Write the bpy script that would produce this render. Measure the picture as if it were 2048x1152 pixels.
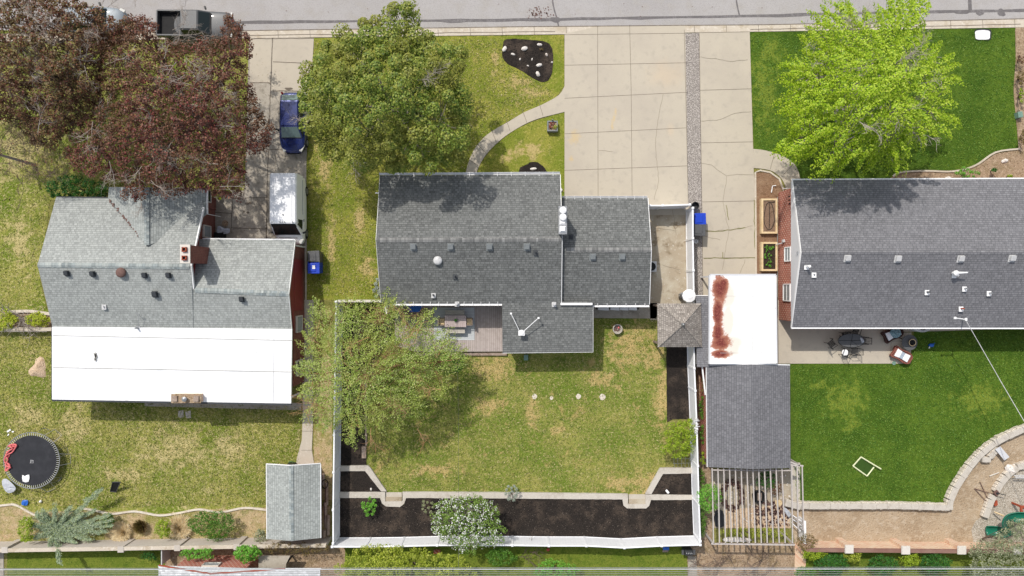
import bpy, math, random
import numpy as np
from mathutils import Vector, Matrix
for o in list(bpy.data.objects): bpy.data.objects.remove(o)
S = bpy.context.scene
COL = S.collection
R = math.radians
# ---------------------------------------------------------------- camera, sky, sun, exposure
CH = 49.0; KF = 24.0/36.0*2048.0
cam = bpy.data.cameras.new('camera'); cam.lens = 24; cam.sensor_width = 36; cam.clip_end = 2000
co = bpy.data.objects.new('camera', cam); COL.objects.link(co); co.location = (0, 0, CH); S.camera = co
W = bpy.data.worlds.new('World'); S.world = W; W.use_nodes = True
sky = W.node_tree.nodes.new('ShaderNodeTexSky'); sky.sky_type = 'NISHITA'; sky.sun_disc = False
SUNV = Vector((-0.42, 0.69, 1.0)).normalized()
sky.sun_elevation = math.asin(SUNV.z); sky.sun_rotation = math.atan2(SUNV.x, SUNV.y); sky.dust_density = 2.0
bg = W.node_tree.nodes['Background']; bg.inputs[1].default_value = 0.15
hs = W.node_tree.nodes.new('ShaderNodeHueSaturation'); hs.inputs['Saturation'].default_value = .45
W.node_tree.links.new(sky.outputs[0], hs.inputs['Color']); W.node_tree.links.new(hs.outputs[0], bg.inputs[0])
sl = bpy.data.lights.new('sun', 'SUN'); sl.energy = 3.0; sl.angle = R(0.9); sl.color = (1, 0.94, 0.86)
so = bpy.data.objects.new('sun', sl); COL.objects.link(so); so.location = (-30, 50, 70)
so.rotation_euler = SUNV.to_track_quat('Z', 'Y').to_euler()
S.view_settings.view_transform = 'Standard'; S.view_settings.look = 'None'
S.view_settings.gamma = 1; S.view_settings.exposure = 0.25
# ---------------------------------------------------------------- helpers
def G(px, py, h=0.0):
    k = (CH-h)/KF
    return Vector(((px-1024)*k, -(py-576)*k, h))
LUM = 1.32
def C(r, g, b, k=1.0):
    f = lambda c: ((c/255+0.055)/1.055)**2.4 if c > 10 else c/255/12.92
    return (min(f(r)/LUM*k, .9), min(f(g)/LUM*k, .9), min(f(b)/LUM*k, .9), 1)
WL = {}
def tag(o, label=None, cat=None, group=None, kind=None):
    if label: o['label'] = label
    if cat: o['category'] = cat
    if group: o['group'] = group
    if kind: o['kind'] = kind
    return o
def thing(name, label, cat, loc=(0, 0, 0), group=None):
    o = bpy.data.objects.new(name, None); COL.objects.link(o); o.location = loc; o.empty_display_size = .3
    WL[o.name] = Vector(loc); return tag(o, label, cat, group)
class MB:
    def __init__(s): s.v = []; s.f = []
    def add(s, vs, fs):
        n = len(s.v); s.v += [tuple(v) for v in vs]; s.f += [tuple(i+n for i in f) for f in fs]; return s
    def box(s, c, d, rz=0, taper=1.0):
        cx, cy, cz = c; x, y, z = d[0]/2, d[1]/2, d[2]/2; ca, sa = math.cos(rz), math.sin(rz); vs = []
        for k, t in ((-1, 1), (1, taper)):
            for a, b in ((-1, -1), (1, -1), (1, 1), (-1, 1)):
                u, w = a*x*t, b*y*t; vs.append((cx+u*ca-w*sa, cy+u*sa+w*ca, cz+k*z))
        return s.add(vs, [(3, 2, 1, 0), (4, 5, 6, 7), (0, 1, 5, 4), (1, 2, 6, 5), (2, 3, 7, 6), (3, 0, 4, 7)])
    def slab(s, pts, z0, z1):   # pts list of (x,y)
        n = len(pts)
        a = sum(pts[i][0]*pts[(i+1) % n][1]-pts[(i+1) % n][0]*pts[i][1] for i in range(n))
        if a < 0: pts = pts[::-1]
        vs = [(p[0], p[1], z0) for p in pts]+[(p[0], p[1], z1) for p in pts]
        return s.add(vs, [tuple(range(n, 2*n)), tuple(range(n-1, -1, -1))]+[(i, (i+1) % n, n+(i+1) % n, n+i) for i in range(n)])
    def plate(s, pts, th):      # pts list of 3d, thickness downward
        n = len(pts); c = Vector((0, 0, 0))
        a = sum(pts[i][0]*pts[(i+1) % n][1]-pts[(i+1) % n][0]*pts[i][1] for i in range(n))
        if a < 0: pts = pts[::-1]
        vs = [tuple(p) for p in pts]+[(p[0], p[1], p[2]-th) for p in pts]
        return s.add(vs, [tuple(range(n)), tuple(range(2*n-1, n-1, -1))]+[((i+1) % n, i, n+i, n+(i+1) % n) for i in range(n)])
    def tube(s, pts, r, sides=6, caps=True):
        pts = [Vector(p) for p in pts]; n = len(pts)
        rs = r if isinstance(r, (list, tuple)) else [r]*n
        vs = []; fs = []
        for i, p in enumerate(pts):
            d = (pts[min(i+1, n-1)]-pts[max(i-1, 0)])
            if d.length < 1e-6: d = Vector((0, 0, 1))
            d.normalize(); up = Vector((0, 0, 1)) if abs(d.z) < .9 else Vector((1, 0, 0))
            u = d.cross(up).normalized(); w = u.cross(d)
            for k in range(sides):
                a = 2*math.pi*k/sides; vs.append(p+(u*math.cos(a)+w*math.sin(a))*rs[i])
        for i in range(n-1):
            for k in range(sides):
                k2 = (k+1) % sides; fs.append((i*sides+k2, i*sides+k, (i+1)*sides+k, (i+1)*sides+k2))
        if caps: fs.append(tuple(range(sides))); fs.append(tuple((n-1)*sides+k for k in range(sides-1, -1, -1)))
        return s.add(vs, fs)
    def lathe(s, c, prof, n=20, sx=1, sy=1):   # prof list (r,z)
        vs = []; fs = []
        for r, z in prof:
            for k in range(n):
                a = 2*math.pi*k/n; vs.append((c[0]+r*sx*math.cos(a), c[1]+r*sy*math.sin(a), c[2]+z))
        m = len(prof)
        for i in range(m-1):
            for k in range(n):
                k2 = (k+1) % n; fs.append((i*n+k, i*n+k2, (i+1)*n+k2, (i+1)*n+k))
        fs.append(tuple(range(n-1, -1, -1))); fs.append(tuple((m-1)*n+k for k in range(n)))
        return s.add(vs, fs)
    def strip(s, pts, w, z):
        pts = [Vector((p[0], p[1])) for p in pts]; n = len(pts); vs = []; fs = []
        for i, p in enumerate(pts):
            d = (pts[min(i+1, n-1)]-pts[max(i-1, 0)]).normalized(); q = Vector((-d.y, d.x))*w/2
            vs += [(p.x+q.x, p.y+q.y, z), (p.x-q.x, p.y-q.y, z)]
        for i in range(n-1): fs.append((2*i, 2*i+1, 2*i+3, 2*i+2))
        return s.add(vs, fs)
    def move(s, loc, rz=0):
        ca, sa = math.cos(rz), math.sin(rz)
        s.v = [(v[0]*ca-v[1]*sa+loc[0], v[0]*sa+v[1]*ca+loc[1], v[2]+loc[2]) for v in s.v]; return s
def obj(name, mb, m, parent=None, smooth=False, bevel=0, sub=0):
    me = bpy.data.meshes.new(name); vs = mb.v
    if parent is not None:
        o0 = WL.get(parent.name, Vector((0, 0, 0)))
    else:
        a = np.array(vs); o0 = Vector(((a[:, 0].min()+a[:, 0].max())/2, (a[:, 1].min()+a[:, 1].max())/2, a[:, 2].min()))
    me.from_pydata([(v[0]-o0[0], v[1]-o0[1], v[2]-o0[2]) for v in vs], [], mb.f); me.update()
    o = bpy.data.objects.new(name, me); COL.objects.link(o); me.materials.append(m)
    if parent is not None: o.parent = parent
    else: o.location = o0
    WL[o.name] = o0
    if smooth: me.polygons.foreach_set('use_smooth', [True]*len(me.polygons))
    if bevel:
        b = o.modifiers.new('bevel', 'BEVEL'); b.width = bevel; b.segments = 2; b.limit_method = 'ANGLE'; b.angle_limit = R(40)
    if sub:
        b = o.modifiers.new('sub', 'SUBSURF'); b.levels = sub; b.render_levels = sub
    return o
def struct(name, mb, m, **k): return tag(obj(name, mb, m, **k), kind='structure')
def copy_tree(o, loc, rz, label, name=None):
    c = o.copy(); COL.objects.link(c); c.location = loc; c.rotation_euler = (0, 0, rz); c['label'] = label
    def rec(a, b):
        for ch in [x for x in COL.objects if x.parent == a]:
            d = ch.copy(); COL.objects.link(d); d.parent = b; rec(ch, d)
    rec(o, c); return c
def smooth_poly(pts, n=4, closed=True):
    m = len(pts); out = []
    rng = range(m) if closed else range(m-1)
    for i in rng:
        if closed: p0, p1, p2, p3 = pts[i-1], pts[i], pts[(i+1) % m], pts[(i+2) % m]
        else: p0, p1, p2, p3 = pts[max(i-1, 0)], pts[i], pts[i+1], pts[min(i+2, m-1)]
        for k in range(n):
            t = k/n; q = []
            for a in range(len(p1)):
                q.append(.5*(2*p1[a]+(p2[a]-p0[a])*t+(2*p0[a]-5*p1[a]+4*p2[a]-p3[a])*t*t+(3*p1[a]-p0[a]-3*p2[a]+p3[a])*t**3))
            out.append(tuple(q))
    if not closed: out.append(tuple(pts[-1]))
    return out
def PX(pts, h=0): return [tuple(G(p[0], p[1], h)[:2]) for p in pts]
def jag(pts, amp, step=.25, seed=0):   # irregular edge for beds and lawns (metres)
    rnd = random.Random(seed); out = []; n = len(pts)
    for i in range(n):
        a = Vector(pts[i]); b = Vector(pts[(i+1) % n]); L = (b-a).length; k = max(1, int(L/step))
        for j in range(k):
            p = a.lerp(b, j/k); out.append((p.x+rnd.uniform(-amp, amp), p.y+rnd.uniform(-amp, amp)))
    return out
# ---------------------------------------------------------------- materials
class NT:
    def __init__(s, name):
        s.m = bpy.data.materials.new(name); s.m.use_nodes = True; s.t = s.m.node_tree
        s.b = s.t.nodes['Principled BSDF']; s.geo = s.t.nodes.new('ShaderNodeNewGeometry'); s.pos = s.geo.outputs['Position']
    def n(s, typ, **k):
        x = s.t.nodes.new(typ)
        for a, v in k.items(): setattr(x, a, v)
        return x
    def l(s, a, b): s.t.links.new(a, b)
    def setv(s, sock, v):
        if isinstance(v, bpy.types.NodeSocket): s.l(v, sock)
        else: sock.default_value = v
    def math(s, op, a, b=0.0, clamp=False):
        x = s.n('ShaderNodeMath', operation=op, use_clamp=clamp); s.setv(x.inputs[0], a); s.setv(x.inputs[1], b); return x.outputs[0]
    def noise(s, scale, detail=3, rough=.55, vec=None, dist=0):
        x = s.n('ShaderNodeTexNoise'); s.l(vec or s.pos, x.inputs['Vector']); x.inputs['Scale'].default_value = scale
        x.inputs['Detail'].default_value = detail; x.inputs['Roughness'].default_value = rough; x.inputs['Distortion'].default_value = dist
        return x.outputs['Fac']
    def rng(s, v, a, b):
        x = s.n('ShaderNodeMapRange', interpolation_type='SMOOTHSTEP'); s.setv(x.inputs[0], v); x.inputs[1].default_value = a; x.inputs[2].default_value = b
        return x.outputs[0]
    def mix(s, f, a, b):
        x = s.n('ShaderNodeMix', data_type='RGBA'); s.setv(x.inputs[0], f); s.setv(x.inputs[6], a); s.setv(x.inputs[7], b); return x.outputs[2]
    def scalev(s, v, sc, off=(0, 0, 0)):
        x = s.n('ShaderNodeMapping'); s.l(v, x.inputs[0]); x.inputs['Scale'].default_value = sc; x.inputs['Location'].default_value = off; return x.outputs[0]
    def swap(s, mode):
        if mode == 'xy': return s.pos
        sp = s.n('ShaderNodeSeparateXYZ'); s.l(s.pos, sp.inputs[0]); cb = s.n('ShaderNodeCombineXYZ')
        if mode == 'yx': s.l(sp.outputs[1], cb.inputs[0]); s.l(sp.outputs[0], cb.inputs[1])
        else:
            s.l(s.math('ADD', sp.outputs[0], sp.outputs[1]), cb.inputs[0]); s.l(sp.outputs[2], cb.inputs[1])
        return cb.outputs[0]
    def ell(s, els, amp=.35, nscale=1.2):   # soft ellipses: (px,py,h,rx,ry in px) -> mask
        dn = s.noise(nscale, 5, .65); out = None
        for (px, py, h, rx, ry) in els:
            c = G(px, py, h); k = (CH-h)/KF; a, b = 1/(rx*k), 1/(ry*k)
            v = s.scalev(s.pos, (a, b, 0), (-c.x*a, -c.y*b, 0))
            ln = s.n('ShaderNodeVectorMath', operation='LENGTH'); s.l(v, ln.inputs[0])
            e = s.math('SUBTRACT', 1.0, ln.outputs['Value']); out = e if out is None else s.math('MAXIMUM', out, e)
        return s.math('ADD', out, s.math('MULTIPLY', s.math('SUBTRACT', dn, .5), amp*4))
    def done(s, col, rough=.9, bump=None, spec=.3, metal=0.0, bstr=.3, bdist=.02):
        s.setv(s.b.inputs['Base Color'], col); s.setv(s.b.inputs['Roughness'], rough); s.b.inputs['Specular IOR Level'].default_value = spec
        s.b.inputs['Metallic'].default_value = metal
        if bump is not None:
            x = s.n('ShaderNodeBump'); x.inputs['Strength'].default_value = bstr; x.inputs['Distance'].default_value = bdist
            s.l(bump, x.inputs['Height']); s.l(x.outputs[0], s.b.inputs['Normal'])
        return s.m
def mat(name, base, layers=(), rough=.9, bump=None, spec=.3, metal=0, bstr=.4, bdist=.02):
    t = NT(name); col = base
    for (sc, c, lo, hi) in layers: col = t.mix(t.rng(t.noise(sc, 4), lo, hi), col, c)
    bp = t.noise(bump, 3) if bump else None
    return t.done(col, rough, bp, spec, metal, bstr, bdist)
def shingle(name, c1, c2, mode='xy', w=.34, h=.145, mort=.014, dark=.55, dirt=None, ds=.1):
    t = NT(name); v = t.swap(mode)
    br = t.n('ShaderNodeTexBrick'); t.l(v, br.inputs['Vector']); br.inputs['Color1'].default_value = c1; br.inputs['Color2'].default_value = c2
    br.inputs['Mortar'].default_value = tuple(x*dark for x in c1[:3])+(1,); br.inputs['Scale'].default_value = 1
    br.inputs['Brick Width'].default_value = w; br.inputs['Row Height'].default_value = h; br.inputs['Mortar Size'].default_value = mort; br.inputs['Mortar Smooth'].default_value = .4
    br.offset_frequency = 2; br.offset = .37; br.squash = .8; br.squash_frequency = 3
    b2 = t.n('ShaderNodeTexBrick'); t.l(t.scalev(v, (1, 1, 1), (7.13, 0, 0)), b2.inputs['Vector']); b2.inputs['Scale'].default_value = 1
    b2.inputs['Color1'].default_value = (.8-ds, .8-ds, .8-ds, 1); b2.inputs['Color2'].default_value = (1.12+ds, 1.12+ds, 1.12+ds, 1); b2.inputs['Mortar'].default_value = (.75, .75, .75, 1)
    b2.inputs['Brick Width'].default_value = w*.61; b2.inputs['Row Height'].default_value = h; b2.inputs['Mortar Size'].default_value = .004
    mm = t.n('ShaderNodeMix', data_type='RGBA', blend_type='MULTIPLY'); mm.inputs[0].default_value = .8; t.l(br.outputs[0], mm.inputs[6]); t.l(b2.outputs[0], mm.inputs[7])
    col = mm.outputs[2]
    col = t.mix(t.rng(t.noise(.3, 4), .4, .75), col, t.mix(.14, col, (c2[0]*1.3, c2[1]*1.3, c2[2]*1.3, 1)))
    col = t.mix(t.math('MULTIPLY', t.rng(t.noise(30, 2), .35, .8), .35), col, (c1[0]*.5, c1[1]*.5, c1[2]*.5, 1))
    if dirt: col = t.mix(t.math('MULTIPLY', t.rng(t.ell(dirt[1], .35, .9), 0, .5), .6), col, dirt[0])
    return t.done(col, .95, br.outputs['Fac'], .2, 0, -.35, .012)
def brick(name, c1, c2, mortar, mode='wall', w=.21, h=.075, ms=.01):
    t = NT(name); v = t.swap(mode)
    br = t.n('ShaderNodeTexBrick'); t.l(v, br.inputs['Vector']); br.inputs['Color1'].default_value = c1; br.inputs['Color2'].default_value = c2
    br.inputs['Mortar'].default_value = mortar; br.inputs['Scale'].default_value = 1; br.inputs['Brick Width'].default_value = w
    br.inputs['Row Height'].default_value = h; br.inputs['Mortar Size'].default_value = ms
    col = t.mix(t.math('MULTIPLY', t.rng(t.noise(1.5, 4), .35, .75), .4), br.outputs[0], c2)
    return t.done(col, .9, br.outputs['Fac'], .2, 0, -.4, .01)
def leafmat(name, cols, clump=None, trans=.3):
    t = NT(name); r = t.n('ShaderNodeValToRGB'); t.l(t.geo.outputs['Random Per Island'], r.inputs[0]); cr = r.color_ramp; cr.interpolation = 'LINEAR'
    while len(cr.elements) < len(cols): cr.elements.new(.5)
    for i, c in enumerate(cols): cr.elements[i].position = i/(len(cols)-1); cr.elements[i].color = c
    col = r.outputs[0]
    if clump: col = t.mix(t.math('MULTIPLY', t.rng(t.noise(clump[1], 3), .42, .62), clump[2]), col, clump[0])
    t.done(col, .55, spec=.35)
    tr = t.n('ShaderNodeBsdfTranslucent'); t.setv(tr.inputs[0], col); mx = t.n('ShaderNodeMixShader'); mx.inputs[0].default_value = trans
    t.l(t.b.outputs[0], mx.inputs[1]); t.l(tr.outputs[0], mx.inputs[2]); t.l(mx.outputs[0], t.t.nodes['Material Output'].inputs[0]); return t.m
def plain(name, c, rough=.6, metal=0, spec=.4, var=.12, sc=6):
    return mat(name, c, [(sc, (c[0]*(1-var*2), c[1]*(1-var*2), c[2]*(1-var*2), 1), .4, .8)], rough, None, spec, metal)
GREEN, STRAW = C(84, 108, 26), C(196, 182, 122)
def grass(name, base, g, straw, s1=(.48, .7), s2=(.52, .68), bstr=.9, ells=None, ecol=None, big=.35, patch=None, streak=None):
    t = NT(name); col = t.mix(t.rng(t.noise(big, 5, .6), s1[0], s1[1]), base, g)
    col = t.mix(t.math('MULTIPLY', t.rng(t.noise(2.2, 4, .6, dist=.6), .42, .66), .6), col, g)
    col = t.mix(t.math('MULTIPLY', t.rng(t.noise(1.3, 5, .65, vec=t.scalev(t.pos, (1, 1, 1), (31, 17, 5))), .55, .68), .55), col, (g[0]*.62, g[1]*.72, g[2]*.8, 1))
    if streak: col = t.mix(t.math('MULTIPLY', t.rng(t.noise(1.0, 4, .6, vec=t.scalev(t.pos, streak)), .5, .68), .35), col, (g[0]*.75, g[1]*.82, g[2]*.8, 1))
    if ells: col = t.mix(t.math('MULTIPLY', t.rng(t.ell(ells, 1.1, 1.6), 0, .8), .8), col, ecol)
    if patch: col = t.mix(t.math('MULTIPLY', t.rng(t.noise(patch[1], 6, .68, dist=.4), patch[2], patch[2]+.12), .75), col, patch[0])
    col = t.mix(t.math('MULTIPLY', t.rng(t.noise(5.5, 4, .75), s2[0], s2[1]), .75), col, straw)
    dk = (g[0]*.4, g[1]*.45, g[2]*.45, 1)
    col = t.mix(t.math('MULTIPLY', t.rng(t.noise(11, 3, .7, vec=t.scalev(t.pos, (1, 1, 1), (3, 9, 5))), .5, .7), .8), col, dk)
    return t.done(col, .95, t.noise(13, 3, .7), .1, 0, bstr, .07)
M = {}
M['lawn_olive'] = grass('lawn_olive', C(168, 165, 88), C(120, 138, 46), C(222, 208, 152), s1=(.44, .62), s2=(.5, .67), patch=(C(212, 194, 146), .8, .57),
    ells=[(350, 900, 0, 90, 50), (150, 850, 0, 40, 40), (460, 900, 0, 50, 40), (60, 830, 0, 40, 30), (250, 950, 0, 50, 20), (40, 480, 0, 30, 60), (30, 300, 0, 70, 60)], ecol=C(214, 196, 142))
M['lawn_mid'] = grass('lawn_mid', C(164, 162, 86), C(118, 138, 52), C(208, 192, 132), s1=(.38, .6), s2=(.5, .7), patch=(C(206, 174, 120), .7, .565), streak=(.25, 2.2, 1),
    ells=[(1260, 690, 0, 60, 50), (985, 735, 0, 60, 30), (1290, 965, 0, 44, 26), (1235, 965, 0, 40, 20), (1322, 800, 0, 20, 80), (1205, 760, 0, 40, 26), (1065, 825, 0, 16, 40), (980, 810, 0, 36, 18), (1310, 720, 0, 24, 40), (640, 480, 0, 20, 80), (1120, 860, 0, 20, 14), (870, 940, 0, 60, 16)], ecol=C(214, 184, 128))
M['lawn_front'] = grass('lawn_front', C(164, 162, 74), C(128, 142, 50), C(204, 188, 118), s1=(.40, .62), s2=(.52, .72), patch=(C(206, 182, 118), .6, .6),
    ells=[(1030, 165, 0, 40, 14), (1062, 185, 0, 30, 14), (990, 120, 0, 8, 26), (1060, 300, 0, 36, 20), (1015, 318, 0, 20, 14), (650, 340, 0, 16, 40), (662, 480, 0, 10, 60), (720, 440, 0, 14, 40), (735, 540, 0, 20, 30)], ecol=C(214, 188, 134))
M['lawn_green'] = grass('lawn_green', C(96, 122, 40), C(70, 98, 30), C(142, 158, 72), s1=(.38, .7), s2=(.54, .74), bstr=.6, streak=(1.4, .5, 1),
    ells=[(1530, 180, 0, 30, 90), (1540, 100, 0, 30, 30), (1690, 800, 0, 46, 46), (1640, 770, 0, 20, 16), (1700, 850, 0, 20, 20), (1960, 800, 0, 60, 40)], ecol=C(136, 150, 58))
M['lawn_dry'] = grass('lawn_dry', C(200, 176, 138), C(150, 148, 78), C(222, 206, 168), s1=(.46, .6), patch=(C(196, 164, 132), 1.2, .56))
M['lawn_south'] = grass('lawn_south', C(126, 138, 54), C(96, 120, 38), C(172, 170, 88), s2=(.54, .76))
M['ground'] = grass('ground', C(150, 146, 84), C(120, 124, 56), C(190, 176, 128), big=.08)
M['road'] = mat('asphalt', C(184, 180, 178), [(.15, C(174, 170, 168), .4, .7), (1.2, C(178, 173, 168), .45, .7), (22, C(150, 147, 146), .5, .72), (45, C(205, 202, 200), .56, .7)], .95, 60, .2, 0, .3, .01)
M['seal'] = mat('sealant', C(118, 114, 114), [(3, C(142, 138, 138), .4, .7), (20, C(108, 104, 104), .4, .7)], .9)
M['conc'] = mat('concrete', C(203, 194, 178), [(.3, C(198, 190, 176), .4, .7), (1.6, C(196, 188, 173), .5, .75), (5, C(214, 207, 195), .5, .8), (30, C(184, 176, 163), .55, .75)], .9, 40, .25, 0, .15, .01)
t = NT('concrete_drive'); c0 = C(203, 193, 175)
col = t.mix(t.rng(t.noise(.35, 5), .4, .7), c0, C(196, 186, 170)); col = t.mix(t.rng(t.noise(2, 5), .5, .78), col, C(189, 180, 165))
col = t.mix(t.math('MULTIPLY', t.rng(t.ell([(1148, 275, 0, 16, 20), (1224, 250, 0, 4, 14), (1228, 236, 0, 4, 14), (1231, 224, 0, 4, 12), (1142, 318, 0, 6, 10)], .5, 3), 0, 1), .55), col, C(219, 190, 132))
col = t.mix(t.math('MULTIPLY', t.rng(t.ell([(1330, 150, 0, 50, 40), (1340, 260, 0, 12, 20)], .3), 0, .9), .35), col, C(222, 198, 166))
col = t.mix(t.math('MULTIPLY', t.rng(t.noise(26, 3), .56, .75), .6), col, C(176, 168, 155))
M['conc_drive'] = t.done(col, .9, t.noise(40), .25, 0, .15, .01)
M['conc_old'] = mat('old_concrete', C(188, 180, 166), [(.6, C(166, 157, 143), .4, .7), (2.5, C(150, 142, 128), .5, .75), (9, C(205, 198, 184), .55, .75), (25, C(140, 132, 120), .55, .75)], .95, 30, .2, 0, .3, .01)
M['conc_stain'] = mat('stained_concrete', C(182, 168, 146), [(.5, C(200, 190, 170), .45, .65), (1.4, C(150, 134, 110), .52, .7), (6, C(206, 198, 184), .58, .7), (20, C(150, 140, 122), .55, .75)], .95, 30, .2, 0, .3, .01)
M['curb'] = mat('kerb_concrete', C(214, 203, 186), [(1.2, C(196, 182, 160), .45, .7), (5, C(226, 217, 202), .5, .7), (18, C(180, 168, 148), .55, .75)], .95, 30, .2)
M['wallcap'] = mat('wall_cap_concrete', C(206, 199, 188), [(2, C(190, 182, 170), .45, .7), (9, C(218, 212, 202), .5, .75), (28, C(176, 168, 156), .55, .75)], .95, 22, .2, 0, .5, .02)
M['joint'] = mat('joint', C(116, 106, 94), [(4, C(140, 130, 118), .4, .7)], 1)
M['crack'] = mat('crack', C(142, 132, 116), [(6, C(150, 140, 124), .4, .7)], 1)
M['weed'] = mat('weeds', C(120, 124, 60), [(9, C(150, 140, 104), .4, .7)], 1, 20, .1, 0, .6, .03)
def gravel(name, cols, sc=16):
    t = NT(name); vo = t.n('ShaderNodeTexVoronoi'); t.l(t.pos, vo.inputs['Vector']); vo.inputs['Scale'].default_value = sc
    sp = t.n('ShaderNodeSeparateColor'); t.l(vo.outputs['Color'], sp.inputs[0]); r = t.n('ShaderNodeValToRGB'); t.l(sp.outputs[0], r.inputs[0])
    cr = r.color_ramp
    while len(cr.elements) < len(cols): cr.elements.new(.5)
    for i, c in enumerate(cols): cr.elements[i].position = i/(len(cols)-1); cr.elements[i].color = c
    col = t.mix(t.rng(vo.outputs['Distance'], .35, .7), r.outputs[0], (cols[0][0]*.72, cols[0][1]*.72, cols[0][2]*.72, 1))
    return t.done(col, .9, vo.outputs['Distance'], .2, 0, -.8, .05)
M['gravel'] = gravel('gravel', [C(150, 142, 136), C(180, 172, 164), C(198, 190, 182), C(222, 214, 206)], 19)
M['pea'] = gravel('pea_gravel', [C(178, 168, 152), C(198, 188, 172), C(208, 200, 186), C(222, 216, 204)], 16)
M['mulch'] = mat('black_mulch', C(52, 47, 44), [(.9, C(82, 72, 64), .45, .66), (9, C(40, 37, 35), .45, .7), (26, C(92, 82, 74), .58, .72), (55, C(120, 108, 96), .66, .78)], 1, 24, .1, 0, 1.0, .05)
M['soil'] = mat('brown_soil', C(146, 116, 92), [(1.5, C(164, 136, 110), .45, .7), (6, C(124, 96, 74), .5, .7), (18, C(186, 160, 134), .58, .72)], 1, 12, .1, 0, 1, .06)
M['dirt'] = mat('sandy_dirt', C(188, 168, 142), [(.6, C(172, 151, 125), .42, .65), (3, C(198, 181, 158), .48, .7), (9, C(160, 138, 112), .56, .72), (25, C(204, 190, 170), .58, .75)], 1, 9, .1, 0, 1, .07)
M['bark'] = mat('bark_mulch', C(172, 148, 122), [(1.2, C(150, 130, 100), .45, .65), (4, C(192, 170, 144), .48, .7), (9, C(128, 106, 84), .5, .7), (22, C(214, 196, 172), .54, .72)], 1, 14, .1, 0, 1, .05)
M['roof_mid'] = shingle('charcoal_shingles', C(118, 120, 119), C(136, 138, 136), w=.30, h=.145, mort=.02, dark=.66, ds=.1)
M['roof_left'] = shingle('grey_green_shingles', C(174, 178, 175), C(184, 188, 184), w=.28, h=.145, dark=.72, mort=.018, ds=.04)
M['roof_left_y'] = shingle('grey_green_shingles_cross', C(172, 177, 174), C(183, 188, 184), 'yx', w=.28, h=.145, dark=.72, mort=.018, ds=.04)
M['roof_right'] = shingle('slate_grey_shingles', C(130, 130, 134), C(144, 144, 148), w=.28, h=.145, mort=.02, dark=.66, ds=.02)
M['roof_shed'] = shingle('shed_grey_shingles', C(124, 124, 128), C(136, 136, 140), 'yx', w=.3, h=.16, mort=.02, dark=.68, ds=.02)
M['roof_gaz'] = shingle('cedar_shakes', C(150, 142, 134), C(190, 182, 173), w=.15, h=.13, dark=.6)
M['roof_gaz_y'] = shingle('cedar_shakes_side', C(150, 142, 134), C(192, 184, 175), 'yx', w=.15, h=.13, dark=.6)
M['ridge_dark'] = shingle('ridge_shingles', C(120, 121, 120), C(158, 158, 156), w=.2, h=.3, mort=.006)
M['ridge_left'] = shingle('ridge_shingles_left', C(146, 156, 158), C(184, 190, 186), w=.22, h=.34, mort=.006)
M['ridge_left_y'] = shingle('ridge_shingles_left_y', C(146, 156, 158), C(184, 190, 186), 'yx', w=.22, h=.34, mort=.006)
M['brick_red'] = brick('red_brick', C(146, 84, 74), C(112, 60, 54), C(150, 120, 108))
M['brick_or'] = brick('orange_brick', C(190, 108, 88), C(160, 84, 68), C(222, 192, 174), w=.3, h=.2, ms=.022)
M['brick_pale'] = brick('pale_brick', C(234, 210, 180), C(220, 166, 136), C(240, 224, 200), w=.3, h=.12, ms=.02)
M['siding_red'] = plain('red_siding', C(140, 50, 52), .6, var=.05)
M['siding_white'] = plain('white_siding', C(222, 223, 226), .6, var=.02)
M['siding_grey'] = plain('grey_siding', C(190, 190, 188), .7, var=.04)
M['white'] = plain('white_paint', (.78, .78, .78, 1), .4, var=.03)
M['vinyl'] = mat('white_vinyl', (.8, .81, .83, 1), [(2, (.72, .73, .76, 1), .45, .75), (12, (.76, .77, .79, 1), .5, .7)], .35, None, .5)
M['offwhite'] = plain('off_white_paint', C(226, 220, 210), .6, var=.05)
t = NT('white_metal_roof'); c0 = (.86, .87, .88, 1)
halo = t.rng(t.ell([(1450, 590, 2.9, 26, 42), (1456, 640, 2.9, 14, 50), (1454, 692, 2.9, 34, 34)], .3, .9), -.05, .5)
rm = t.ell([(1440, 580, 2.9, 20, 32), (1435, 625, 2.9, 13, 44), (1436, 665, 2.9, 14, 34), (1442, 685, 2.9, 24, 20), (1442, 708, 2.9, 26, 11), (1446, 566, 2.9, 14, 12)], .28, 1.8)
rust = t.rng(t.math('ADD', rm, t.math('MULTIPLY', t.math('SUBTRACT', t.noise(9, 5, .7), .5), .6)), .0, .34)
col = t.mix(t.math('MULTIPLY', halo, .6), c0, C(212, 200, 172)); rc = t.mix(t.rng(rm, .1, .75), C(192, 132, 104), C(112, 44, 38))
col = t.mix(rust, col, t.mix(t.rng(t.noise(12, 5, .7), .45, .7), rc, C(172, 100, 84)))
M['carport'] = t.done(col, .5, spec=.4)
M['membrane'] = mat('white_membrane', (.78, .79, .8, 1), [(.35, (.64, .66, .67, 1), .5, .75), (2.2, (.6, .61, .61, 1), .58, .8), (9, (.66, .67, .66, 1), .62, .8)], .6)
M['grime'] = plain('grime', C(176, 174, 168), .9)
M['dark'] = plain('black_plastic', C(46, 47, 50), .5)
M['black'] = plain('matte_black', C(30, 30, 31), .8)
M['grey'] = plain('grey_plastic', C(92, 93, 95), .5)
M['vent_dark'] = plain('dark_vent', C(64, 68, 72), .6); M['vent_mid'] = plain('grey_vent', C(140, 145, 146), .45)
M['vent_light'] = plain('pale_vent', C(214, 214, 214), .4); M['vent_top'] = plain('vent_cap', C(196, 198, 199), .4)
M['galv'] = plain('galvanised_steel', C(184, 186, 188), .35, .6)
M['steel'] = plain('dark_steel', C(74, 76, 78), .4, .5)
M['rustbrown'] = plain('rusty_metal', C(120, 92, 84), .8)
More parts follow.
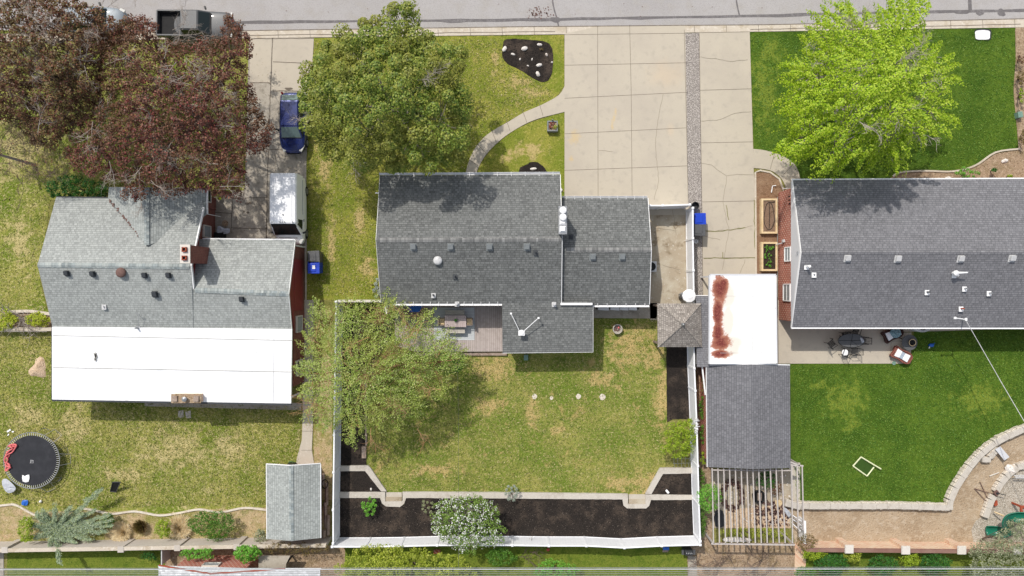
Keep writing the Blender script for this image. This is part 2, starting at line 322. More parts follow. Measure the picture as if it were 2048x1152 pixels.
M['blue_bin'] = plain('blue_plastic', C(28, 70, 200), .4, var=.04); M['blue'] = plain('blue', C(40, 110, 210), .5)
M['glass'] = plain('window_glass', C(168, 174, 176), .1, 0, .6, .05); M['glass_dark'] = plain('tinted_glass', C(38, 48, 48), .12, 0, .35, .02)  # house window panes: their pale reflection is put into the base colour
M['timber'] = mat('pine_boards', C(232, 208, 166), [(3, C(218, 190, 144), .4, .7), (14, C(240, 218, 180), .5, .7)], .8)
M['timber_old'] = mat('weathered_timber', C(166, 148, 134), [(3, C(140, 120, 106), .4, .7), (12, C(190, 176, 164), .5, .7)], .9)
M['stone'] = mat('pale_stone', C(226, 216, 200), [(3, C(206, 192, 172), .45, .7), (12, C(236, 230, 220), .5, .7)], .9, 10, .2, 0, .6, .03)
M['rock'] = mat('white_rock', C(236, 230, 222), [(6, C(206, 190, 178), .5, .7)], .9, 12)
M['trunk'] = mat('bark', C(128, 110, 98), [(4, C(100, 84, 74), .4, .7), (14, C(150, 134, 122), .5, .7)], 1, 18, .1, 0, 1, .04)
M['trunk_pale'] = mat('pale_bark', C(186, 176, 166), [(6, C(150, 138, 128), .45, .7)], 1, 18)
M['twig_gold'] = mat('golden_twigs', C(170, 130, 92), [(2, C(186, 156, 120), .45, .7), (6, C(150, 110, 84), .5, .7)], 1)
def stripes(name, c, cd, mode, pitch, gap=.1, rough=.8, var=None):
    t = NT(name); v = t.swap(mode); sp = t.n('ShaderNodeSeparateXYZ'); t.l(v, sp.inputs[0])
    q = t.math('DIVIDE', sp.outputs[0], pitch); fr = t.math('FRACT', q); g = t.math('LESS_THAN', fr, gap)
    wn = t.n('ShaderNodeTexWhiteNoise', noise_dimensions='1D'); t.l(t.math('FLOOR', q), wn.inputs['W'])
    col = t.mix(t.math('MULTIPLY', wn.outputs['Value'], .5), c, var or (c[0]*.75, c[1]*.75, c[2]*.75, 1))
    col = t.mix(t.math('MULTIPLY', t.rng(t.noise(4, 4), .4, .7), .3), col, cd); col = t.mix(g, col, cd)
    return t.done(col, rough, g, .3, 0, -.3, .01)
M['deck'] = stripes('deck_boards', C(196, 184, 178), C(140, 128, 122), 'xy', .148, .12)
M['table_wood'] = stripes('table_slats', C(206, 190, 188), C(150, 130, 128), 'xy', .14, .1)
M['bench_wood'] = stripes('bench_slats', C(208, 202, 192), C(160, 152, 144), 'yx', .11, .1)
M['rug'] = stripes('outdoor_rug', C(216, 220, 222), C(186, 190, 194), 'yx', .11, .35)
M['metal_rib'] = stripes('ribbed_white_metal', C(226, 230, 234), C(190, 196, 202), 'xy', .22, .12)
M['fence_face'] = stripes('vinyl_boards', (.8, .81, .83, 1), (.62, .64, .67, 1), 'wall', .18, .04, .4, (.77, .78, .8, 1))
# ---------------------------------------------------------------- ground, road, yards
def area(name, pts, m, z, amp=0, step=.3, seed=1, z0=-.05, h=0, kind='structure'):
    p = PX(pts, h)
    if amp: p = jag(p, amp, step, seed)
    o = obj(name, MB().slab(p, z0, z), m); return tag(o, kind=kind)
gmb = MB().add([(-300, -300, 0), (300, -300, 0), (300, 300, 0), (-300, 300, 0)], [(0, 1, 2, 3)])
struct('ground', gmb, M['ground'])
def ln(tab, x):
    for (a, ya), (b, yb) in zip(tab, tab[1:]):
        if a <= x <= b: return ya+(yb-ya)*(x-a)/(b-a)
T_ROAD = [(-900, 80), (0, 68), (480, 62), (1040, 54), (1540, 50), (2048, 38), (3000, 20)]
T_LAWN = [(-900, 95), (0, 84), (480, 77), (1040, 70), (1500, 64), (2048, 55), (3000, 38)]
T_SEAL = [(-900, 58), (0, 49), (480, 45), (1040, 40), (1480, 33), (1800, 25), (2048, 21), (3000, 5)]
xs = [-900, -400, 0, 240, 480, 760, 1040, 1280, 1540, 1800, 2048, 3000]
area('road', [(x, ln(T_ROAD, x)) for x in xs]+[(3000, -300), (-900, -260)], M['road'], .012)
area('kerb', [(-900, -276), (3000, -316), (3000, -298), (-900, -258)], M['curb'], .06)
area('lawn', [(-900, -900), (3000, -900), (3000, -316), (-900, -276)], M['lawn_olive'], .05)
rs = random.Random(3)
sx = [-900]+[i*40 for i in range(0, 55)]+[3000]
p = [(x, ln(T_SEAL, x)+rs.uniform(-1, 1)+3*rs.uniform(.5, 1)) for x in sx]+[(x, ln(T_SEAL, x)-rs.uniform(-1, 1)-3) for x in sx[::-1]]
sm = MB().slab(PX(p), .0, .018)
for pts in ([(1103, -30), (1105, 0), (1108, 18), (1114, 38), (1117, 53)], [(1470, -30), (1473, 5), (1479, 32)], [(1938, -40), (1939, 0), (1940, 22)]):
    sm.strip(PX(smooth_poly(pts, 3, False)), .1 if pts[0][0] < 1900 else .26, .022)
def blot(mb, px, py, rx, ry, z, n=11, seed=0, h=0):
    r = random.Random(seed+int(px)); q = []
    for k in range(n):
        a = 2*math.pi*k/n; u = r.uniform(.7, 1.15); q.append((px+rx*u*math.cos(a), py+ry*u*math.sin(a)))
    q = smooth_poly(q, 2); mb.slab(PX(q, h), z-.004, z)
for b in ((1111, 40, 12, 6), (1960, 26, 9, 5), (2003, 25, 8, 8), (1925, 25, 18, 3), (905, 43, 30, 3)): blot(sm, *b, .026)
struct('road_sealant', sm, M['seal'])
sm = MB()
for i in range(60):
    blot(sm, 1078+rs.gauss(0, 14), 27+rs.gauss(0, 6), rs.uniform(.5, 2.2), rs.uniform(.5, 2), .03, 5, i)
for i in range(14): blot(sm, rs.uniform(300, 1600), rs.uniform(5, 34), rs.uniform(.6, 1.6), .8, .03, 5, i)
struct('road_debris', sm, M['rustbrown'])
p = [(x, ln(T_ROAD, x)) for x in xs]+[(x, ln(T_LAWN, x)) for x in xs[::-1]]
kerb = struct('kerb', MB().slab(PX(p), 0, .05), M['curb'])
km = MB()
for x in list(range(-20, 2070, 64)): km.strip(PX([(x, ln(T_ROAD, x)), (x+1, ln(T_LAWN, x))]), .03, .055)
for a, b in ((0, 1130), (1500, 2048)):
    km.strip(PX([(x, ln(T_ROAD, x)*.35+ln(T_LAWN, x)*.65+rs.uniform(-.7, .7)) for x in range(a, b, 30)]), .05, .054)
km.strip(PX([(x, ln(T_ROAD, x)) for x in range(-100, 2100, 60)]), .06, .053)
struct('kerb_joint', km, M['joint'])
# lawns
area('lawn', [(0, 60), (500, 76), (505, 130), (500, 380), (100, 400), (80, 560), (105, 660), (-300, 660), (-300, 84)], M['lawn_olive'], .02, .03)
area('lawn', [(-300, 660), (105, 658), (105, 800), (600, 812), (600, 930), (535, 930), (535, 1014), (440, 1020), (300, 1028), (200, 1022), (100, 1032), (-300, 1030)], M['lawn_olive'], .02, .03)
area('lawn', [(628, 76), (1128, 70), (1129, 172), (1108, 200), (1035, 232), (985, 262), (950, 305), (930, 352), (757, 352), (757, 600), (612, 600), (612, 340), (628, 130)], M['lawn_front'], .02, .02)
area('lawn', [(1129, 224), (1075, 240), (1030, 258), (985, 295), (958, 330), (950, 360), (1130, 400)], M['lawn_front'], .021, .02)
area('lawn', [(628, 620), (664, 620), (664, 1000), (640, 1000), (640, 930), (628, 930)], M['lawn_dry'], .018, .03)
area('lawn', [(733, 640), (1000, 640), (1300, 636), (1316, 640), (1334, 700), (1334, 843), (1330, 936), (1318, 942), (1290, 990), (810, 986), (772, 984), (738, 933), (733, 931)], M['lawn_mid'], .021, .03)
area('lawn', [(1499, 64), (2030, 55), (2031, 120), (2028, 180), (2033, 240), (2038, 298), (1990, 304), (1950, 330), (1905, 341), (1850, 341), (1790, 352), (1790, 420), (1600, 420), (1600, 358), (1570, 320), (1507, 298)], M['lawn_green'], .021, .015)
area('lawn', [(1560, 727), (1820, 727), (1830, 650), (2300, 650), (2300, 840), (2100, 842), (2005, 872), (1958, 910), (1925, 950), (1900, 1008), (1590, 1006), (1580, 930)], M['lawn_green'], .021, .015)
area('lawn', [(15, 1098), (330, 1098), (330, 1300), (15, 1300)], M['lawn_south'], .02, .02)
area('lawn', [(690, 1092), (1375, 1092), (1375, 1300), (690, 1300)], M['lawn_south'], .02, .02)
area('dirt_patch', [(1375, 1085), (1592, 1085), (1592, 1300), (1375, 1300)], M['bark'], .022, .05)
area('dirt_patch', [(330, 1090), (690, 1090), (690, 1300), (330, 1300)], M['bark'], .016, .03)
area('dirt_patch', [(-300, 1012), (20, 1010), (60, 1025), (200, 1020), (300, 1028), (440, 1018), (660, 1012), (664, 1090), (-300, 1095)], M['lawn_dry'], .024, .03)
area('dirt_patch', [(225, 1050), (300, 1045), (330, 1060), (330, 1085), (220, 1085)], M['lawn_dry'], .028, .12, .4, 5)
area('dirt_patch', [(470, 1040), (530, 1030), (530, 1085), (470, 1085)], M['lawn_dry'], .028, .12, .4, 6)
area('dirt_patch', [(1392, 700), (1420, 700), (1424, 1092), (1400, 1092)], M['bark'], .02, .03)
area('dirt_patch', [(1578, 925), (1600, 925), (1600, 1010), (1578, 1010)], M['conc'], .03)
area('lawn', [(1592, 1095), (2300, 1095), (2300, 1300), (1592, 1300)], M['lawn_south'], .018, .03)
area('dirt_patch', [(1576, 995), (1600, 1006), (1894, 1012), (1905, 985), (1960, 910), (2048, 856), (2300, 800), (2300, 1098), (1600, 1098), (1590, 1090)], M['dirt'], .03)
area('play_gravel', [(1975, 1028), (1990, 1000), (2010, 965), (2048, 935), (2300, 900), (2300, 1088), (1945, 1088), (1943, 1060), (1950, 1040)], M['pea'], .045, .05)
area('path', [(1590, 1085), (1612, 1085), (1606, 1300), (1584, 1300)], M['brick_pale'], .05)
area('path', [(-200, 1100), (8, 1100), (8, 1300), (-200, 1300)], M['conc_old'], .05)
area('path', [(1376, 1112), (1392, 1112), (1404, 1300), (1376, 1300)], M['conc_old'], .05)
area('flower_bed', [(1512, 345), (1540, 345), (1560, 362), (1567, 400), (1567, 640), (1548, 640), (1514, 560)], M['soil'], .032, .01)
area('flower_bed', [(1780, 356), (1800, 346), (1850, 344), (1905, 344), (1952, 333), (1992, 307), (2038, 300), (2300, 296), (2300, 420), (1780, 420)], M['bark'], .033)
area('flower_bed', [(2030, 55), (2300, 50), (2300, 300), (2038, 300), (2033, 240), (2028, 180), (2031, 120)], M['bark'], .032)
area('flower_bed', [(677, 760), (731, 760), (733, 930), (677, 932)], M['mulch'], .045, .02)
area('flower_bed', [(677, 600), (762, 600), (762, 620), (800, 640), (733, 760), (677, 760)], M['mulch'], .04, .02)
area('flower_bed', [(1332, 690), (1385, 690), (1388, 838), (1345, 838), (1334, 844)], M['mulch'], .045, .02)
area('flower_bed', smooth_poly([(1006, 92), (1008, 82), (1020, 78), (1060, 80), (1092, 84), (1104, 98), (1106, 118), (1104, 145), (1096, 161), (1082, 164), (1062, 154), (1040, 140), (1015, 128), (1004, 112)], 3), M['mulch'], .05, .02, .2)
area('flower_bed', [(1035, 352), (1040, 335), (1060, 325), (1075, 324), (1090, 336), (1100, 352), (1110, 375), (980, 375), (985, 349), (1020, 346)], M['mulch'], .05, .03, .2)
area('flower_bed', [(677, 940), (732, 940), (768, 988), (677, 988)], M['mulch'], .14, .02, z0=0)
area('flower_bed', [(1318, 944), (1386, 944), (1386, 992), (1292, 992)], M['mulch'], .14, .02, z0=0)
area('flower_bed', [(676, 990), (766, 990), (766, 1010), (810, 1010), (810, 990), (1250, 992), (1252, 1012), (1296, 1012), (1298, 994), (1388, 996), (1391, 1076), (676, 1076)], M['mulch'], .14, .02, z0=0)
area('planter_bed', [(-40, 622), (20, 622), (104, 630), (104, 656), (-40, 656)], M['bark'], .1)
# concrete surfaces
area('driveway', [(498, 76), (545, 76), (536, 345), (533, 478), (425, 478), (425, 395), (490, 380)], M['conc_old'], .03)
area('driveway', [(545, 76), (628, 76), (624, 130), (616, 230), (613, 330), (612, 490), (608, 560), (533, 560), (536, 345)], M['conc_old'], .032)
area('driveway', [(546, 76), (628, 76), (622, 182), (544, 182)], M['conc_drive'], .035)
area('driveway', [(500, 76), (544, 76), (541, 165), (500, 165)], M['conc_drive'], .035)
area('driveway', [(1129, 68), (1196, 54), (1370, 52), (1376, 410), (1376, 430), (1129, 430)], M['conc_drive'], .056)
area('gravel_strip', [(1368, 67), (1398, 66), (1405, 420), (1406, 620), (1380, 620), (1378, 430), (1376, 405)], M['gravel'], .03, .02)
area('driveway', [(1398, 64), (1499, 64), (1507, 345), (1510, 380), (1513, 640), (1406, 640), (1404, 400)], M['conc_drive'], .053)
area('side_yard_slab', [(1296, 408), (1378, 408), (1386, 640), (1300, 640)], M['conc_stain'], .05)
area('patio_slab', [(1186, 606), (1320, 606), (1312, 637), (1186, 636)], M['conc_old'], .05)
area('patio_slab', [(1553, 600), (1586, 600), (1586, 640), (1800, 640), (1800, 665), (1822, 665), (1820, 727), (1553, 727)], M['conc_drive'], .06)
area('patio_slab', [(1780, 640), (2300, 640), (2300, 648), (1880, 662), (1780, 664)], M['conc_drive'], .055)
area('patio_slab', [(290, 800), (604, 806), (602, 820), (290, 812)], M['conc_old'], .05)
wo = smooth_poly([(1129, 172), (1118, 190), (1085, 209), (1048, 225), (1018, 243), (985, 262), (965, 278), (948, 300), (935, 330), (930, 360)], 3, False)
wi = smooth_poly([(1129, 224), (1105, 230), (1075, 238), (1045, 251), (1010, 273), (985, 295), (968, 315), (955, 340), (950, 362)], 3, False)
area('path', wo+wi[::-1], M['conc_drive'], .054)
area('path', smooth_poly([(1506, 298), (1530, 301), (1560, 310), (1585, 325), (1597, 345), (1602, 375)], 3, False)+smooth_poly([(1575, 400), (1572, 378), (1563, 358), (1545, 343), (1525, 338), (1506, 336)], 3, False), M['conc_drive'], .054)
area('path', [(602, 600), (628, 600), (626, 850), (624, 900), (630, 935), (590, 935), (597, 905), (604, 880), (606, 830)], M['conc'], .054)
area('path', [(735, 630), (790, 630), (790, 640), (735, 640)], M['conc'], .03)
def edge(name, pts, w, h, m, n=4, z0=0): return struct(name, MB().slab(*_band(pts, w, n), z0, h), m) if False else struct(name, band(pts, w, h, n), m)
def band(pts, w, h, n=4, z0=0):
    q = [Vector(p) for p in PX(smooth_poly(pts, n, False) if n > 1 else pts)]; L = []; Rr = []
    for i, p in enumerate(q):
        d = (q[min(i+1, len(q)-1)]-q[max(i-1, 0)]).normalized(); s = Vector((-d.y, d.x))*w/2
        L.append(tuple(p+s)); Rr.append(tuple(p-s))
    mb = MB()
    for i in range(len(q)-1): mb.slab([L[i], L[i+1], Rr[i+1], Rr[i]], z0, h)
    return mb
edge('bed_edging', [(1512, 640), (1510, 345), (1520, 341), (1540, 345), (1558, 358), (1566, 380)], .12, .09, M['curb'], 1)
edge('bed_edging', [(1785, 353), (1800, 345), (1850, 342), (1905, 343), (1950, 331), (1990, 305), (2039, 298)], .12, .1, M['curb'])
edge('bed_edging', [(2031, 60), (2032, 120), (2028, 180), (2033, 240), (2038, 298)], .1, .05, M['bark'])
edge('bed_edging', [(-20, 1014), (15, 1009), (35, 1010), (68, 1028), (90, 1034)], .13, .12, M['stone'])
edge('bed_edging', [(160, 1015), (190, 1020), (225, 1027), (270, 1022), (320, 1030), (360, 1025), (400, 1018), (440, 1024), (490, 1015), (540, 1020)], .13, .12, M['stone'])
edge('bed_edging', [(612, 810), (612, 478)], .12, .05, M['curb'], 1)
edge('timber_edging', [(732, 750), (733, 890)], .12, .15, M['timber_old'], 1)
edge('timber_edging', [(729, 891), (729, 915)], .3, .22, M['timber_old'], 1)
# joints and cracks in the slabs
def lines(name, sets, w, z, m, wob=0):
    mb = MB(); r = random.Random(7)
    for pts in sets:
        q = [Vector(p) for p in PX(pts)]; out = []
        for a, b in zip(q, q[1:]):
            k = max(1, int((b-a).length/.25)) if wob else 1
            for j in range(k): out.append(a.lerp(b, j/k)+Vector((r.uniform(-wob, wob), r.uniform(-wob, wob))))
        out.append(q[-1]); mb.strip([tuple(v) for v in out], w, z)
    return struct(name, mb, m)
J = [[(1195, 52), (1196, 400)], [(1259, 50), (1262, 180), (1264, 400)], [(1129, 70), (1370, 67)]]
for a, b in ((131, 126), (197, 185), (268, 256), (341, 332)): J.append([(1129, a), (1374, b)])
J += [[(1400, 181), (1502, 178)], [(1402, 286), (1505, 284)], [(1404, 404), (1510, 402)], [(1405, 516), (1512, 515)], [(1398, 66), (1499, 64)], [(1368, 60), (1376, 400)], [(1398, 66), (1406, 620)]]
for p in (((1078, 206), (1086, 232)), ((1044, 219), (1054, 246)), ((1012, 238), (1020, 262)), ((983, 260), (993, 285)), ((955, 289), (972, 306)), ((938, 320), (957, 332))): J.append(list(p))
J += [[(1549, 305), (1540, 338)], [(1586, 328), (1566, 350)], [(1781, 665), (1781, 727)], [(1781, 682), (1820, 682)]]
for y in (660, 700, 740, 780, 820, 862, 900): J.append([(603, y), (627, y)])
lines('slab_joint', J, .026, .062, M['joint'])
lines('slab_joint', [[(546, 76), (541, 182), (538, 300), (535, 345), (533, 478)], [(545, 182), (616, 182)], [(540, 299), (613, 300)], [(500, 165), (541, 166)], [(465, 397), (534, 395)], [(465, 397), (463, 456), (533, 458)], [(427, 425), (465, 427)], [(504, 78), (628, 77)], [(546, 124), (616, 127)]], .05, .04, M['joint'], .015)
K = [[(1326, 188), (1320, 220), (1312, 262), (1311, 300), (1314, 330), (1317, 360), (1308, 400)], [(1402, 327), (1422, 330), (1440, 345), (1453, 352), (1450, 375), (1446, 404), (1452, 440), (1458, 462), (1450, 500), (1444, 540)],
     [(1453, 352), (1475, 348), (1506, 350)], [(1404, 460), (1430, 462), (1470, 458), (1505, 452)], [(1400, 243), (1440, 240), (1470, 226), (1502, 224)], [(1400, 115), (1430, 118), (1460, 124), (1495, 120)], [(1408, 472), (1440, 480)], [(1490, 520), (1478, 550)],
     [(1196, 302), (1225, 303)], [(1300, 455), (1350, 462)], [(1325, 530), (1360, 540)], [(1700, 670), (1712, 690)], [(1345, 420), (1352, 470)]]
lines('slab_crack', K, .02, .066, M['crack'], .035)
lines('crack_weeds', [[(1406, 461), (1430, 463), (1470, 459), (1490, 455)], [(1406, 516), (1510, 516)], [(1451, 410), (1457, 440)], [(1446, 505), (1445, 516)], [(1507, 400), (1510, 500)]], .045, .07, M['weed'], .04)
mb = MB(); r = random.Random(5)
for (x, y, rx, ry) in ((495, 407, 4, 3), (501, 406, 3, 3), (496, 425, 2.5, 2.5), (488, 423, 2, 2), (578, 178, 8, 3)): blot(mb, x, y, rx, ry, .045)
struct('oil_stain', mb, M['joint'])
# steps and walls around the rear bed
WALLH = .22
def wall_poly(name, label, pts, m, h, amp=.01):
    return tag(obj(name, MB().slab(jag(PX(pts, h), amp, .3, 3), 0, h), m), label, 'wall')
wall_poly('retaining_wall', 'low concrete retaining wall running the length of the black rear bed with two notched step openings', [(676, 984), (770, 984), (770, 1003), (805, 1003), (805, 984), (1000, 985), (1256, 988), (1256, 1008), (1291, 1008), (1291, 989), (1386, 990), (1386, 1000), (1302, 1000), (1298, 1012), (1292, 1017), (1254, 1017), (1247, 1011), (1245, 999), (1000, 997), (812, 996), (808, 1008), (800, 1014), (772, 1013), (764, 1007), (760, 996), (676, 996)], M['wallcap'], WALLH)
wall_poly('retaining_wall', 'low concrete wall angled round the small triangular mulch bed on the west side of the middle yard', [(676, 932), (736, 931), (742, 938), (773, 983), (762, 983), (730, 942), (676, 943)], M['wallcap'], WALLH)
wall_poly('retaining_wall', 'low concrete wall angled round the small mulch bed beside the white east fence', [(1291, 988), (1320, 936), (1386, 936), (1386, 947), (1326, 948), (1303, 988)], M['wallcap'], WALLH)
for lab, x0, x1, y0, y1 in (('concrete garden step in the western notch of the rear bed wall', 771, 804, 984, 1003), ('concrete garden step in the eastern notch of the rear bed wall', 1257, 1290, 988, 1008)):
    t_ = thing('garden_steps', lab, 'steps', G((x0+x1)/2, y1, 0))
    obj('tread', MB().slab(PX([(x0, y0), (x1, y0), (x1, (y0+y1)/2), (x0, (y0+y1)/2)]), 0, .08), M['conc'], t_)
    obj('tread', MB().slab(PX([(x0, (y0+y1)/2), (x1, (y0+y1)/2), (x1, y1), (x0, y1)]), 0, .15), M['conc_stain'], t_)
# right yard stone walls made of blocks
def stone_wall(label, pts, w, h, n=4, seed=1, step=.9):
    t_ = thing('stone_wall', label, 'wall', G(*pts[0], 0)); r = random.Random(seed)
    q = [Vector(p) for p in PX(smooth_poly(pts, n, False), h)]
    d = [0]
    for a, b in zip(q, q[1:]): d.append(d[-1]+(b-a).length)
    def at(s):
        for i in range(len(q)-1):
            if d[i+1] >= s: return q[i].lerp(q[i+1], (s-d[i])/(d[i+1]-d[i]+1e-9)), (q[i+1]-q[i]).normalized()
        return q[-1], (q[-1]-q[-2]).normalized()
    s = 0; mb = MB(); mf = MB()
    while s < d[-1]-.05:
        L = min(r.uniform(.6, 1.3)*step, d[-1]-s); p, dr = at(s+L/2)
        mb.box((p.x, p.y, h/2), (L*.995, w*r.uniform(.94, 1.04), h+r.uniform(-.015, .015)), math.atan2(dr.y, dr.x)); s += L
        for k in range(3):
            pp, _ = at(s-L*(k+.5)/3)
            for sd in (-1, 1):
                mf.box((pp.x-dr.y*w/2*sd, pp.y+dr.x*w/2*sd, h*.45), (L/3*.9, .09*r.uniform(.6, 1.5), h*.86*r.uniform(.7, 1)), math.atan2(dr.y, dr.x)+r.uniform(-.2, .2))
    obj('wall_cap', mb, M['wallcap'], t_, bevel=.03); obj('wall_face', mf, M['stone'], t_, bevel=.03); return t_
stone_wall('pale stone retaining wall along the straight south edge of the green rear lawn', [(1572, 1005), (1600, 1012), (1700, 1013), (1800, 1013), (1900, 1016)], .42, .5, seed=2)
stone_wall('pale stone retaining wall curving round the corner of the green rear lawn', [(1900, 1020), (1905, 995), (1924, 960), (1955, 918), (1990, 888), (2020, 872), (2060, 856), (2120, 845)], .42, .5, seed=4)
stone_wall('short pale stone wall spur built against the curved retaining wall', [(1966, 917), (1976, 920), (1998, 897)], .36, .4, 2, seed=5, step=.6)
stone_wall('inner pale stone wall between the sandy dirt and the play gravel', [(1972, 1036), (1983, 1005), (1990, 992)], .42, .4, 3, seed=6, step=.6)
stone_wall('pale curved wall of the play area, above the rebar', [(1994, 985), (2008, 962), (2028, 942), (2060, 928), (2120, 920)], .42, .4, 3, seed=7)
# ---- block and brick boundary walls
def pier_wall(name, label, A, B, h, th, m, mcap, piers, pw, ph, pm, capm=None, courses=True):
    a, b = G(*A, h), G(*B, h); t_ = thing(name, label, 'wall', ((a.x+b.x)/2, (a.y+b.y)/2, 0))
    d = (b-a); L = d.length; rz = math.atan2(d.y, d.x); c = (a+b)/2
    obj('wall_body', MB().box((c.x, c.y, (h-.06)/2), (L, th, h-.06), rz), m, t_)
    obj('wall_cap', MB().box((c.x, c.y, h-.03), (L, th+.06, .06), rz), mcap, t_)
    for px, py in piers:
        p = G(px, py, ph); obj('pier', MB().box((p.x, p.y, ph/2), (pw, pw, ph), rz), pm, t_)
        if capm: obj('pier_cap', MB().box((p.x, p.y, ph+.05), (pw+.1, pw+.1, .1), rz, .9), capm, t_)
    return t_
M['blockwall'] = brick('pale_block', C(208, 200, 190), C(198, 190, 179), C(188, 180, 170), w=.6, h=.2, ms=.008)
pier_wall('block_wall', 'pale block boundary wall with piers behind the left back yard', (-120, 1103), (652, 1091), 1.5, .2, M['blockwall'], M['curb'], [(9, 1100), (241, 1099), (354, 1096), (473, 1094)], .42, 1.52, M['blockwall'])
pier_wall('brick_wall', 'pale brick boundary wall with square white capped piers behind the right back yard', (1614, 1100), (2300, 1106), 1.5, .22, M['brick_pale'], M['brick_red'], [(1698, 1098), (1811, 1100), (1923, 1100), (2035, 1101)], .5, 1.55, M['brick_pale'], M['offwhite'])
q = [(-60, 662), (104, 662)]
pw = thing('planter_wall', 'low cream wall holding the shrub bed beside the left house', 'wall', G(40, 662))
obj('wall_body', band([(-60, 659), (104, 659)], .24, .55, 1), M['blockwall'], pw); obj('wall_cap', MB().slab(PX([(-60, 654), (104, 655), (104, 662), (-60, 661)], .6), .55, .6), M['curb'], pw)
obj('rear_edge', band([(20, 624), (60, 622), (104, 628)], .2, .25, 3), M['stone'], pw)
# ---------------------------------------------------------------- fences
def vinyl_fence(label, pts, posts, h=1.83):
    t_ = thing('vinyl_fence', label, 'fence', G((pts[0][0]+pts[-1][0])/2, (pts[0][1]+pts[-1][1])/2, 0))
    q = [G(p[0], p[1], h) for p in pts]
    for a, b in zip(q, q[1:]):
        d = b-a; L = d.length; rz = math.atan2(d.y, d.x); c = (a+b)/2
        obj('panel', MB().box((c.x, c.y, (h-.08)/2), (L-.14, .05, h-.2), rz), M['fence_face'], t_)
        for z in (h-.09, .12): obj('rail', MB().box((c.x, c.y, z), (L-.12, .1, .14), rz), M['vinyl'], t_, bevel=.01)
    for i, p in enumerate(q):
        o = obj('post', MB().box((p.x, p.y, h/2), (.135, .135, h+.02), rz), M['vinyl'], t_)
        obj('post_cap', MB().box((p.x, p.y, h+.03), (.17, .17, .05), rz, .6), M['vinyl'], o)
    return t_
vinyl_fence('white vinyl privacy fence along the back of the black mulch bed', [(664, 1094), (731, 1094), (801, 1093), (874, 1091), (948, 1091), (1025, 1091), (1098, 1092), (1173, 1092), (1249, 1096), (1324, 1092), (1401, 1090)], 0)
vinyl_fence('white vinyl fence on the east side of the middle back yard, past the gazebo', [(1387, 605), (1388, 668), (1389, 737), (1391, 782), (1394, 858), (1396, 932), (1398, 1010), (1401, 1083)], 0)
vinyl_fence('short white vinyl fence between the stained side yard and the blue recycling bin', [(1386, 416), (1386, 477), (1387, 541), (1388, 600)], 0)
vinyl_fence('white vinyl gate fence between garage and gravel strip', [(1300, 411), (1326, 411), (1380, 409)], 0)
vinyl_fence('white vinyl fence along the west side of the middle back yard, under the feathery tree', [(666, 1087), (666, 1020), (667, 945), (668, 870), (669, 795), (670, 725), (671, 665), (672, 603)], 0)
# timber top beam fence west of the middle house
t_ = thing('timber_fence', 'dark wooden fence with a pale top beam beside the middle house', 'fence', G(718, 602, 0))
a, b = G(676, 602, 1.9), G(762, 600, 1.9)
obj('fence_board', MB().box(((a.x+b.x)/2, a.y, .9), ((b-a).length, .05, 1.75)), M['timber_old'], t_)
obj('top_beam', MB().box(((a.x+b.x)/2, a.y, 1.86), ((b-a).length, .17, .09)), M['offwhite'], t_)
# ---------------------------------------------------------------- buildings
def P(px, py, h): return G(px, py, h)
def roofpart(t_, planes, m, th=.14, name='roof'): # planes: list of vertex lists
    mb = MB()
    for p in planes: mb.plate([P(*v) for v in p], th)
    return obj(name, mb, m, t_)
def trimline(t_, a, b, w=.1, hh=.12, m=None, name='fascia', off=(0, 0, 0)):
    a, b = P(*a)+Vector(off), P(*b)+Vector(off); d = (b-a); n = Vector((-d.y, d.x, 0)).normalized()*w/2; z = Vector((0, 0, hh))
    vs = [a+n, b+n, b-n, a-n, a+n-z, b+n-z, b-n-z, a-n-z]
    return obj(name, MB().add(vs, [(0, 1, 2, 3)[::-1], (4, 5, 6, 7), (0, 1, 5, 4), (1, 2, 6, 5), (2, 3, 7, 6), (3, 0, 4, 7)]), m or M['white'], t_)
def gutter(t_, a, b, n=0, out=(0, -1), w=.13):
    a, b = P(*a), P(*b); o = Vector((out[0], out[1], 0)); mb = MB(); d = b-a; L = d.length; rz = math.atan2(d.y, d.x); c = (a+b)/2+o*w/2
    z = -.05
    mb.box((c.x, c.y, c.z-.1), (L, w, .02), rz)
    c1 = c+o*w/2; mb.box((c1.x, c1.y, c1.z+z), (L, .022, .12), rz)
    for k in range(n):
        p = a+d*((k+.5)/n)+o*w/2-o*.05; mb.box((p.x, p.y, p.z+.02), (.025, w+.16, .02), rz)
    return obj('gutter', mb, M['white'], t_)
def ridge(t_, a, b, w, m):
    a, b = P(*a), P(*b); d = (b-a).normalized(); n = Vector((-d.y, d.x, 0)); dz = Vector((0, 0, .02)); lo = Vector((0, 0, -w*.34+.025))
    vs = [a+dz, b+dz, a+n*w+lo, b+n*w+lo, a-n*w+lo, b-n*w+lo]
    return obj('ridge_cap', MB().add(vs, [(0, 1, 3, 2)[::-1], (0, 1, 5, 4)]), m, t_)
def box_vent(t_, px, py, h, m, s=.36, cap=None, name='roof_vent', slope=-.33):
    c = P(px, py, h+.2); mb = MB(); mb.box((c.x, c.y-.03, c.z-.15), (s*1.25, s*1.35, .03)); mb.box((c.x, c.y, c.z-.06), (s*.86, s*.86, .16)); mb.box((c.x, c.y-.02, c.z+.03), (s, s*1.02, .06), 0, .92)
    mb.v = [(v[0], v[1], v[2]+(v[1]-c.y)*(-slope)*1) for v in mb.v]
    return obj(name, mb, m, t_, bevel=.012)
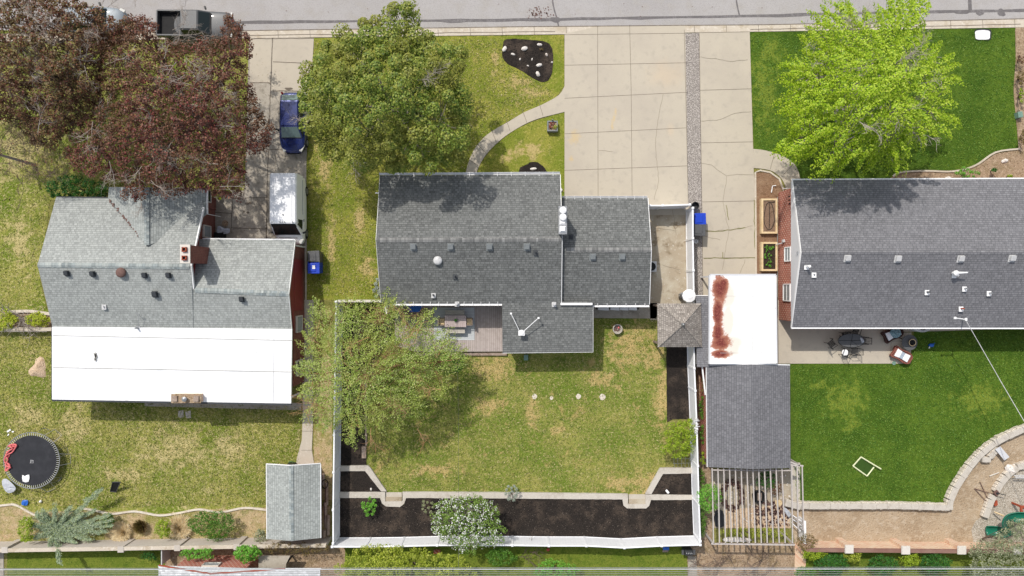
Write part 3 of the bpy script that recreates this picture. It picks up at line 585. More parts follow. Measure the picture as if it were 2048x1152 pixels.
def pipe_vent(t_, px, py, h, hh=.45, r=.05, m='vent_dark', base='vent_light'):
    c = P(px, py, h+.05); mb = MB().box((c.x, c.y-.04, c.z), (.3, .34, .03)); o = obj('vent_pipe', mb, M[base], t_)
    obj('pipe', MB().lathe((c.x, c.y, c.z-.1), [(r, 0), (r, hh)], 10), M[m], o)
    return o
def dome_vent(t_, px, py, h, r, m, hh=.28):
    c = P(px, py, h+hh); mb = MB().lathe((c.x, c.y, c.z-hh), [(r*.75, -.1), (r*.75, hh*.3), (r, hh*.35), (r, hh*.55), (r*.86, hh*.8), (r*.5, hh*.97), (0.02, hh)], 20)
    return obj('dome_vent', mb, m, t_, smooth=True)
def walls(t_, pts, h, m, name='wall', gables=()):
    return obj(name, MB().slab(pts, 0, h), m, t_)
def inset(rect, d):  # rect (x0,y0,x1,y1) world
    return (rect[0]+d, rect[1]+d, rect[2]-d, rect[3]-d)
def rectpts(r_): return [(r_[0], r_[1]), (r_[2], r_[1]), (r_[2], r_[3]), (r_[0], r_[3])]
def gable_x(t_, x, y0, y1, he, yr, hr, m, th=.1, name='gable_wall'):   # triangle wall in plane x
    d = th/2
    vs = [(x-d, y0, he), (x-d, y1, he), (x-d, yr, hr), (x+d, y0, he), (x+d, y1, he), (x+d, yr, hr)]
    return obj(name, MB().add(vs, [(0, 2, 1), (3, 4, 5), (0, 1, 4, 3), (1, 2, 5, 4), (2, 0, 3, 5)]), m, t_)
def window(t_, c, w, h, ax, m='glass', fm='white', nb=1):    # ax: 'x' facing +-x, 'y' facing +-y ; c centre on the wall face
    fr = MB(); gl = MB(); f = .07
    D = (lambda u, v, du, dv, t: ((c[0], c[1]+u, c[2]+v), (t, du, dv))) if ax == 'x' else (lambda u, v, du, dv, t: ((c[0]+u, c[1], c[2]+v), (du, t, dv)))
    for u, v, du, dv in ((-w/2, 0, f, h), (w/2, 0, f, h), (0, -h/2, w+f, f), (0, h/2, w+f, f)): fr.box(*D(u, v, du, dv, .16))
    for k in range(nb): fr.box(*D(0, -h/2+h*(k+1)/(nb+1), w-.02, .05, .12))
    o = obj('window', fr, M[fm], t_); obj('pane', gl.box(*D(0, 0, w, h, .08)), M[m], o); return o
# ---- middle house
mh = thing('house', 'charcoal shingled house in the middle with white metal chimney and roof dish', 'house', G(960, 480, 0))
he, hr = 2.75, 4.2
YR = P(0, 479, hr).y
planes = [[(760, 351, he), (1120, 349, he), (1124, 478, hr), (752, 480, hr)], [(752, 480, hr), (1124, 478, hr), (1122, 606, he), (762, 606, he)]]
roofpart(mh, planes, M['roof_mid'])
roofpart(mh, [[(1004, 606.5, he+.012), (1124, 605, he+.012), (1120.5, 609.5, he-.10), (1185, 609.5, he-.10), (1185, 704, 2.3), (1005, 706, 2.3)]][:0] or [[(1004, 604, he), (1186, 603, he), (1186, 704, 2.3), (1005, 706, 2.3)]], M['roof_mid'], name='porch_roof')
gr = [[(1124, 396, 2.4), (1296, 396, 2.4), (1303, 500, 3.6), (1124, 500, 3.6)], [(1124, 500, 3.6), (1303, 500, 3.6), (1299, 609, 2.4), (1124, 609, 2.4)]]
roofpart(mh, gr, M['roof_mid'], name='garage_roof')
ridge(mh, (752, 480, hr), (1124, 478, hr), .17, M['ridge_dark']); ridge(mh, (1132, 500, 3.6), (1302, 500, 3.6), .17, M['ridge_dark'])
gutter(mh, (758, 350, he), (1120, 348, he), 13, (0, 1)); gutter(mh, (785, 607, he), (1004, 607, he), 13, (0, -1)); gutter(mh, (1124, 396, 2.4), (1295, 396, 2.4), 10, (0, 1), .12)
gutter(mh, (1186, 610, 2.4), (1299, 610, 2.4), 6, (0, -1))
trimline(mh, (1121, 608, 2.9), (1185, 608, 2.9), .15, .16, name='flashing'); trimline(mh, (752, 480, hr), (760, 351, he), .04, .16); trimline(mh, (762, 606, he), (752, 480, hr), .04, .16)
trimline(mh, (1303, 500, 3.6), (1296, 396, 2.4), .04, .14); trimline(mh, (1299, 609, 2.4), (1303, 500, 3.6), .04, .14); trimline(mh, (1186, 704, 2.3), (1186, 612, 2.7), .04, .12); trimline(mh, (1005, 706, 2.3), (1186, 704, 2.3), .04, .12)
trimline(mh, (1124.5, 478, hr), (1120.5, 349, he), .04, .16); trimline(mh, (1123, 606, he), (1124.5, 478, hr), .04, .16)
x0, x1, y0, y1 = P(760, 0, he).x+.3, P(1122, 0, he).x-.3, P(0, 606, he).y+.45, P(0, 351, he).y-.45
walls(mh, [(x0, y0), (x1, y0), (x1, y1), (x0, y1)], he-.02, M['siding_grey'])
gable_x(mh, x0+.05, y0, y1, he-.02, YR, hr-.14, M['siding_grey']); gable_x(mh, x1-.05, y0, y1, he-.02, YR, hr-.14, M['siding_grey'])
gx1, gy0, gy1 = P(1298, 0, 2.4).x-.35, P(0, 609, 2.4).y+.6, P(0, 396, 2.4).y-.4
walls(mh, [(x1+.003, gy0), (gx1, gy0), (gx1, gy1), (x1+.003, gy1)], 2.35, M['siding_grey'], 'garage_wall')
gable_x(mh, gx1-.05, gy0, gy1, 2.35, P(0, 500, 3.6).y, 3.46, M['siding_grey'])
px0, px1, py0 = P(1005, 0, 2.3).x+.2, P(1186, 0, 2.3).x-.2, P(0, 705, 2.3).y+.3
walls(mh, [(px0, py0), (px1, py0), (px1, y0-.003), (px0, y0-.003)], 2.2, M['siding_grey'], 'porch_wall')
window(mh, (x0, -1.2, 1.6), 1.1, 1.0, 'x'); window(mh, (x0, 3.5, 1.6), 1.1, 1.0, 'x'); window(mh, (px0+3, py0, 1.3), 1.6, 1.1, 'y')
for x in (826, 901, 979, 1054): box_vent(mh, x, 493, 4.0, M['vent_mid'])
for x in (1186, 1245): box_vent(mh, x, 513, 3.4, M['vent_mid'])
dome_vent(mh, 875, 521, 3.7, .3, M['vent_light'])
for x, y, h in ((910, 552, 3.35), (1071, 504, 3.9), (1142, 473, 3.3)): pipe_vent(mh, x, y, h, .4, .055, base='vent_dark')
pipe_vent(mh, 867, 590, 2.95, .35, .06, 'vent_dark'); pipe_vent(mh, 914, 607, 2.75, .5, .09, 'vent_light'); pipe_vent(mh, 1108, 608, 2.75, .45, .09, 'vent_light')
# chimney of middle house
cx0, cx1 = P(1118, 0, 5.0).x, P(1133, 0, 5.0).x; cy0, cy1 = P(0, 468, 5.0).y, P(0, 413, 5.0).y; cc = ((cx0+cx1)/2, (cy0+cy1)/2)
ch = obj('chimney', MB().box((cc[0], cc[1], 3.75), (cx1-cx0-.06, cy1-cy0-.08, 2.5)), M['siding_grey'], mh)
obj('chimney_cap', MB().box((cc[0], cc[1], 5.03), (cx1-cx0+.06, cy1-cy0+.04, .06)), M['galv'], ch)
for k, yy in enumerate((cy1-.28, cy1-.72)): obj('flue', MB().lathe((cc[0], yy, 5.06), [(.19, 0), (.19, .2), (.24, .22), (.2, .3), (.02, .36)], 14), M['white'], ch)
for yy in (cy0+.3, cy0+.78): obj('chimney_cowl', MB().box((cc[0], yy, 5.14), (.42, .42, .16), 0, .55), M['white'], ch)
# roof dish: mount, two arms
d = thing('roof_dish', 'white rooftop antenna with two long arms on the rear porch roof', 'antenna', P(1043, 668, 2.5))
c = P(1043, 666, 2.9); obj('base_box', MB().box((c.x, c.y, 2.95), (.42, .34, .12)).lathe((c.x, c.y+.05, 3.0), [(.17, 0), (.17, .05), (.1, .06)], 16).tube([(c.x, c.y, 2.4), (c.x, c.y, 2.95)], .05), M['white'], d)
e1, e2 = P(1022, 627, 3.3), P(1077, 636, 3.3)
for e in (e1, e2): obj('arm', MB().tube([(c.x+(.12 if e == e2 else -.12), c.y+.1, 2.98), tuple(e)], .024).box(tuple(e), (.13, .12, .06)), M['white'], d)
obj('mast', MB().tube([(e1.x, e1.y, 3.3), (e1.x, e1.y, 2.6)], .02).tube([(e2.x, e2.y, 3.3), (e2.x, e2.y, 2.6)], .02), M['galv'], d)
# deck
dk = thing('deck', 'weathered timber deck behind the middle house', 'deck', G(900, 660, 0))
DZ = .35
obj('deck_floor', MB().slab(PX([(790, 610), (1010, 610), (1010, 703), (830, 704), (790, 690)], DZ), DZ-.06, DZ), M['deck'], dk)
obj('step', MB().slab(PX([(830, 705.5), (1014, 705.5), (1014, 711), (830, 711)], .2), .15, .2), M['timber_old'], dk)
obj('deck_skirt', MB().slab(PX([(790, 612), (1008, 612), (1008, 701), (830, 702), (790, 688)], .2), 0, .28), M['timber_old'], dk)
tag(obj('outdoor_rug', MB().slab(PX([(868, 615), (949, 615), (949, 680), (868, 680)], DZ+.02), DZ+.003, DZ+.02), M['rug']), 'pale grey rug under the deck dining table', 'rug')
tag(obj('outdoor_rug', MB().slab(PX([(800, 618), (860, 618), (860, 640), (800, 640)], DZ+.02), DZ+.003, DZ+.02), M['bark']), 'brown rug at the western end of the deck, half under the tree', 'rug')
def table(name, label, cx, cy, z, sx, sy, h, m, loc=None):
    t_ = thing(name, label, 'table' if sy > .5 else 'bench', (cx, cy, z))
    obj('tabletop' if sy > .5 else 'seat', MB().box((cx, cy, z+h-.03), (sx, sy, .06)), m, t_, bevel=.01)
    for a in (-1, 1):
        for b_ in (-1, 1): obj('leg', MB().box((cx+a*(sx/2-.1), cy+b_*(sy/2-.08), z+(h-.06)/2), (.08, .08, h-.06)), M['timber_old'], t_)
    return t_
c = P(911, 642.5, 1.1); table('dining_table', 'pale slatted dining table with a small plant on the deck', c.x, c.y, DZ+.02, 1.5, .82, .75, M['table_wood'])
c = P(910, 625, .8); table('bench', 'shaded wooden bench between the eaves and the deck table', c.x, c.y, DZ+.02, 1.34, .32, .45, M['bench_wood'])
c = P(911, 662, .8); table('bench', 'sunlit pale bench on the lawn side of the deck table', c.x, c.y, DZ+.02, 1.34, .32, .45, M['bench_wood'])
def deck_chair(label, px, py, rz):
    c = P(px, py, .9); t_ = thing('deck_chair', label, 'chair', (0, 0, 0), 'chairs at the deck table ends')
    obj('seat', MB().box((0, 0, .43), (.48, .5, .05)), M['timber_old'], t_, bevel=.01); obj('cushion', MB().box((0.02, 0, .49), (.4, .44, .08)), M['timber'], t_, bevel=.03)
    obj('backrest', MB().box((.24, 0, .66), (.05, .5, .42)), M['timber_old'], t_, bevel=.01)
    for a in (-1, 1):
        for b_ in (-1, 1): obj('leg', MB().box((a*.2, b_*.21, .2), (.05, .05, .4)), M['timber_old'], t_)
        obj('armrest', MB().box((0, a*.25, .64), (.5, .05, .04)), M['timber_old'], t_)
    t_.location = (c.x, c.y, DZ+.02); t_.rotation_euler = (0, 0, rz); return t_
deck_chair('wooden chair with straw cushion at the sunny eastern end of the deck table', 938, 643, 0)
deck_chair('wooden armchair at the western end of the deck table, under the tree', 884, 643, math.pi)
tp = thing('potted_plant', 'small green potted plant on the slatted deck table', 'plant', P(911, 641, 1.12))
c = P(911, 641, 1.2); obj('pot', MB().lathe((c.x, c.y, 1.12), [(.06, 0), (.08, .1)], 12), M['black'], tp)
PLANTPOT = (tp, c)
tag(obj('storage_box', MB().slab(PX([(812, 610), (844, 610), (838, 624), (818, 624)], .8), .36, .8), M['blue']), 'blue covered box against the wall on the western deck', 'box')
# sofa under garage eave
sf = thing('patio_sofa', 'white cushioned sofa under the rear garage eave', 'sofa', G(1235, 617, 0))
for a, b_ in ((1196, 1218), (1221, 1239), (1240, 1257), (1258, 1274)):
    obj('cushion', MB().slab(PX([(a, 611), (b_, 611), (b_, 621), (a, 620)], .5), .3, .5), M['white'], sf, bevel=.03)
obj('frame', MB().slab(PX([(1193, 608), (1278, 608), (1278, 619), (1193, 619)], .3), .05, .3), M['dark'], sf)
# AC unit
ac = thing('air_conditioner', 'round fan air conditioner beside the garage wall', 'air conditioner', G(1304, 533, 0))
c = P(1303, 533, .8); obj('casing', MB().box((c.x, c.y, .4), (.75, .75, .8)), M['vent_light'], ac, bevel=.04)
obj('fan_grille', MB().lathe((c.x, c.y, .8), [(.3, 0), (.3, .03), (.1, .04), (.1, .06), (.02, .06)], 20), M['black'], ac)
# ---- left house
lh = thing('house', 'grey shingled house on the left with red brick walls and white rear patio roof', 'house', G(340, 560, 0))
hm = 4.2
main = [[(112, 395, 2.6), (216, 396.5, 2.6), (405, 400, 2.6), (407, 415, 2.8), (382, 531, hm), (75, 530, hm)],
        [(75, 530, hm), (382, 531, hm), (387, 578, 3.6), (387, 660, 2.76), (105, 655, 2.76)]]
roofpart(lh, main, M['roof_left'])
roofpart(lh, [[(387, 478, 2.5), (590, 480, 2.5), (577, 588, 3.62), (387, 580, 3.62)], [(387, 580, 3.63), (577, 588, 3.62), (583, 660, 2.78), (387, 656, 2.77)]], M['roof_left'], name='garage_roof')
roofpart(lh, [[(218, 374, 2.95), (293, 374.5, 3.86), (293, 492, 3.9), (216, 396, 2.66)], [(293, 374.5, 3.86), (413, 377, 2.5), (413, 428, 2.5), (350, 470, 3.2), (293, 492, 3.9)]], M['roof_left_y'], name='cross_gable_roof')
ridge(lh, (75, 530, hm), (378, 533, hm), .17, M['ridge_left']); ridge(lh, (390, 580, 3.66), (577, 588, 3.62), .17, M['ridge_left']); ridge(lh, (293, 374.5, 3.88), (293, 490, 3.92), .16, M['ridge_left_y'])
# valley leaves
vm = MB(); r = random.Random(2)
for k in range(60):
    u = r.random()**.8; p = P(218+u*60, 398+u*72, 2.75+u*.85); vm.box((p.x+r.uniform(-.08, .08), p.y+r.uniform(-.08, .08), p.z+.03), (.1, .07, .02), r.uniform(0, 3))
obj('valley_leaves', vm, M['rustbrown'], lh)
trimline(lh, (407, 414, 2.82), (382, 531, hm), .07, .18); trimline(lh, (387, 578, 3.64), (382, 531, hm), .07, .18); trimline(lh, (590, 480, 2.5), (577, 588, 3.62), .05, .16); trimline(lh, (577, 588, 3.62), (583, 660, 2.78), .05, .16)
trimline(lh, (405, 477.5, 2.5), (590, 479.5, 2.5), .1, .12, name='gutter'); trimline(lh, (112, 394, 2.6), (216, 395.5, 2.6), .1, .1, M['vent_dark'], 'gutter'); trimline(lh, (413.5, 377, 2.5), (413.5, 428, 2.5), .1, .12, name='gutter')
LX0, LX1 = P(112, 0, 2.6).x+.35, P(590, 0, 2.5).x
lx0, lyn, lys = LX0, P(0, 400, 2.6).y-.4, P(0, 657, 2.7).y
xm = P(405, 0, 2.6).x-.25   # main east wall
walls(lh, [(lx0, lys), (xm, lys), (xm, lyn), (lx0, lyn)], 2.55, M['brick_red'])
gable_x(lh, lx0+.05, lys, lyn, 2.55, P(0, 530, hm).y, hm-.15, M['siding_red']); gable_x(lh, xm-.05, lys, lyn, 2.55, P(0, 530, hm).y, hm-.15, M['siding_red'])
gx = LX1+.02-.12; gyn = P(0, 480, 2.5).y-.3
walls(lh, [(xm+.003, lys), (gx, lys), (gx, gyn), (xm+.003, gyn)], 2.44, M['brick_red'], 'garage_wall')
gable_x(lh, gx-.02, lys, gyn, 2.44, P(0, 586, 3.6).y, 3.5, M['siding_red'])
obj('side_siding', MB().box((gx+.02, (lys+gyn)/2+.1, 1.55), (.06, (gyn-lys)*.62, 1.8)), M['siding_red'], lh)
obj('rake_trim', MB().box((gx+.03, gyn-.05, 1.25), (.08, .1, 2.4)), M['white'], lh)
walls(lh, [(P(230, 0, 2.6).x, lyn+.003), (P(402, 0, 2.4).x, lyn+.003), (P(402, 0, 2.4).x, P(0, 378, 2.5).y-.3), (P(230, 0, 2.6).x, P(0, 378, 2.5).y-.3)], 2.45, M['brick_red'], 'front_wall')
window(lh, (gx+.03, P(0, 648, 1.5).y, 1.4), 1.1, 1.2, 'x', 'glass', 'offwhite', 0)
window(lh, (gx+.03, P(0, 735, 1.5).y, 1.4), 1.0, 1.2, 'x', 'glass_dark', 'offwhite', 0)
window(lh, (xm+.02, P(0, 463, 1.5).y, 1.45), .8, 1.1, 'x', 'glass', 'offwhite', 0)
window(lh, (xm+.02, P(0, 400, 1.5).y+.3, 1.45), .8, 1.1, 'x', 'glass_dark', 'offwhite', 0)
trimline(lh, (414, 428, 2.3), (440, 433, .3), .08, .08, name='downpipe')
for x, y in ((131, 546), (183, 547), (287, 550), (335, 550)): box_vent(lh, x, y, 4.05, M['vent_dark'], .28)
box_vent(lh, 308, 588, 3.65, M['vent_dark'], .32); box_vent(lh, 482, 598, 3.55, M['vent_dark'], .28)
dome_vent(lh, 239, 545, 4.05, .33, M['rustbrown'])
pipe_vent(lh, 208, 613, 3.3, .25, .05, 'vent_light'); pipe_vent(lh, 277, 656, 2.8, .5, .06, 'galv', 'galv')
obj('antenna_wire', MB().tube([P(272, 627, 3.4), P(277, 628, 3.5), P(287, 639, 3.0)], .015).tube([P(277, 628, 3.5), P(277, 660, 2.9)], .012), M['galv'], lh)
# white patio roof
roofpart(lh, [[(104, 653.5, 2.92), (584, 658, 2.92), (582, 807, 2.66), (104, 799, 2.66)]], M['membrane'], .16, 'patio_roof')
for a, b in (((106, 671, 2.9), (584, 681, 2.89)), ((106, 735, 2.79), (584, 744, 2.79))):
    trimline(lh, (a[0], a[1], a[2]+.006), (b[0], b[1], b[2]+.006), .035, .01, M['grime'], 'roof_seam')
trimline(lh, (548, 658, 2.93), (546, 804, 2.69), .03, .01, M['siding_white'], 'roof_seam')
trimline(lh, (104, 801, 2.62), (582, 809, 2.62), .1, .14, M['vent_dark'], 'gutter'); trimline(lh, (103.5, 653.5, 2.9), (103.5, 800, 2.66), .05, .14, M['grey'], 'fascia')
gm = MB()
for k in range(5): blot(gm, 191+r.uniform(-2, 2), 708+k*3, 3.2-.3*k, 3, 2.87, 9, k, 2.86)
obj('grime_patch', gm, M['grime'], lh)
wy = P(0, 806, 2.6).y+1.1
walls(lh, [(P(104, 0, 2.7).x+.5, wy), (gx, wy), (gx, lys-.003), (P(104, 0, 2.7).x+.5, lys-.003)], 2.5, M['brick_red'], 'rear_wall')
for px in (150, 290, 430, 575):
    c = P(px, 800, 2.5); obj('porch_post', MB().box((c.x, c.y+.1, 1.25), (.12, .12, 2.5)), M['white'], lh)
c0, c1 = P(343, 788, 3.1), P(402, 806, 3.1)
c = (c0+c1)/2; ch = obj('chimney', MB().box((c.x, c.y, 1.55), (c1.x-c0.x-.1, c0.y-c1.y-.06, 3.06)), M['brick_pale'], lh)
obj('chimney_cap', MB().box((c.x, c.y, 3.11), (c1.x-c0.x, c0.y-c1.y, .08)), M['bark'], ch)
for dx in (-.72, .72): obj('flue', MB().box((c.x+dx, c.y, 3.2), (.34, .38, .12)), M['timber_old'], ch)
obj('flue_cowl', MB().lathe((c.x, c.y, 3.14), [(.12, 0), (.12, .25), (.17, .27), (.02, .36)], 14), M['galv'], ch)
# front chimney with two clay flues
c0, c1 = P(361, 490, 5.5), P(379, 525, 5.5); c = (c0+c1)/2; sx_, sy_ = (c1.x-c0.x), (c0.y-c1.y)
ch = obj('chimney', MB().box((c.x+.03, c.y, 3.9), (sx_, sy_*1.0, 3.1)), M['brick_red'], lh)
obj('chimney_cap', MB().box((c.x, c.y, 5.47), (sx_+.07, sy_+.07, .07)), M['offwhite'], ch)
M['clay'] = plain('clay', C(176, 84, 56), .8)
for dy in (-.27, .27):
    fm = MB()
    for a, b_, u, v in ((-.12, 0, .05, .3), (.12, 0, .05, .3), (0, -.12, .3, .05), (0, .12, .3, .05)): fm.box((c.x+a, c.y+dy+b_, 5.56), (u, v, .2))
    o = obj('flue', fm, M['clay'], ch); obj('flue_opening', MB().box((c.x, c.y+dy, 5.52), (.2, .2, .04)), M['black'], o)
# ---- right house
rh = thing('house', 'large slate grey shingled house on the right with orange brick side and white gable', 'house', G(1850, 500, 0))
he, hr = 2.6, 4.3
roofpart(rh, [[(1586, 360, he), (2400, 356, he), (2420, 505, hr), (1603, 505, hr)], [(1603, 505, hr), (2420, 505, hr), (2400, 656, he), (1584, 655, he)]], M['roof_right'])
ridge(rh, (1604, 505, hr), (2420, 505, hr), .14, M['roof_right'])
trimline(rh, (1586, 360, he), (1603, 505, hr), .06, .2); trimline(rh, (1603, 505, hr), (1584, 655, he), .06, .2)
trimline(rh, (1584, 359, he), (2400, 355, he), .1, .12, name='gutter'); trimline(rh, (1583, 656, he), (2400, 657, he), .1, .12, name='gutter')
rx = P(1586, 0, 2.55).x; ry1 = P(0, 362, he).y-.42; ry0 = P(0, 655, he).y+.42; yr_ = P(0, 505, hr).y
walls(rh, [(rx, ry0), (40, ry0), (40, ry1), (rx, ry1)], 2.5, M['brick_or'])
gable_x(rh, rx-.05, ry0-.4, ry1+.4, 2.5, yr_, 4.17, M['siding_white'], .14)
obj('gable_louvre', MB().lathe((rx-.14, yr_, 3.6), [(.02, 0), (.12, .1)], 10), M['galv'], rh)
window(rh, (rx-.01, P(0, 508, 2).y, 1.75), .95, .95, 'x'); window(rh, (rx-.01, P(0, 585, 2).y, 1.6), 1.15, 1.15, 'x')
om = MB()
for k in range(3): om.box((rx-.005, P(0, 400, 2).y-.25+k*.25, 1.95), (.03, .1, .22))
obj('brick_vent', om, M['black'], rh)
obj('meter_box', MB().box((rx-.08, P(0, 482, 1).y, 1.1), (.12, .2, .3)).tube([(rx-.35, P(0, 488, 1).y, .5), (rx-.05, P(0, 486, 1).y, .9)], .03), M['vent_light'], rh)
obj('cable', MB().tube([(rx-.12, P(0, 395, 0).y, .15), (rx-.12, P(0, 630, 0).y, .15)], .03), M['vent_mid'], rh)
for x, y in ((1697, 516), (1798, 517), (1924, 517), (2027, 516)): box_vent(rh, x, y, 4.15, M['vent_light'], .35)
pipe_vent(rh, 1613, 533, 3.95, .6, .09, 'white', 'white'); pipe_vent(rh, 1628, 549, 3.8, .2, .05, 'galv', 'white')
pipe_vent(rh, 1854, 584, 3.4, .4, .055, 'vent_dark', 'white'); pipe_vent(rh, 1929, 577, 3.5, .4, .05, 'galv', 'white'); pipe_vent(rh, 1978, 586, 3.4, .4, .05, 'galv', 'white'); pipe_vent(rh, 1922, 617, 3.1, .4, .05, 'clay', 'white')
o = pipe_vent(rh, 1908, 550, 3.75, .5, .1, 'white', 'white'); c = P(1912, 546, 4.3)
obj('cowl', MB().lathe((c.x, c.y, c.z-.3), [(.1, 0), (.1, .2), (.17, .24), (.17, .36), (.03, .44)], 14).tube([(c.x, c.y, c.z), (c.x+.7, c.y+.03, c.z+.1)], [.09, .04]), M['white'], o)
# service mast and drop wires
ms = thing('service_mast', 'white electrical service mast on the rear eave of the right house', 'mast', P(1920, 640, 2.9))
a, b = P(1910, 636, 4.2), P(1932, 639, 4.0); obj('mast_pipe', MB().tube([P(1925, 640, 2.7), P(1932, 639, 4.0)], .035).tube([tuple(a), tuple(b)], .035), M['white'], ms)
obj('weather_head', MB().box(tuple(a), (.14, .16, .12)).box(tuple(b), (.12, .2, .12)), M['white'], ms, bevel=.02)
wr = thing('service_cable', 'white twisted service cable running from the right house mast to the lines', 'cable', P(1932, 640, 4.0))
obj('wire', MB().tube([P(1932, 641, 4.0), P(1960, 690, 3.9), P(2000, 760, 4.3), P(2048, 842, 5.2), P(2140, 1000, 6.5), P(2250, 1140, 8.0)], .022), M['vent_light'], wr)
# ---- garage (right) and carport, lean-to, gazebo
gg = thing('garage', 'detached grey shingled garage between carport and pergola', 'garage', G(1500, 830, 0))
roofpart(gg, [[(1413, 731, 2.4), (1500, 729, 2.95), (1508, 938, 2.95), (1415, 934, 2.4)], [(1500, 729, 2.95), (1580, 731, 2.4), (1581, 936, 2.4), (1508, 938, 2.95)]], M['roof_shed'], .1)
trimline(gg, (1412, 730, 2.42), (1500, 728, 2.97), .06, .14); trimline(gg, (1500, 728, 2.97), (1580, 730, 2.42), .06, .14)
walls(gg, PX([(1418, 735), (1573, 735), (1573, 925), (1420, 925)], 2.3), 2.25, M['brick_or'])
trimline(gg, (1413, 731, 2.4), (1415, 934, 2.4), .06, .12)
trimline(gg, (1404, 728, 2.1), (1411, 790, 2.1), .09, .1, name='downpipe')
cp = thing('carport', 'flat white metal carport with a long rust stain', 'carport', G(1487, 640, 0))
roofpart(cp, [[(1421, 550, 2.9), (1552, 550, 2.9), (1554, 727, 2.9), (1420, 728, 2.9)]], M['carport'], .18, 'roof')
trimline(cp, (1421, 549, 2.94), (1552, 549, 2.94), .08, .22, M['siding_white'], 'fascia'); trimline(cp, (1420, 550, 2.94), (1419, 728, 2.94), .1, .22, M['siding_white'], 'fascia'); trimline(cp, (1552, 550, 2.94), (1554, 727, 2.94), .08, .22, M['siding_white'], 'fascia')
trimline(cp, (1506, 592, 2.907), (1505, 702, 2.907), .03, .01, M['grime'], 'roof_seam'); trimline(cp, (1440, 706, 2.907), (1552, 706, 2.907), .02, .008, M['siding_grey'], 'roof_seam'); trimline(cp, (1450, 592, 2.907), (1552, 593, 2.907), .02, .008, M['siding_grey'], 'roof_seam'); trimline(cp, (1552, 612, 2.907), (1516, 727, 2.907), .02, .008, M['grime'], 'roof_seam')
for px, py in ((1424, 553), (1549, 553), (1424, 722), (1549, 722), (1424, 640), (1549, 640)):
    c = P(px, py, 2.7); obj('post', MB().box((c.x, c.y, 1.36), (.1, .1, 2.72)), M['white'], cp)
rail_ = thing('timber_rail', 'new pine side boards along the carport', 'fence', G(1545, 600, 0)); obj('board', MB().slab(PX([(1550, 555), (1554, 555), (1554, 630), (1550, 630)], 2.2), .2, 2.2), M['timber'], rail_)
lt = thing('lean_to_shed', 'narrow grey lean-to shed between gazebo and carport', 'shed', G(1408, 665, 0))
roofpart(lt, [[(1392, 592, 2.3), (1419, 592, 2.5), (1419, 734, 2.5), (1394, 734, 2.3)]], M['roof_right'], .08); walls(lt, PX([(1397, 596), (1414, 596), (1414, 730), (1398, 730)], 2.2), 2.2, M['siding_grey'])
trimline(lt, (1392, 591, 2.34), (1419, 591, 2.54), .04, .1)
gz = thing('gazebo', 'square gazebo with a pyramid shake roof beside the fence', 'gazebo', G(1360, 645, 0))
ap, ca, cb, cc_, cd = (1366, 649, 3.5), (1315, 607, 2.5), (1402, 607, 2.5), (1404, 694, 2.5), (1316, 694, 2.5)
roofpart(gz, [[ca, cb, ap]], M['roof_gaz']); roofpart(gz, [[cd, cc_, ap]], M['roof_gaz']); roofpart(gz, [[cb, cc_, ap]], M['roof_gaz_y']); roofpart(gz, [[ca, cd, ap]], M['roof_gaz_y'])
for q in (ca, cb, cc_, cd): obj('hip_cap', MB().tube([P(*ap), P(*q)], .05, 5), M['roof_gaz'], gz)
c = P(*ap); obj('finial', MB().lathe((c.x, c.y, 3.46), [(.13, 0), (.1, .1), (.05, .14), (.07, .2), (.02, .26)], 12), M['galv'], gz, smooth=True)
for px, py in ((1322, 612), (1396, 612), (1398, 688), (1322, 688)):
    c = P(px, py, 2.4); obj('post', MB().box((c.x, c.y, 1.2), (.13, .13, 2.4)), M['timber_old'], gz)
# ---- left shed
sh = thing('garden_shed', 'small grey shingled garden shed in the left back yard', 'shed', G(590, 1000, 0))
roofpart(sh, [[(533, 929, 2.1), (581, 932, 2.75), (583, 1082, 2.75), (534, 1078, 2.1)], [(581, 932, 2.75), (640, 928, 2.1), (641, 1076, 2.1), (583, 1082, 2.75)]], M['roof_left_y'], .1)
ridge(sh, (582, 932, 2.76), (583, 1082, 2.76), .15, M['ridge_left_y'])
for a, b in (((532, 928, 2.12), (581, 931, 2.77)), ((581, 931, 2.77), (641, 927, 2.12)), ((532.5, 929, 2.1), (533.5, 1078, 2.1)), ((641, 928, 2.1), (641.5, 1076, 2.1))): trimline(sh, a, b, .05, .1)
walls(sh, PX([(541, 945), (622, 945), (622, 1068), (541, 1068)], 2.1), 2.05, M['siding_red'])
ya = P(0, 945, 2.1).y
obj('gable_wall', MB().add([(P(541, 0, 2.1).x, ya, 2.05), (P(622, 0, 2.1).x, ya, 2.05), (P(582, 0, 2.6).x, ya, 2.62), (P(541, 0, 2.1).x, ya-.08, 2.05), (P(622, 0, 2.1).x, ya-.08, 2.05), (P(582, 0, 2.6).x, ya-.08, 2.62)], [(0, 1, 2), (5, 4, 3), (0, 2, 5, 3), (1, 4, 5, 2), (0, 3, 4, 1)]), M['siding_red'], sh)
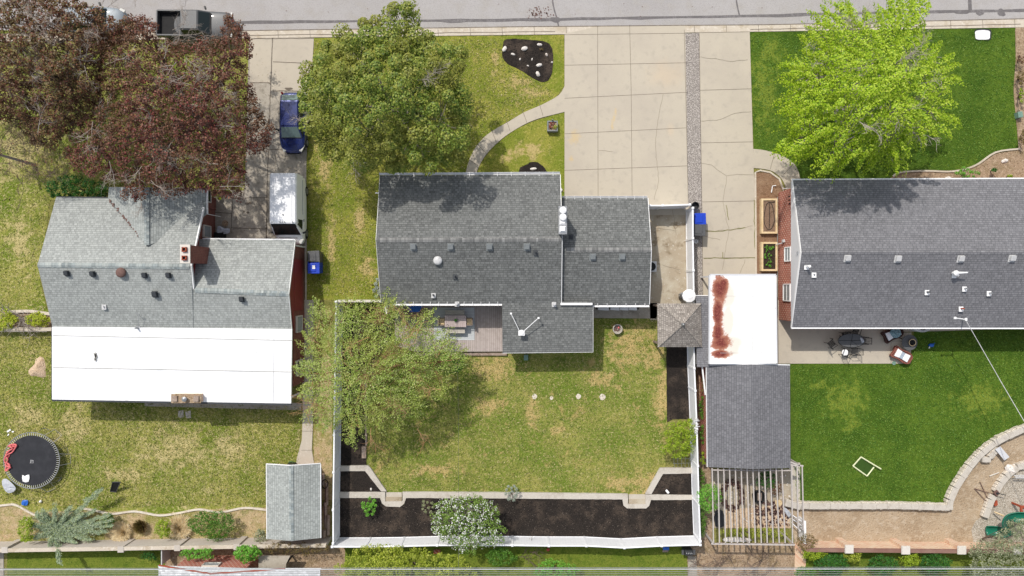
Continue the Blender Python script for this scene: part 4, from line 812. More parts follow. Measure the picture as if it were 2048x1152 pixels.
# ---- neighbour house at the bottom edge
nb = thing('house', 'orange brick house with white ribbed gable at the bottom edge', 'house', G(480, 1160, 0))
yb = G(0, 1111, 0).y
walls(nb, [(G(378, 0).x, yb), (G(517, 0).x, yb), (G(517, 0).x, yb-6), (G(378, 0).x, yb-6)], 2.6, M['brick_or'])
obj('gable_wall', MB().add([P(316, 1131, 2.7), P(570, 1138, 2.7), P(420, 1147, 3.3), P(316, 1134, 2.65), P(570, 1141, 2.65), P(420, 1150, 3.25)], [(0, 2, 1), (3, 4, 5), (0, 3, 5, 2), (2, 5, 4, 1), (0, 1, 4, 3)]), M['metal_rib'], nb)
M['roof_white'] = shingle('white_shingles', C(222, 224, 226), C(238, 240, 242), w=.35, h=.2, dark=.9)
roofpart(nb, [[(317, 1133, 2.74), (420, 1149, 3.34), (460, 1260, 3.34), (317, 1260, 2.74)], [(420, 1149, 3.34), (570, 1139, 2.74), (640, 1139, 2.6), (640, 1260, 2.6), (460, 1260, 3.34)]], M['roof_white'], .1)
trimline(nb, (317, 1131, 2.76), (420, 1148, 3.36), .06, .1, M['clay']); trimline(nb, (420, 1148, 3.36), (570, 1138, 2.76), .06, .1, M['clay']); trimline(nb, (570, 1138, 2.72), (642, 1138, 2.62), .06, .1, M['white'])
obj('porch_slab', MB().slab(PX([(517, 1112), (580, 1112), (572, 1128), (572, 1180), (517, 1180)], 1.6), 1.5, 1.6), M['conc_old'], nb)
obj('porch_post', MB().box((P(576, 1122, 1).x, P(0, 1122, 1).y, .75), (.1, .1, 1.5)), M['dark'], nb)
window(nb, (G(444, 0).x, yb+.02, 1.7), 1.1, .5, 'y', 'glass', 'offwhite', 0)
# ---- pergola
pg = thing('pergola', 'open pergola of long white metal bars beside the garage', 'pergola', G(1510, 1015, 0))
M['bar'] = plain('weathered_white_bars', C(202, 194, 188), .5, var=.08)
hp = 2.3
for i in range(16):
    u = i/15; xa = 1424+(1601-1424)*u*.985; xb = 1427+(1606-1427)*u
    if i > 12: xa = [1583, 1594, 1604][i-13]; xb = [1584, 1596, 1607][i-13]
    a, b = P(xa, 936 if i < 13 else 930, hp), P(xb, 1086 if i < 13 else 1030+i*2, hp)
    if i == 13: b = P(1585, 1086, hp)
    d_ = b-a; c = (a+b)/2
    obj('bar', MB().box(tuple(c), (.07, d_.length, .09), math.atan2(d_.y, d_.x)-math.pi/2), M['bar'], pg)
for a, b in (((1423, 1088, hp-.1), (1590, 1090, hp-.1)), ((1581, 930, hp+.04), (1607, 932, hp+.04)), ((1423, 940, hp-.1), (1582, 941, hp-.1)), ((1581, 924, hp+.04), (1600, 931, hp+.04))): trimline(pg, a, b, .09, .1, M['bar'], 'beam')
for px, py in ((1426, 1086), (1586, 1087), (1606, 1050), (1605, 934), (1500, 1088)):
    c = P(px, py, hp-.1); obj('post', MB().box((c.x, c.y, hp/2-.06), (.1, .1, hp-.2)), M['bar'], pg)
bf = thing('picket_barrier', 'leaning white picket barrier at the pergola corner', 'fence', G(1600, 1050, 0))
for (xa, ya_, xb, yb_) in ((1583, 1029, 1603, 1042), (1583, 1037, 1603, 1050), (1583, 1045, 1601, 1062)): obj('rail', MB().box(tuple((P(xa, ya_, .8)+P(xb, yb_, .8))/2), ((P(xa, ya_, .8)-P(xb, yb_, .8)).length, .05, .1), math.atan2(-(yb_-ya_), xb-xa)), M['white'], bf)
obj('post', MB().slab(PX([(1608, 1042), (1612, 1042), (1613, 1088), (1609, 1088)], 1.0), 0, 1.0), M['white'], bf)
# ---------------------------------------------------------------- vehicles
def loft(mb, secs):
    n = len(secs[0]); vs = [p for s_ in secs for p in s_]; fs = []
    for i in range(len(secs)-1):
        for k in range(n-1): fs.append((i*n+k, (i+1)*n+k, (i+1)*n+k+1, i*n+k+1))
    fs.append(tuple(range(n))); fs.append(tuple((len(secs)-1)*n+k for k in range(n-1, -1, -1)))
    return mb.add(vs, fs)
def paint(name, c, rough=.25, metal=.1, coat=.6):
    t = NT(name); t.b.inputs['Coat Weight'].default_value = coat; t.b.inputs['Coat Roughness'].default_value = .06
    return t.done(c, rough, spec=.5, metal=metal)
def wheel(t_, x, y, r, w):
    o = obj('wheel', MB().tube([(x, y-w/2, r), (x, y+w/2, r)], r, 20), M['black'], t_, bevel=.03)
    sg = 1 if y > 0 else -1
    obj('rim', MB().tube([(x, y+sg*w*.5, r), (x, y+sg*(w*.5+.015), r)], r*.62, 16), M['galv'], o)
HG = ['glass_dark']
def car(label, name, cat, px, py, h, rz, m, st, gh, W_, wx, wr, roof_m=None, extras=None):
    # st: body stations (x, halfw, zlow, zshoulder, ztop); gh: (xr0,xr1,xf1,xf0, zb, zt, wb, wt)
    t_ = thing(name, label, cat, (0, 0, 0))
    secs = []
    for (x, w, z0, zs, zt) in st:
        secs.append([(x, -w*.9, z0), (x, -w, z0+.15), (x, -w, zs-.08), (x, -w*.94, zs), (x, -w*.6, zt), (x, 0, zt+.015), (x, w*.6, zt), (x, w*.94, zs), (x, w, zs-.08), (x, w, z0+.15), (x, w*.9, z0)])
    b = obj('body', loft(MB(), secs), m, t_, smooth=True, sub=1)
    if gh:
        xr0, xr1, xf1, xf0, zb, zt, wb, wt = gh
        B = [(xr0, -wb), (xr0, wb), (xf0, wb), (xf0, -wb)]; T = [(xr1, -wt), (xr1, wt), (xf1, wt), (xf1, -wt)]
        def q(i, j, k0=.06, k1=.94, v0=.06, v1=.95, name='side_window', push=.012):
            b0, b1, t0, t1 = Vector((*B[i], zb)), Vector((*B[j], zb)), Vector((*T[i], zt)), Vector((*T[j], zt))
            f = lambda u, v: b0.lerp(b1, u).lerp(t0.lerp(t1, u), v)
            n = (b1-b0).cross(t0-b0).normalized(); cen = (b0+b1+t0+t1)/4
            if n.dot(cen-Vector(((xr0+xf0)/2, 0, zb))) < 0: n = -n
            vs = [f(k0, v0), f(k1, v0), f(k1, v1), f(k0, v1)]; vs = [v+n*push for v in vs]+[v-n*.01 for v in vs]
            return obj(name, MB().add(vs, [(0, 1, 2, 3), (7, 6, 5, 4), (0, 4, 5, 1), (1, 5, 6, 2), (2, 6, 7, 3), (3, 7, 4, 0)]), M[HG[0] if 'side' not in name else 'glass_dark'], t_)
        mb = MB().add([(*p, zb) for p in B]+[(*p, zt) for p in T], [(0, 1, 5, 4), (1, 2, 6, 5), (2, 3, 7, 6), (3, 0, 4, 7), (3, 2, 1, 0), (4, 5, 6, 7)])
        obj('cabin', mb, m, t_, bevel=.06)
        q(2, 3, name='windshield'); q(0, 1, .08, .92, name='rear_window'); q(1, 2, .05, .5); q(1, 2, .53, .95); q(3, 0, .05, .47); q(3, 0, .5, .95)
        lx = xf1-xr1
        obj('roof_panel', MB().box(((xr1+xf1)/2, 0, zt+.012), (lx*.94, wt*1.86, .05)), roof_m or m, t_, bevel=.03)
    for x in wx:
        for s_ in (-1, 1): wheel(t_, x, s_*(W_/2-.13), wr, .22)
    if extras: extras(t_, m)
    c = P(px, py, h); t_.location = (c.x, c.y, .04); t_.rotation_euler = (0, 0, rz); return t_
def mirrors(t_, x, y, z, m):
    for s_ in (-1, 1): obj('wing_mirror', MB().box((x, s_*(y+.1), z), (.12, .24, .14), s_*.35), m, t_, bevel=.03)
def lamps(t_, x, y, z, w, l, m='white', name='headlight', a=.5):
    for s_ in (-1, 1): obj(name, MB().box((x, s_*y, z), (l, w, .12), -s_*a), M[m] if isinstance(m, str) else m, t_, bevel=.03)
M['paint_blue'] = paint('dark_blue_paint', C(30, 46, 108), .22, .3); M['paint_roof'] = M['paint_blue']
M['paint_white'] = paint('white_van_paint', (.8, .81, .82, 1), .5, 0, .1); M['paint_grey'] = paint('charcoal_truck_paint', C(84, 86, 88), .5, .1, .2); M['paint_silver'] = paint('silver_paint', C(140, 150, 158), .5, .1, .2)
M['lamp'] = plain('lamp_lens', C(226, 226, 220), .15, var=.02); M['red_lamp'] = plain('red_lens', C(160, 30, 30), .2)
def ex_h(t_, m):
    mirrors(t_, .52, .84, .98, M['dark']); lamps(t_, 1.72, .62, .7, .2, .5, 'lamp', a=.45); lamps(t_, -1.98, .66, .85, .14, .2, 'red_lamp', 'tail_lamp')
    obj('grille', MB().box((2.02, 0, .5), (.1, .9, .2)), M['black'], t_, bevel=.02); obj('wiper_panel', MB().box((1.02, 0, .97), (.16, 1.3, .03)), M['black'], t_, bevel=.01)
    obj('antenna', MB().tube([(-.9, 0, 1.5), (-1.1, 0, 1.66)], .012), M['black'], t_)
M['glass_green'] = plain('green_windscreen', C(116, 138, 134), .1, 0, .6, .1); HG[0] = 'glass_green'
bc = car('dark blue hatchback parked in the driveway north of the white van', 'hatchback', 'car', 587, 247, .6, -math.pi/2, M['paint_blue'],
    [(-2.06, .62, .4, .72, .86), (-1.95, .78, .28, .86, .96), (-1.5, .86, .22, .93, .98), (-.3, .88, .2, .93, .98), (.9, .88, .2, .92, .97), (1.4, .86, .22, .86, .93), (1.85, .74, .28, .74, .8), (2.08, .5, .34, .58, .62)],
    (-1.86, -1.32, .42, 1.1, .93, 1.47, .76, .6), 1.78, (-1.28, 1.28), .31, extras=ex_h)
bc.scale = (1.04, 1.05, 1.03); HG[0] = 'glass_dark'
def ex_v(t_, m):
    mirrors(t_, 1.45, 1.02, 1.3, M['dark']); lamps(t_, 2.02, .84, 1.08, .2, .42, 'lamp', a=.5)
    for y in (-.62, .62): obj('roof_rib', MB().box((-.55, y, 2.62), (3.0, .04, .008)), m, t_)
    for y in (-.7, -.15, 0, .15, .7): obj('roof_marker', MB().box((.85, y, 2.62), (.09, .05, .05)), M['vent_mid'], t_)
    obj('antenna_base', MB().lathe((.35, .05, 2.6), [(.05, 0), (.03, .08)], 8), M['black'], t_)
    obj('grille', MB().box((2.24, 0, .7), (.08, 1.0, .3)), M['black'], t_); obj('hood_seam', MB().box((1.8, 0, 1.325), (.03, 1.3, .02)), M['vent_mid'], t_)
    for s_ in (-1, 1): obj('door_handle', MB().box((.6, s_*1.03, 1.15), (.18, .03, .05)), M['black'], t_); obj('door_track', MB().box((-1.0, s_*1.0, 1.35), (2.4, .03, .03)), M['vent_mid'], t_)
van = car('white high roof cargo van parked with its nose under the garage eave', 'cargo_van', 'van', 571, 346, 2.55, -math.pi/2, M['paint_white'],
    [(-2.55, .93, .35, 1.3, 1.4), (-2.4, 1.0, .25, 1.4, 1.5), (0, 1.02, .22, 1.4, 1.5), (1.35, 1.02, .22, 1.3, 1.4), (1.72, .98, .25, 1.2, 1.32), (2.12, .86, .32, 1.0, 1.14), (2.3, .7, .4, .8, .9)],
    None, 2.04, (-1.55, 1.45), .36, extras=ex_v)
van.location = (P(565.5, 0, 2.55).x, P(0, 346, 2.55).y-2.5, .04)
def vanbox():
    xr, xf, xw = -2.5, .93, 1.62; z0, z1 = 1.3, 2.58; wb, wt = 1.0, .9
    sec = lambda x, z, w: [(x, -wb, z0), (x, -w-.02, z-.16), (x, -w+.06, z-.03), (x, 0, z+.015), (x, w-.06, z-.03), (x, w+.02, z-.16), (x, wb, z0)]
    secs = [sec(xr, z1-.04, wt-.02), sec(xr+.1, z1, wt), sec(0, z1+.01, wt), sec(xf-.1, z1, wt), sec(xf+.02, z1-.06, wt-.03)]
    obj('cargo_body', loft(MB(), secs), M['paint_white'], van, smooth=False, bevel=.03)
    a, b = (xf+.03, z1-.09), (xw, z0+.06)
    vs = [(a[0], -.84, a[1]), (a[0], .84, a[1]), (b[0], .93, b[1]), (b[0], -.93, b[1])]
    obj('windshield', MB().plate([Vector(v) for v in vs], .04), M['glass_dark'], van, bevel=.02)
    for s_ in (-1, 1):
        q = [(a[0]-.02, s_*.85, a[1]), (b[0]+.05, s_*.97, b[1]), (b[0]-.0, s_*1.0, z0), (a[0]-.1, s_*.99, z0)]
        o = MB().add(q+[(x, y-s_*.06, z) for x, y, z in q], [(0, 1, 2, 3), (7, 6, 5, 4), (0, 4, 5, 1), (1, 5, 6, 2), (2, 6, 7, 3), (3, 7, 4, 0)])
        obj('front_pillar', o, M['paint_white'], van)
        q = [(a[0]+.02, s_*.93, z1-.42), (b[0]-.35, s_*1.0, z0+.12), (.6, s_*1.015, z0+.1), (.6, s_*.95, z1-.42)]
        o = MB().add(q+[(x, y-s_*.05, z) for x, y, z in q], [(0, 1, 2, 3), (7, 6, 5, 4), (0, 4, 5, 1), (1, 5, 6, 2), (2, 6, 7, 3), (3, 7, 4, 0)])
        obj('side_window', o, M['glass_dark'], van)
vanbox()
def ex_p(t_, m):
    mirrors(t_, .78, .95, 1.2, M['dark']); lamps(t_, 2.5, .72, .85, .3, .14, 'lamp', a=.1)
    w = MB()
    for s_ in (-1, 1): obj('bed_side', MB().box((-1.75, s_*.86, .98), (1.75, .11, .42)), m, t_, bevel=.02)
    obj('tailgate', MB().box((-2.62, 0, .98), (.1, 1.7, .42)), m, t_, bevel=.02); obj('bed_floor', MB().box((-1.75, 0, .8), (1.7, 1.62, .03)), M['black'], t_)
    obj('bumper', MB().box((-2.72, 0, .5), (.14, 1.7, .16)), M['galv'], t_, bevel=.02); obj('wiper_panel', MB().box((1.12, 0, 1.13), (.12, 1.4, .03)), M['black'], t_)
car('charcoal grey pickup truck parked at the kerb with an open black bed', 'pickup_truck', 'truck', 391, 48, 1.0, R(-.6), M['paint_grey'],
    [(-2.66, .84, .45, .72, .78), (-2.5, .88, .4, .75, .78), (-.95, .88, .38, .75, .79), (-.88, .9, .36, 1.04, 1.1), (.9, .92, .36, 1.06, 1.12), (1.5, .9, .36, 1.02, 1.1), (2.3, .88, .38, .98, 1.04), (2.58, .8, .42, .86, .9)],
    (-.86, -.72, .5, 1.12, 1.08, 1.74, .82, .68), 1.88, (-1.72, 1.72), .38, extras=ex_p)
def ex_s(t_, m):
    mirrors(t_, .7, .9, 1.1, M['dark']); lamps(t_, 2.1, .7, .75, .2, .4, 'lamp', a=.5)
    for s_ in (-1, 1): obj('roof_rail', MB().box((-.6, s_*.58, 1.6), (2.0, .04, .05)), M['black'], t_)
car('silver car parked at the kerb, mostly hidden by the dark red tree', 'parked_car', 'car', 182, 38, 1.0, R(-.4), M['paint_silver'],
    [(-2.3, .7, .4, .8, .95), (-2.15, .86, .28, .95, 1.05), (0, .9, .24, .98, 1.04), (1.0, .9, .24, .96, 1.04), (1.7, .86, .26, .88, .96), (2.15, .74, .3, .76, .82), (2.3, .55, .36, .6, .66)],
    (-2.1, -1.6, .45, 1.15, 1.0, 1.54, .8, .64), 1.84, (-1.4, 1.4), .34, extras=ex_s)
# ---------------------------------------------------------------- bins
def bin_(label, px, py, rz, m, s=.6, group=None, lid=None, extra=None):
    t_ = thing('wheelie_bin', label, 'bin', (0, 0, 0), group)
    obj('body', MB().box((0, 0, .52), (s*.88, s*.9, .96), 0, 1.1), m, t_, bevel=.04)
    obj('lid', MB().box((0, 0, 1.04), (s, s*1.02, .07)).box((-s*.1, 0, 1.09), (s*.6, s*.7, .05)), m, t_, bevel=.03)
    obj('handle', MB().tube([(-s*.56, -.2, 1.02), (-s*.56, .2, 1.02)], .02), M['dark'], t_)
    for a in (-1, 1): obj('wheel', MB().tube([(-s*.4, a*s*.4, .1), (-s*.4, a*s*.48, .1)], .1, 12), M['black'], t_)
    if extra: extra(t_, s)
    c = P(px, py, 1.0); t_.location = (c.x, c.y, .03); t_.rotation_euler = (0, 0, rz); return t_
bin_('blue recycling bin with white sticker beside the left house', 628, 535, 0, M['blue_bin'], .84, extra=lambda t_, s: obj('sticker', MB().box((.02, .02, 1.125), (.2, .25, .01)), M['white'], t_))
bin_('grey rubbish bin beside the left house, north of the blue one', 628, 514, .05, M['grey'], .84)
bin_('bright blue recycling bin outside the white side fence', 1400, 438, .03, M['blue_bin'], .8)
bin_('dark grey rubbish bin between blue bin and small white pot', 1399, 460, -.05, M['grey'], .82)
t_ = thing('barrel_pot', 'open round black pot at the corner of the white gate fence', 'pot', G(1391, 412))
c = P(1391, 411, .6)
def potmesh(c, r, h, th=.03): return MB().lathe((c.x, c.y, c.z), [(r*.78, 0), (r, h), (r-th, h), (r*.75, h*.4), (.02, h*.38)], 22)
obj('pot', potmesh(Vector((c.x, c.y, .05)), .27, .55), M['dark'], t_)
tag(obj('flower_pot', potmesh(Vector((*P(1392, 483, .3)[:2], .05)), .15, .3, .05), M['white']), 'small round white pot on the gravel strip by the fence', 'pot')
# domed heater beside gazebo
t_ = thing('patio_heater', 'white round domed heater top between gazebo and fence', 'heater', P(1376, 593, 0)); c = P(1379, 592, 2.2)
obj('dome', MB().lathe((c.x, c.y, 2.1), [(.48, 0), (.44, .05), (.2, .1), (.19, .13), (.09, .14), (.02, .15)], 10), M['white'], t_); obj('burner', MB().lathe((c.x-.05, c.y, 1.8), [(.14, 0), (.14, .3)], 14), M['galv'], t_)
obj('pole', MB().tube([(c.x, c.y, 0), (c.x, c.y, 1.9)], .04), M['galv'], t_); obj('base', MB().lathe((c.x, c.y, .05), [(.24, 0), (.24, .5)], 16), M['galv'], t_)
t_ = thing('grey_canister', 'small grey canister lying beside the white domed heater', 'canister', P(1365, 593, 1.0)); c = P(1365, 593, .6); obj('canister', MB().tube([(c.x-.15, c.y, .7), (c.x+.15, c.y, .7)], .15, 14), M['grey'], t_); obj('stand', MB().box((c.x, c.y, .3), (.3, .3, .6)), M['steel'], t_)
# ---------------------------------------------------------------- trampoline
t_ = thing('trampoline', 'large round black trampoline at the west edge of the left back yard', 'trampoline', (0, 0, 0)); tc = P(63, 921, .75); RT = 1.98
t_.location = (tc.x, tc.y, 0)
obj('mat', MB().lathe((0, 0, .72), [(RT*.89, 0), (RT*.89, .02)], 64), mat('trampoline_mat', C(44, 45, 50), [(1.5, C(54, 55, 60), .4, .7)], .7), t_)
rg = MB(); N = 72
for k in range(N):
    a = 2*math.pi*k/N; b = 2*math.pi*(k+1)/N; rg.tube([(RT*math.cos(a), RT*math.sin(a), .74), (RT*math.cos(b), RT*math.sin(b), .74)], .028, 6, False)
obj('frame', rg, M['galv'], t_)
sp = MB()
for k in range(80):
    a = 2*math.pi*k/80; sp.box((RT*.94*math.cos(a), RT*.94*math.sin(a), .735), (.2, .028, .02), a)
tag(obj('springs', sp, M['vent_light'], t_), kind='stuff')
for k in range(6):
    a = 2*math.pi*k/6+.25; l = MB().tube([(RT*math.cos(a-.14), RT*math.sin(a-.14), .74), (RT*1.1*math.cos(a-.1), RT*1.1*math.sin(a-.1), .03), (RT*1.1*math.cos(a+.1), RT*1.1*math.sin(a+.1), .03), (RT*math.cos(a+.14), RT*math.sin(a+.14), .74)], .022)
    obj('leg', l, M['galv'], t_)
for a in (52, 2, -62):
    a = R(a); p0 = (RT*1.02*math.cos(a), RT*1.02*math.sin(a), .7); q = RT*1.26
    obj('net_pole', MB().tube([(RT*math.cos(a-.22), RT*math.sin(a-.22), .7), (q*math.cos(a-.16), q*math.sin(a-.16), .3), (q*math.cos(a+.1), q*math.sin(a+.1), .3), (RT*math.cos(a+.2), RT*math.sin(a+.2), .7)], .02), M['galv'], t_)
lg = MB().box((0, .07, .745), (.17, .025, .008)).box((-.07, .0, .745), (.025, .2, .008)).box((.03, -.0, .745), (.12, .025, .008)).box((.085, .035, .745), (.025, .09, .008)).box((0, -.12, .745), (.22, .02, .008)).box((.12, -.03, .745), (.02, .2, .008))
lg.v = [(v[0]+.0, v[1]-.05, v[2]) for v in lg.v]
obj('logo', lg, M['vent_light'], t_)
def cloth(name, label, px, py, z, pts, m, seed, cat, n=10):
    r = random.Random(seed); q = smooth_poly(pts, 2); mb = MB(); c = P(px, py, z); k = (CH-z)/KF
    nn = len(q); vs = [(c.x, c.y, z+.08)]
    for ring, f in ((0, .5), (1, 1.0)):
        for x, y in q: vs.append((c.x+(x-px)*k*f, c.y-(y-py)*k*f, z+(r.uniform(.03, .1) if ring == 0 else r.uniform(0.01, .04))))
    fs = [(0, 1+(i+1) % nn, 1+i) for i in range(nn)]+[(1+i, 1+(i+1) % nn, 1+nn+(i+1) % nn, 1+nn+i) for i in range(nn)]
    return tag(obj(name, MB().add(vs, fs), m), label, cat)
M['pink'] = plain('pink_cloth', C(236, 124, 124), .8); M['tarp'] = plain('grey_tarp', C(196, 200, 208), .6, var=.1)
r = random.Random(4); mb = MB()
for pts in ([(16, 893), (24, 889), (34, 890), (30, 897), (24, 905), (14, 910), (10, 920), (14, 932), (22, 934), (16, 938), (10, 941)], [(20, 892), (26, 897), (18, 902), (12, 912), (16, 918), (12, 928)], [(12, 925), (20, 930), (16, 940), (11, 941), (13, 934)]):
    mb.tube([tuple(P(a, b, .8)+Vector((0, 0, r.uniform(-.02, .06)))) for a, b in smooth_poly(pts, 3, False)], .055, 6)
for p in ((27, 893, 6, 3), (16, 908, 4, 7), (15, 931, 6, 3)): blot(mb, *p, .79, 9, 1, .78)
tag(obj('crumpled_cloth', mb, M['pink'], smooth=True), 'pink tangled cloth on the west side of the trampoline', 'cloth')
cloth('shirt', 'white folded cloth lying on the black trampoline mat', 51, 957, .76, [(45, 950), (50, 952), (59, 949), (58, 963), (46, 963)], M['white'], 2, 'cloth')
cloth('tarp', 'pale grey tarp bunched at the trampoline edge', 16, 975, .4, [(4, 962), (12, 957), (24, 966), (32, 975), (28, 983), (17, 986), (8, 978)], M['tarp'], 5, 'tarp')
cloth('toy', 'blue and white toy on the grass below the trampoline', 50, 1005, .1, [(45, 1001), (56, 1000), (55, 1010), (44, 1010)], M['blue'], 6, 'toy')
tag(obj('ball', MB().lathe(tuple(G(83, 1002)), [(.02, 0), (.09, .04), (.1, .1), (.07, .17), (.01, .2)], 12), M['white'], smooth=True), 'small white ball on the grass below the trampoline', 'ball')
tag(obj('rubbish', MB().box((*G(19, 861)[:2], .05), (.3, .12, .05), .6).box((*G(27, 863)[:2], .05), (.14, .1, .05), .2).box((*G(18, 869)[:2], .05), (.14, .08, .05), 1), M['white']), 'white scraps on the grass above the trampoline', 'litter')
# mound of sandy soil
def mound(name, label, px, py, pts, h, m, seed, cat='mound'):
    r = random.Random(seed); q = smooth_poly(pts, 3); c = G(px, py); k = CH/KF; nn = len(q); vs = [(c.x, c.y, h)]; fs = []
    for f, z in ((.3, .95), (.6, .6), (.85, .25), (1, 0)):
        for x, y in q: vs.append((c.x+(x-px)*k*f*r.uniform(.92, 1.06), c.y-(y-py)*k*f*r.uniform(.92, 1.06), max(.0, h*z*r.uniform(.75, 1.2))))
    fs = [(0, 1+(i+1) % nn, 1+i) for i in range(nn)]
    for g in range(3): fs += [(1+g*nn+i, 1+g*nn+(i+1) % nn, 1+(g+1)*nn+(i+1) % nn, 1+(g+1)*nn+i) for i in range(nn)]
    return tag(obj(name, MB().add(vs, fs), m, smooth=True), label, cat)
M['sand'] = mat('sandy_soil', C(222, 196, 166), [(4, C(196, 166, 134), .45, .7), (14, C(236, 214, 188), .5, .7)], 1, 12, .1, 0, 1, .08)
mound('soil_pile', 'pale sandy soil pile beside the white patio roof', 76, 738, [(56, 741), (68, 728), (73, 716), (86, 711), (92, 725), (92, 755), (74, 753), (60, 752)], .25, M['sand'], 3)
# black folding rebounder on left lawn
t_ = thing('rebounder', 'small black mesh rebounder standing on the left back lawn', 'rebounder', G(234, 978)); a = [P(225, 964, .9), P(241, 964, .9), P(232, 984, .1), P(220, 983, .1)]
obj('mesh', MB().plate(a, .02), M['black'], t_); fr = MB()
for i in range(4): fr.tube([a[i], a[(i+1) % 4]], .025)
obj('frame', fr, M['grey'], t_); obj('leg', MB().tube([a[0], G(233, 968)], .02), M['steel'], t_); obj('leg', MB().tube([a[1], G(246, 968)], .02), M['steel'], t_)
# stepping stones
def flat(name, label, cat, pts, z0, z1, m, h=None, amp=.015, group=None, seed=1):
    return tag(obj(name, MB().slab(jag(PX(pts, h if h is not None else z1), amp, .15, seed), z0, z1), m), label, cat, group)
for lab, x, y, s in (('westernmost pale stepping stone in the middle back lawn', 1069, 793, 5), ('smallest darker stepping stone in the middle back lawn', 1103, 796, 3.5), ('third pale stepping stone from the west in the middle back lawn', 1157, 793, 5), ('largest easternmost stepping stone in the middle back lawn', 1205, 794, 6)):
    flat('stepping_stone', lab, 'stone', smooth_poly([(x-s, y), (x-s*.5, y-s), (x+s*.6, y-s*.9), (x+s, y), (x+s*.5, y+s), (x-s*.6, y+s*.9)], 2), 0, .05, M['stone'], group='stepping stones in the middle back lawn')
flat('paving_slab', 'grey paving slab on the lawn behind the left patio, western of two', 'slab', [(357, 822), (366, 820), (368, 833), (362, 836), (356, 833)], 0, .045, M['wallcap'], group='two grey slabs behind the left patio')
flat('paving_slab', 'grey paving slab on the lawn behind the left patio, eastern of two', 'slab', [(370, 824), (381, 821), (382, 836), (373, 836)], 0, .045, M['wallcap'], group='two grey slabs behind the left patio')
# rocks in the mulch beds
def rock(label, px, py, rx, ry, group, seed, z=.05):
    r = random.Random(seed*7+1); c = G(px, py); k = CH/KF; vs = []; n = 9; prof = [(.85, 0), (1, .35), (.75, .75), (.3, 1)]
    for f, zz in prof:
        for i in range(n):
            a = 2*math.pi*i/n; u = f*(1+.22*math.sin(a*2+seed)+r.uniform(-.1, .1)); vs.append((c.x+rx*k*u*math.cos(a), c.y+ry*k*u*math.sin(a), z-.02+zz*min(rx, ry)*k*1.0*r.uniform(.9, 1.1)))
    fs = [(j*n+i, j*n+(i+1) % n, (j+1)*n+(i+1) % n, (j+1)*n+i) for j in range(3) for i in range(n)]+[tuple(3*n+i for i in range(n))]
    return tag(obj('rock', MB().add(vs, fs), M['rock'], smooth=False, bevel=.01), label, 'rock', group)
gB = 'white rocks in the front mulch island'
for i, (lab, x, y, rx, ry) in enumerate((('pinkish white rock on the west edge of the front mulch island', 1009, 99, 5, 6), ('largest white rock at the top of the front mulch island', 1049, 98, 6, 5.5), ('white rock by the small plant at the top of the front mulch island', 1079, 90, 4.5, 3.5), ('small white rock right of the pinkish edge rock', 1026, 109, 4, 2.5), ('white rock near the east edge of the front mulch island', 1093, 110, 3, 3), ('small round white rock in the middle of the front mulch island', 1040, 119, 2.2, 2.2), ('thin upright white rock in the centre of the front mulch island', 1064, 119, 1.5, 2.5), ('heart shaped white rock low in the front mulch island', 1078, 131, 5.5, 4), ('tiny white rock at the far east edge of the front mulch island', 1104, 125, 2, 2), ('small white rock left of the heart shaped one', 1056, 132, 2.2, 2), ('big white rock at the southern tip of the front mulch island', 1076, 149, 5, 5))): rock(lab, x, y, rx, ry, gB, i)
for i, (lab, x, y, rx, ry) in enumerate((('white rock at the top of the mulch bed beside the eave', 1067, 338, 6, 3.5), ('white rock half under the eave of the middle house', 1041, 348, 4, 3), ('white rock by the east corner of the middle house', 1122, 380, 3, 4))): rock(lab, x, y, rx, ry, 'white rocks in the mulch by the middle house', i+20)
rock('flat white rock in the front bark bed of the right house', 2008, 322, 8, 4, None, 31); rock('flat white rock at the eave of the right house front bed', 1895, 356, 6, 3, None, 32)
rock('large pale boulder on the sandy dirt beside the inner stone wall', 2016, 938, 10, 12, None, 34, .1); rock('small round stone beside the large pale boulder', 2026, 931, 4, 4, None, 35, .1); rock('small white stone in the western triangular mulch bed', 743, 977, 2.5, 2.5, None, 36, .16)
flat('white_block', 'white oblong block in the eastern triangular mulch bed', 'block', [(1331, 982), (1334, 979), (1339, 985), (1336, 988)], .12, .25, M['white'], amp=0)
# planter box front lawn
t_ = thing('flower_planter', 'square grey planter with red flowers on the front lawn by the walkway', 'planter', G(1104, 253)); c = P(1105, 252, .4)
mb = MB()
for a, b_, u, v in ((-.33, 0, .08, .74), (.33, 0, .08, .74), (0, -.33, .58, .08), (0, .33, .58, .08)): obj('box_side', MB().box((c.x+a, c.y+b_, .22), (u, v, .44)), M['vent_mid'], t_)
obj('soil', MB().box((c.x, c.y, .18), (.58, .58, .34)), M['bark'], t_); PLANTER = (t_, c)
fm = MB(); 
for k in range(14): fm.box((c.x+r.uniform(-.22, .12), c.y+r.uniform(-.15, .22), .4+r.uniform(0, .08)), (.09, .08, .05), r.uniform(0, 3))
obj('flower', fm, plain('red_flowers', C(130, 66, 52), .8), t_)
obj('sign_stake', MB().box((c.x, c.y+.4, .5), (.1, .03, .3)), M['galv'], t_)
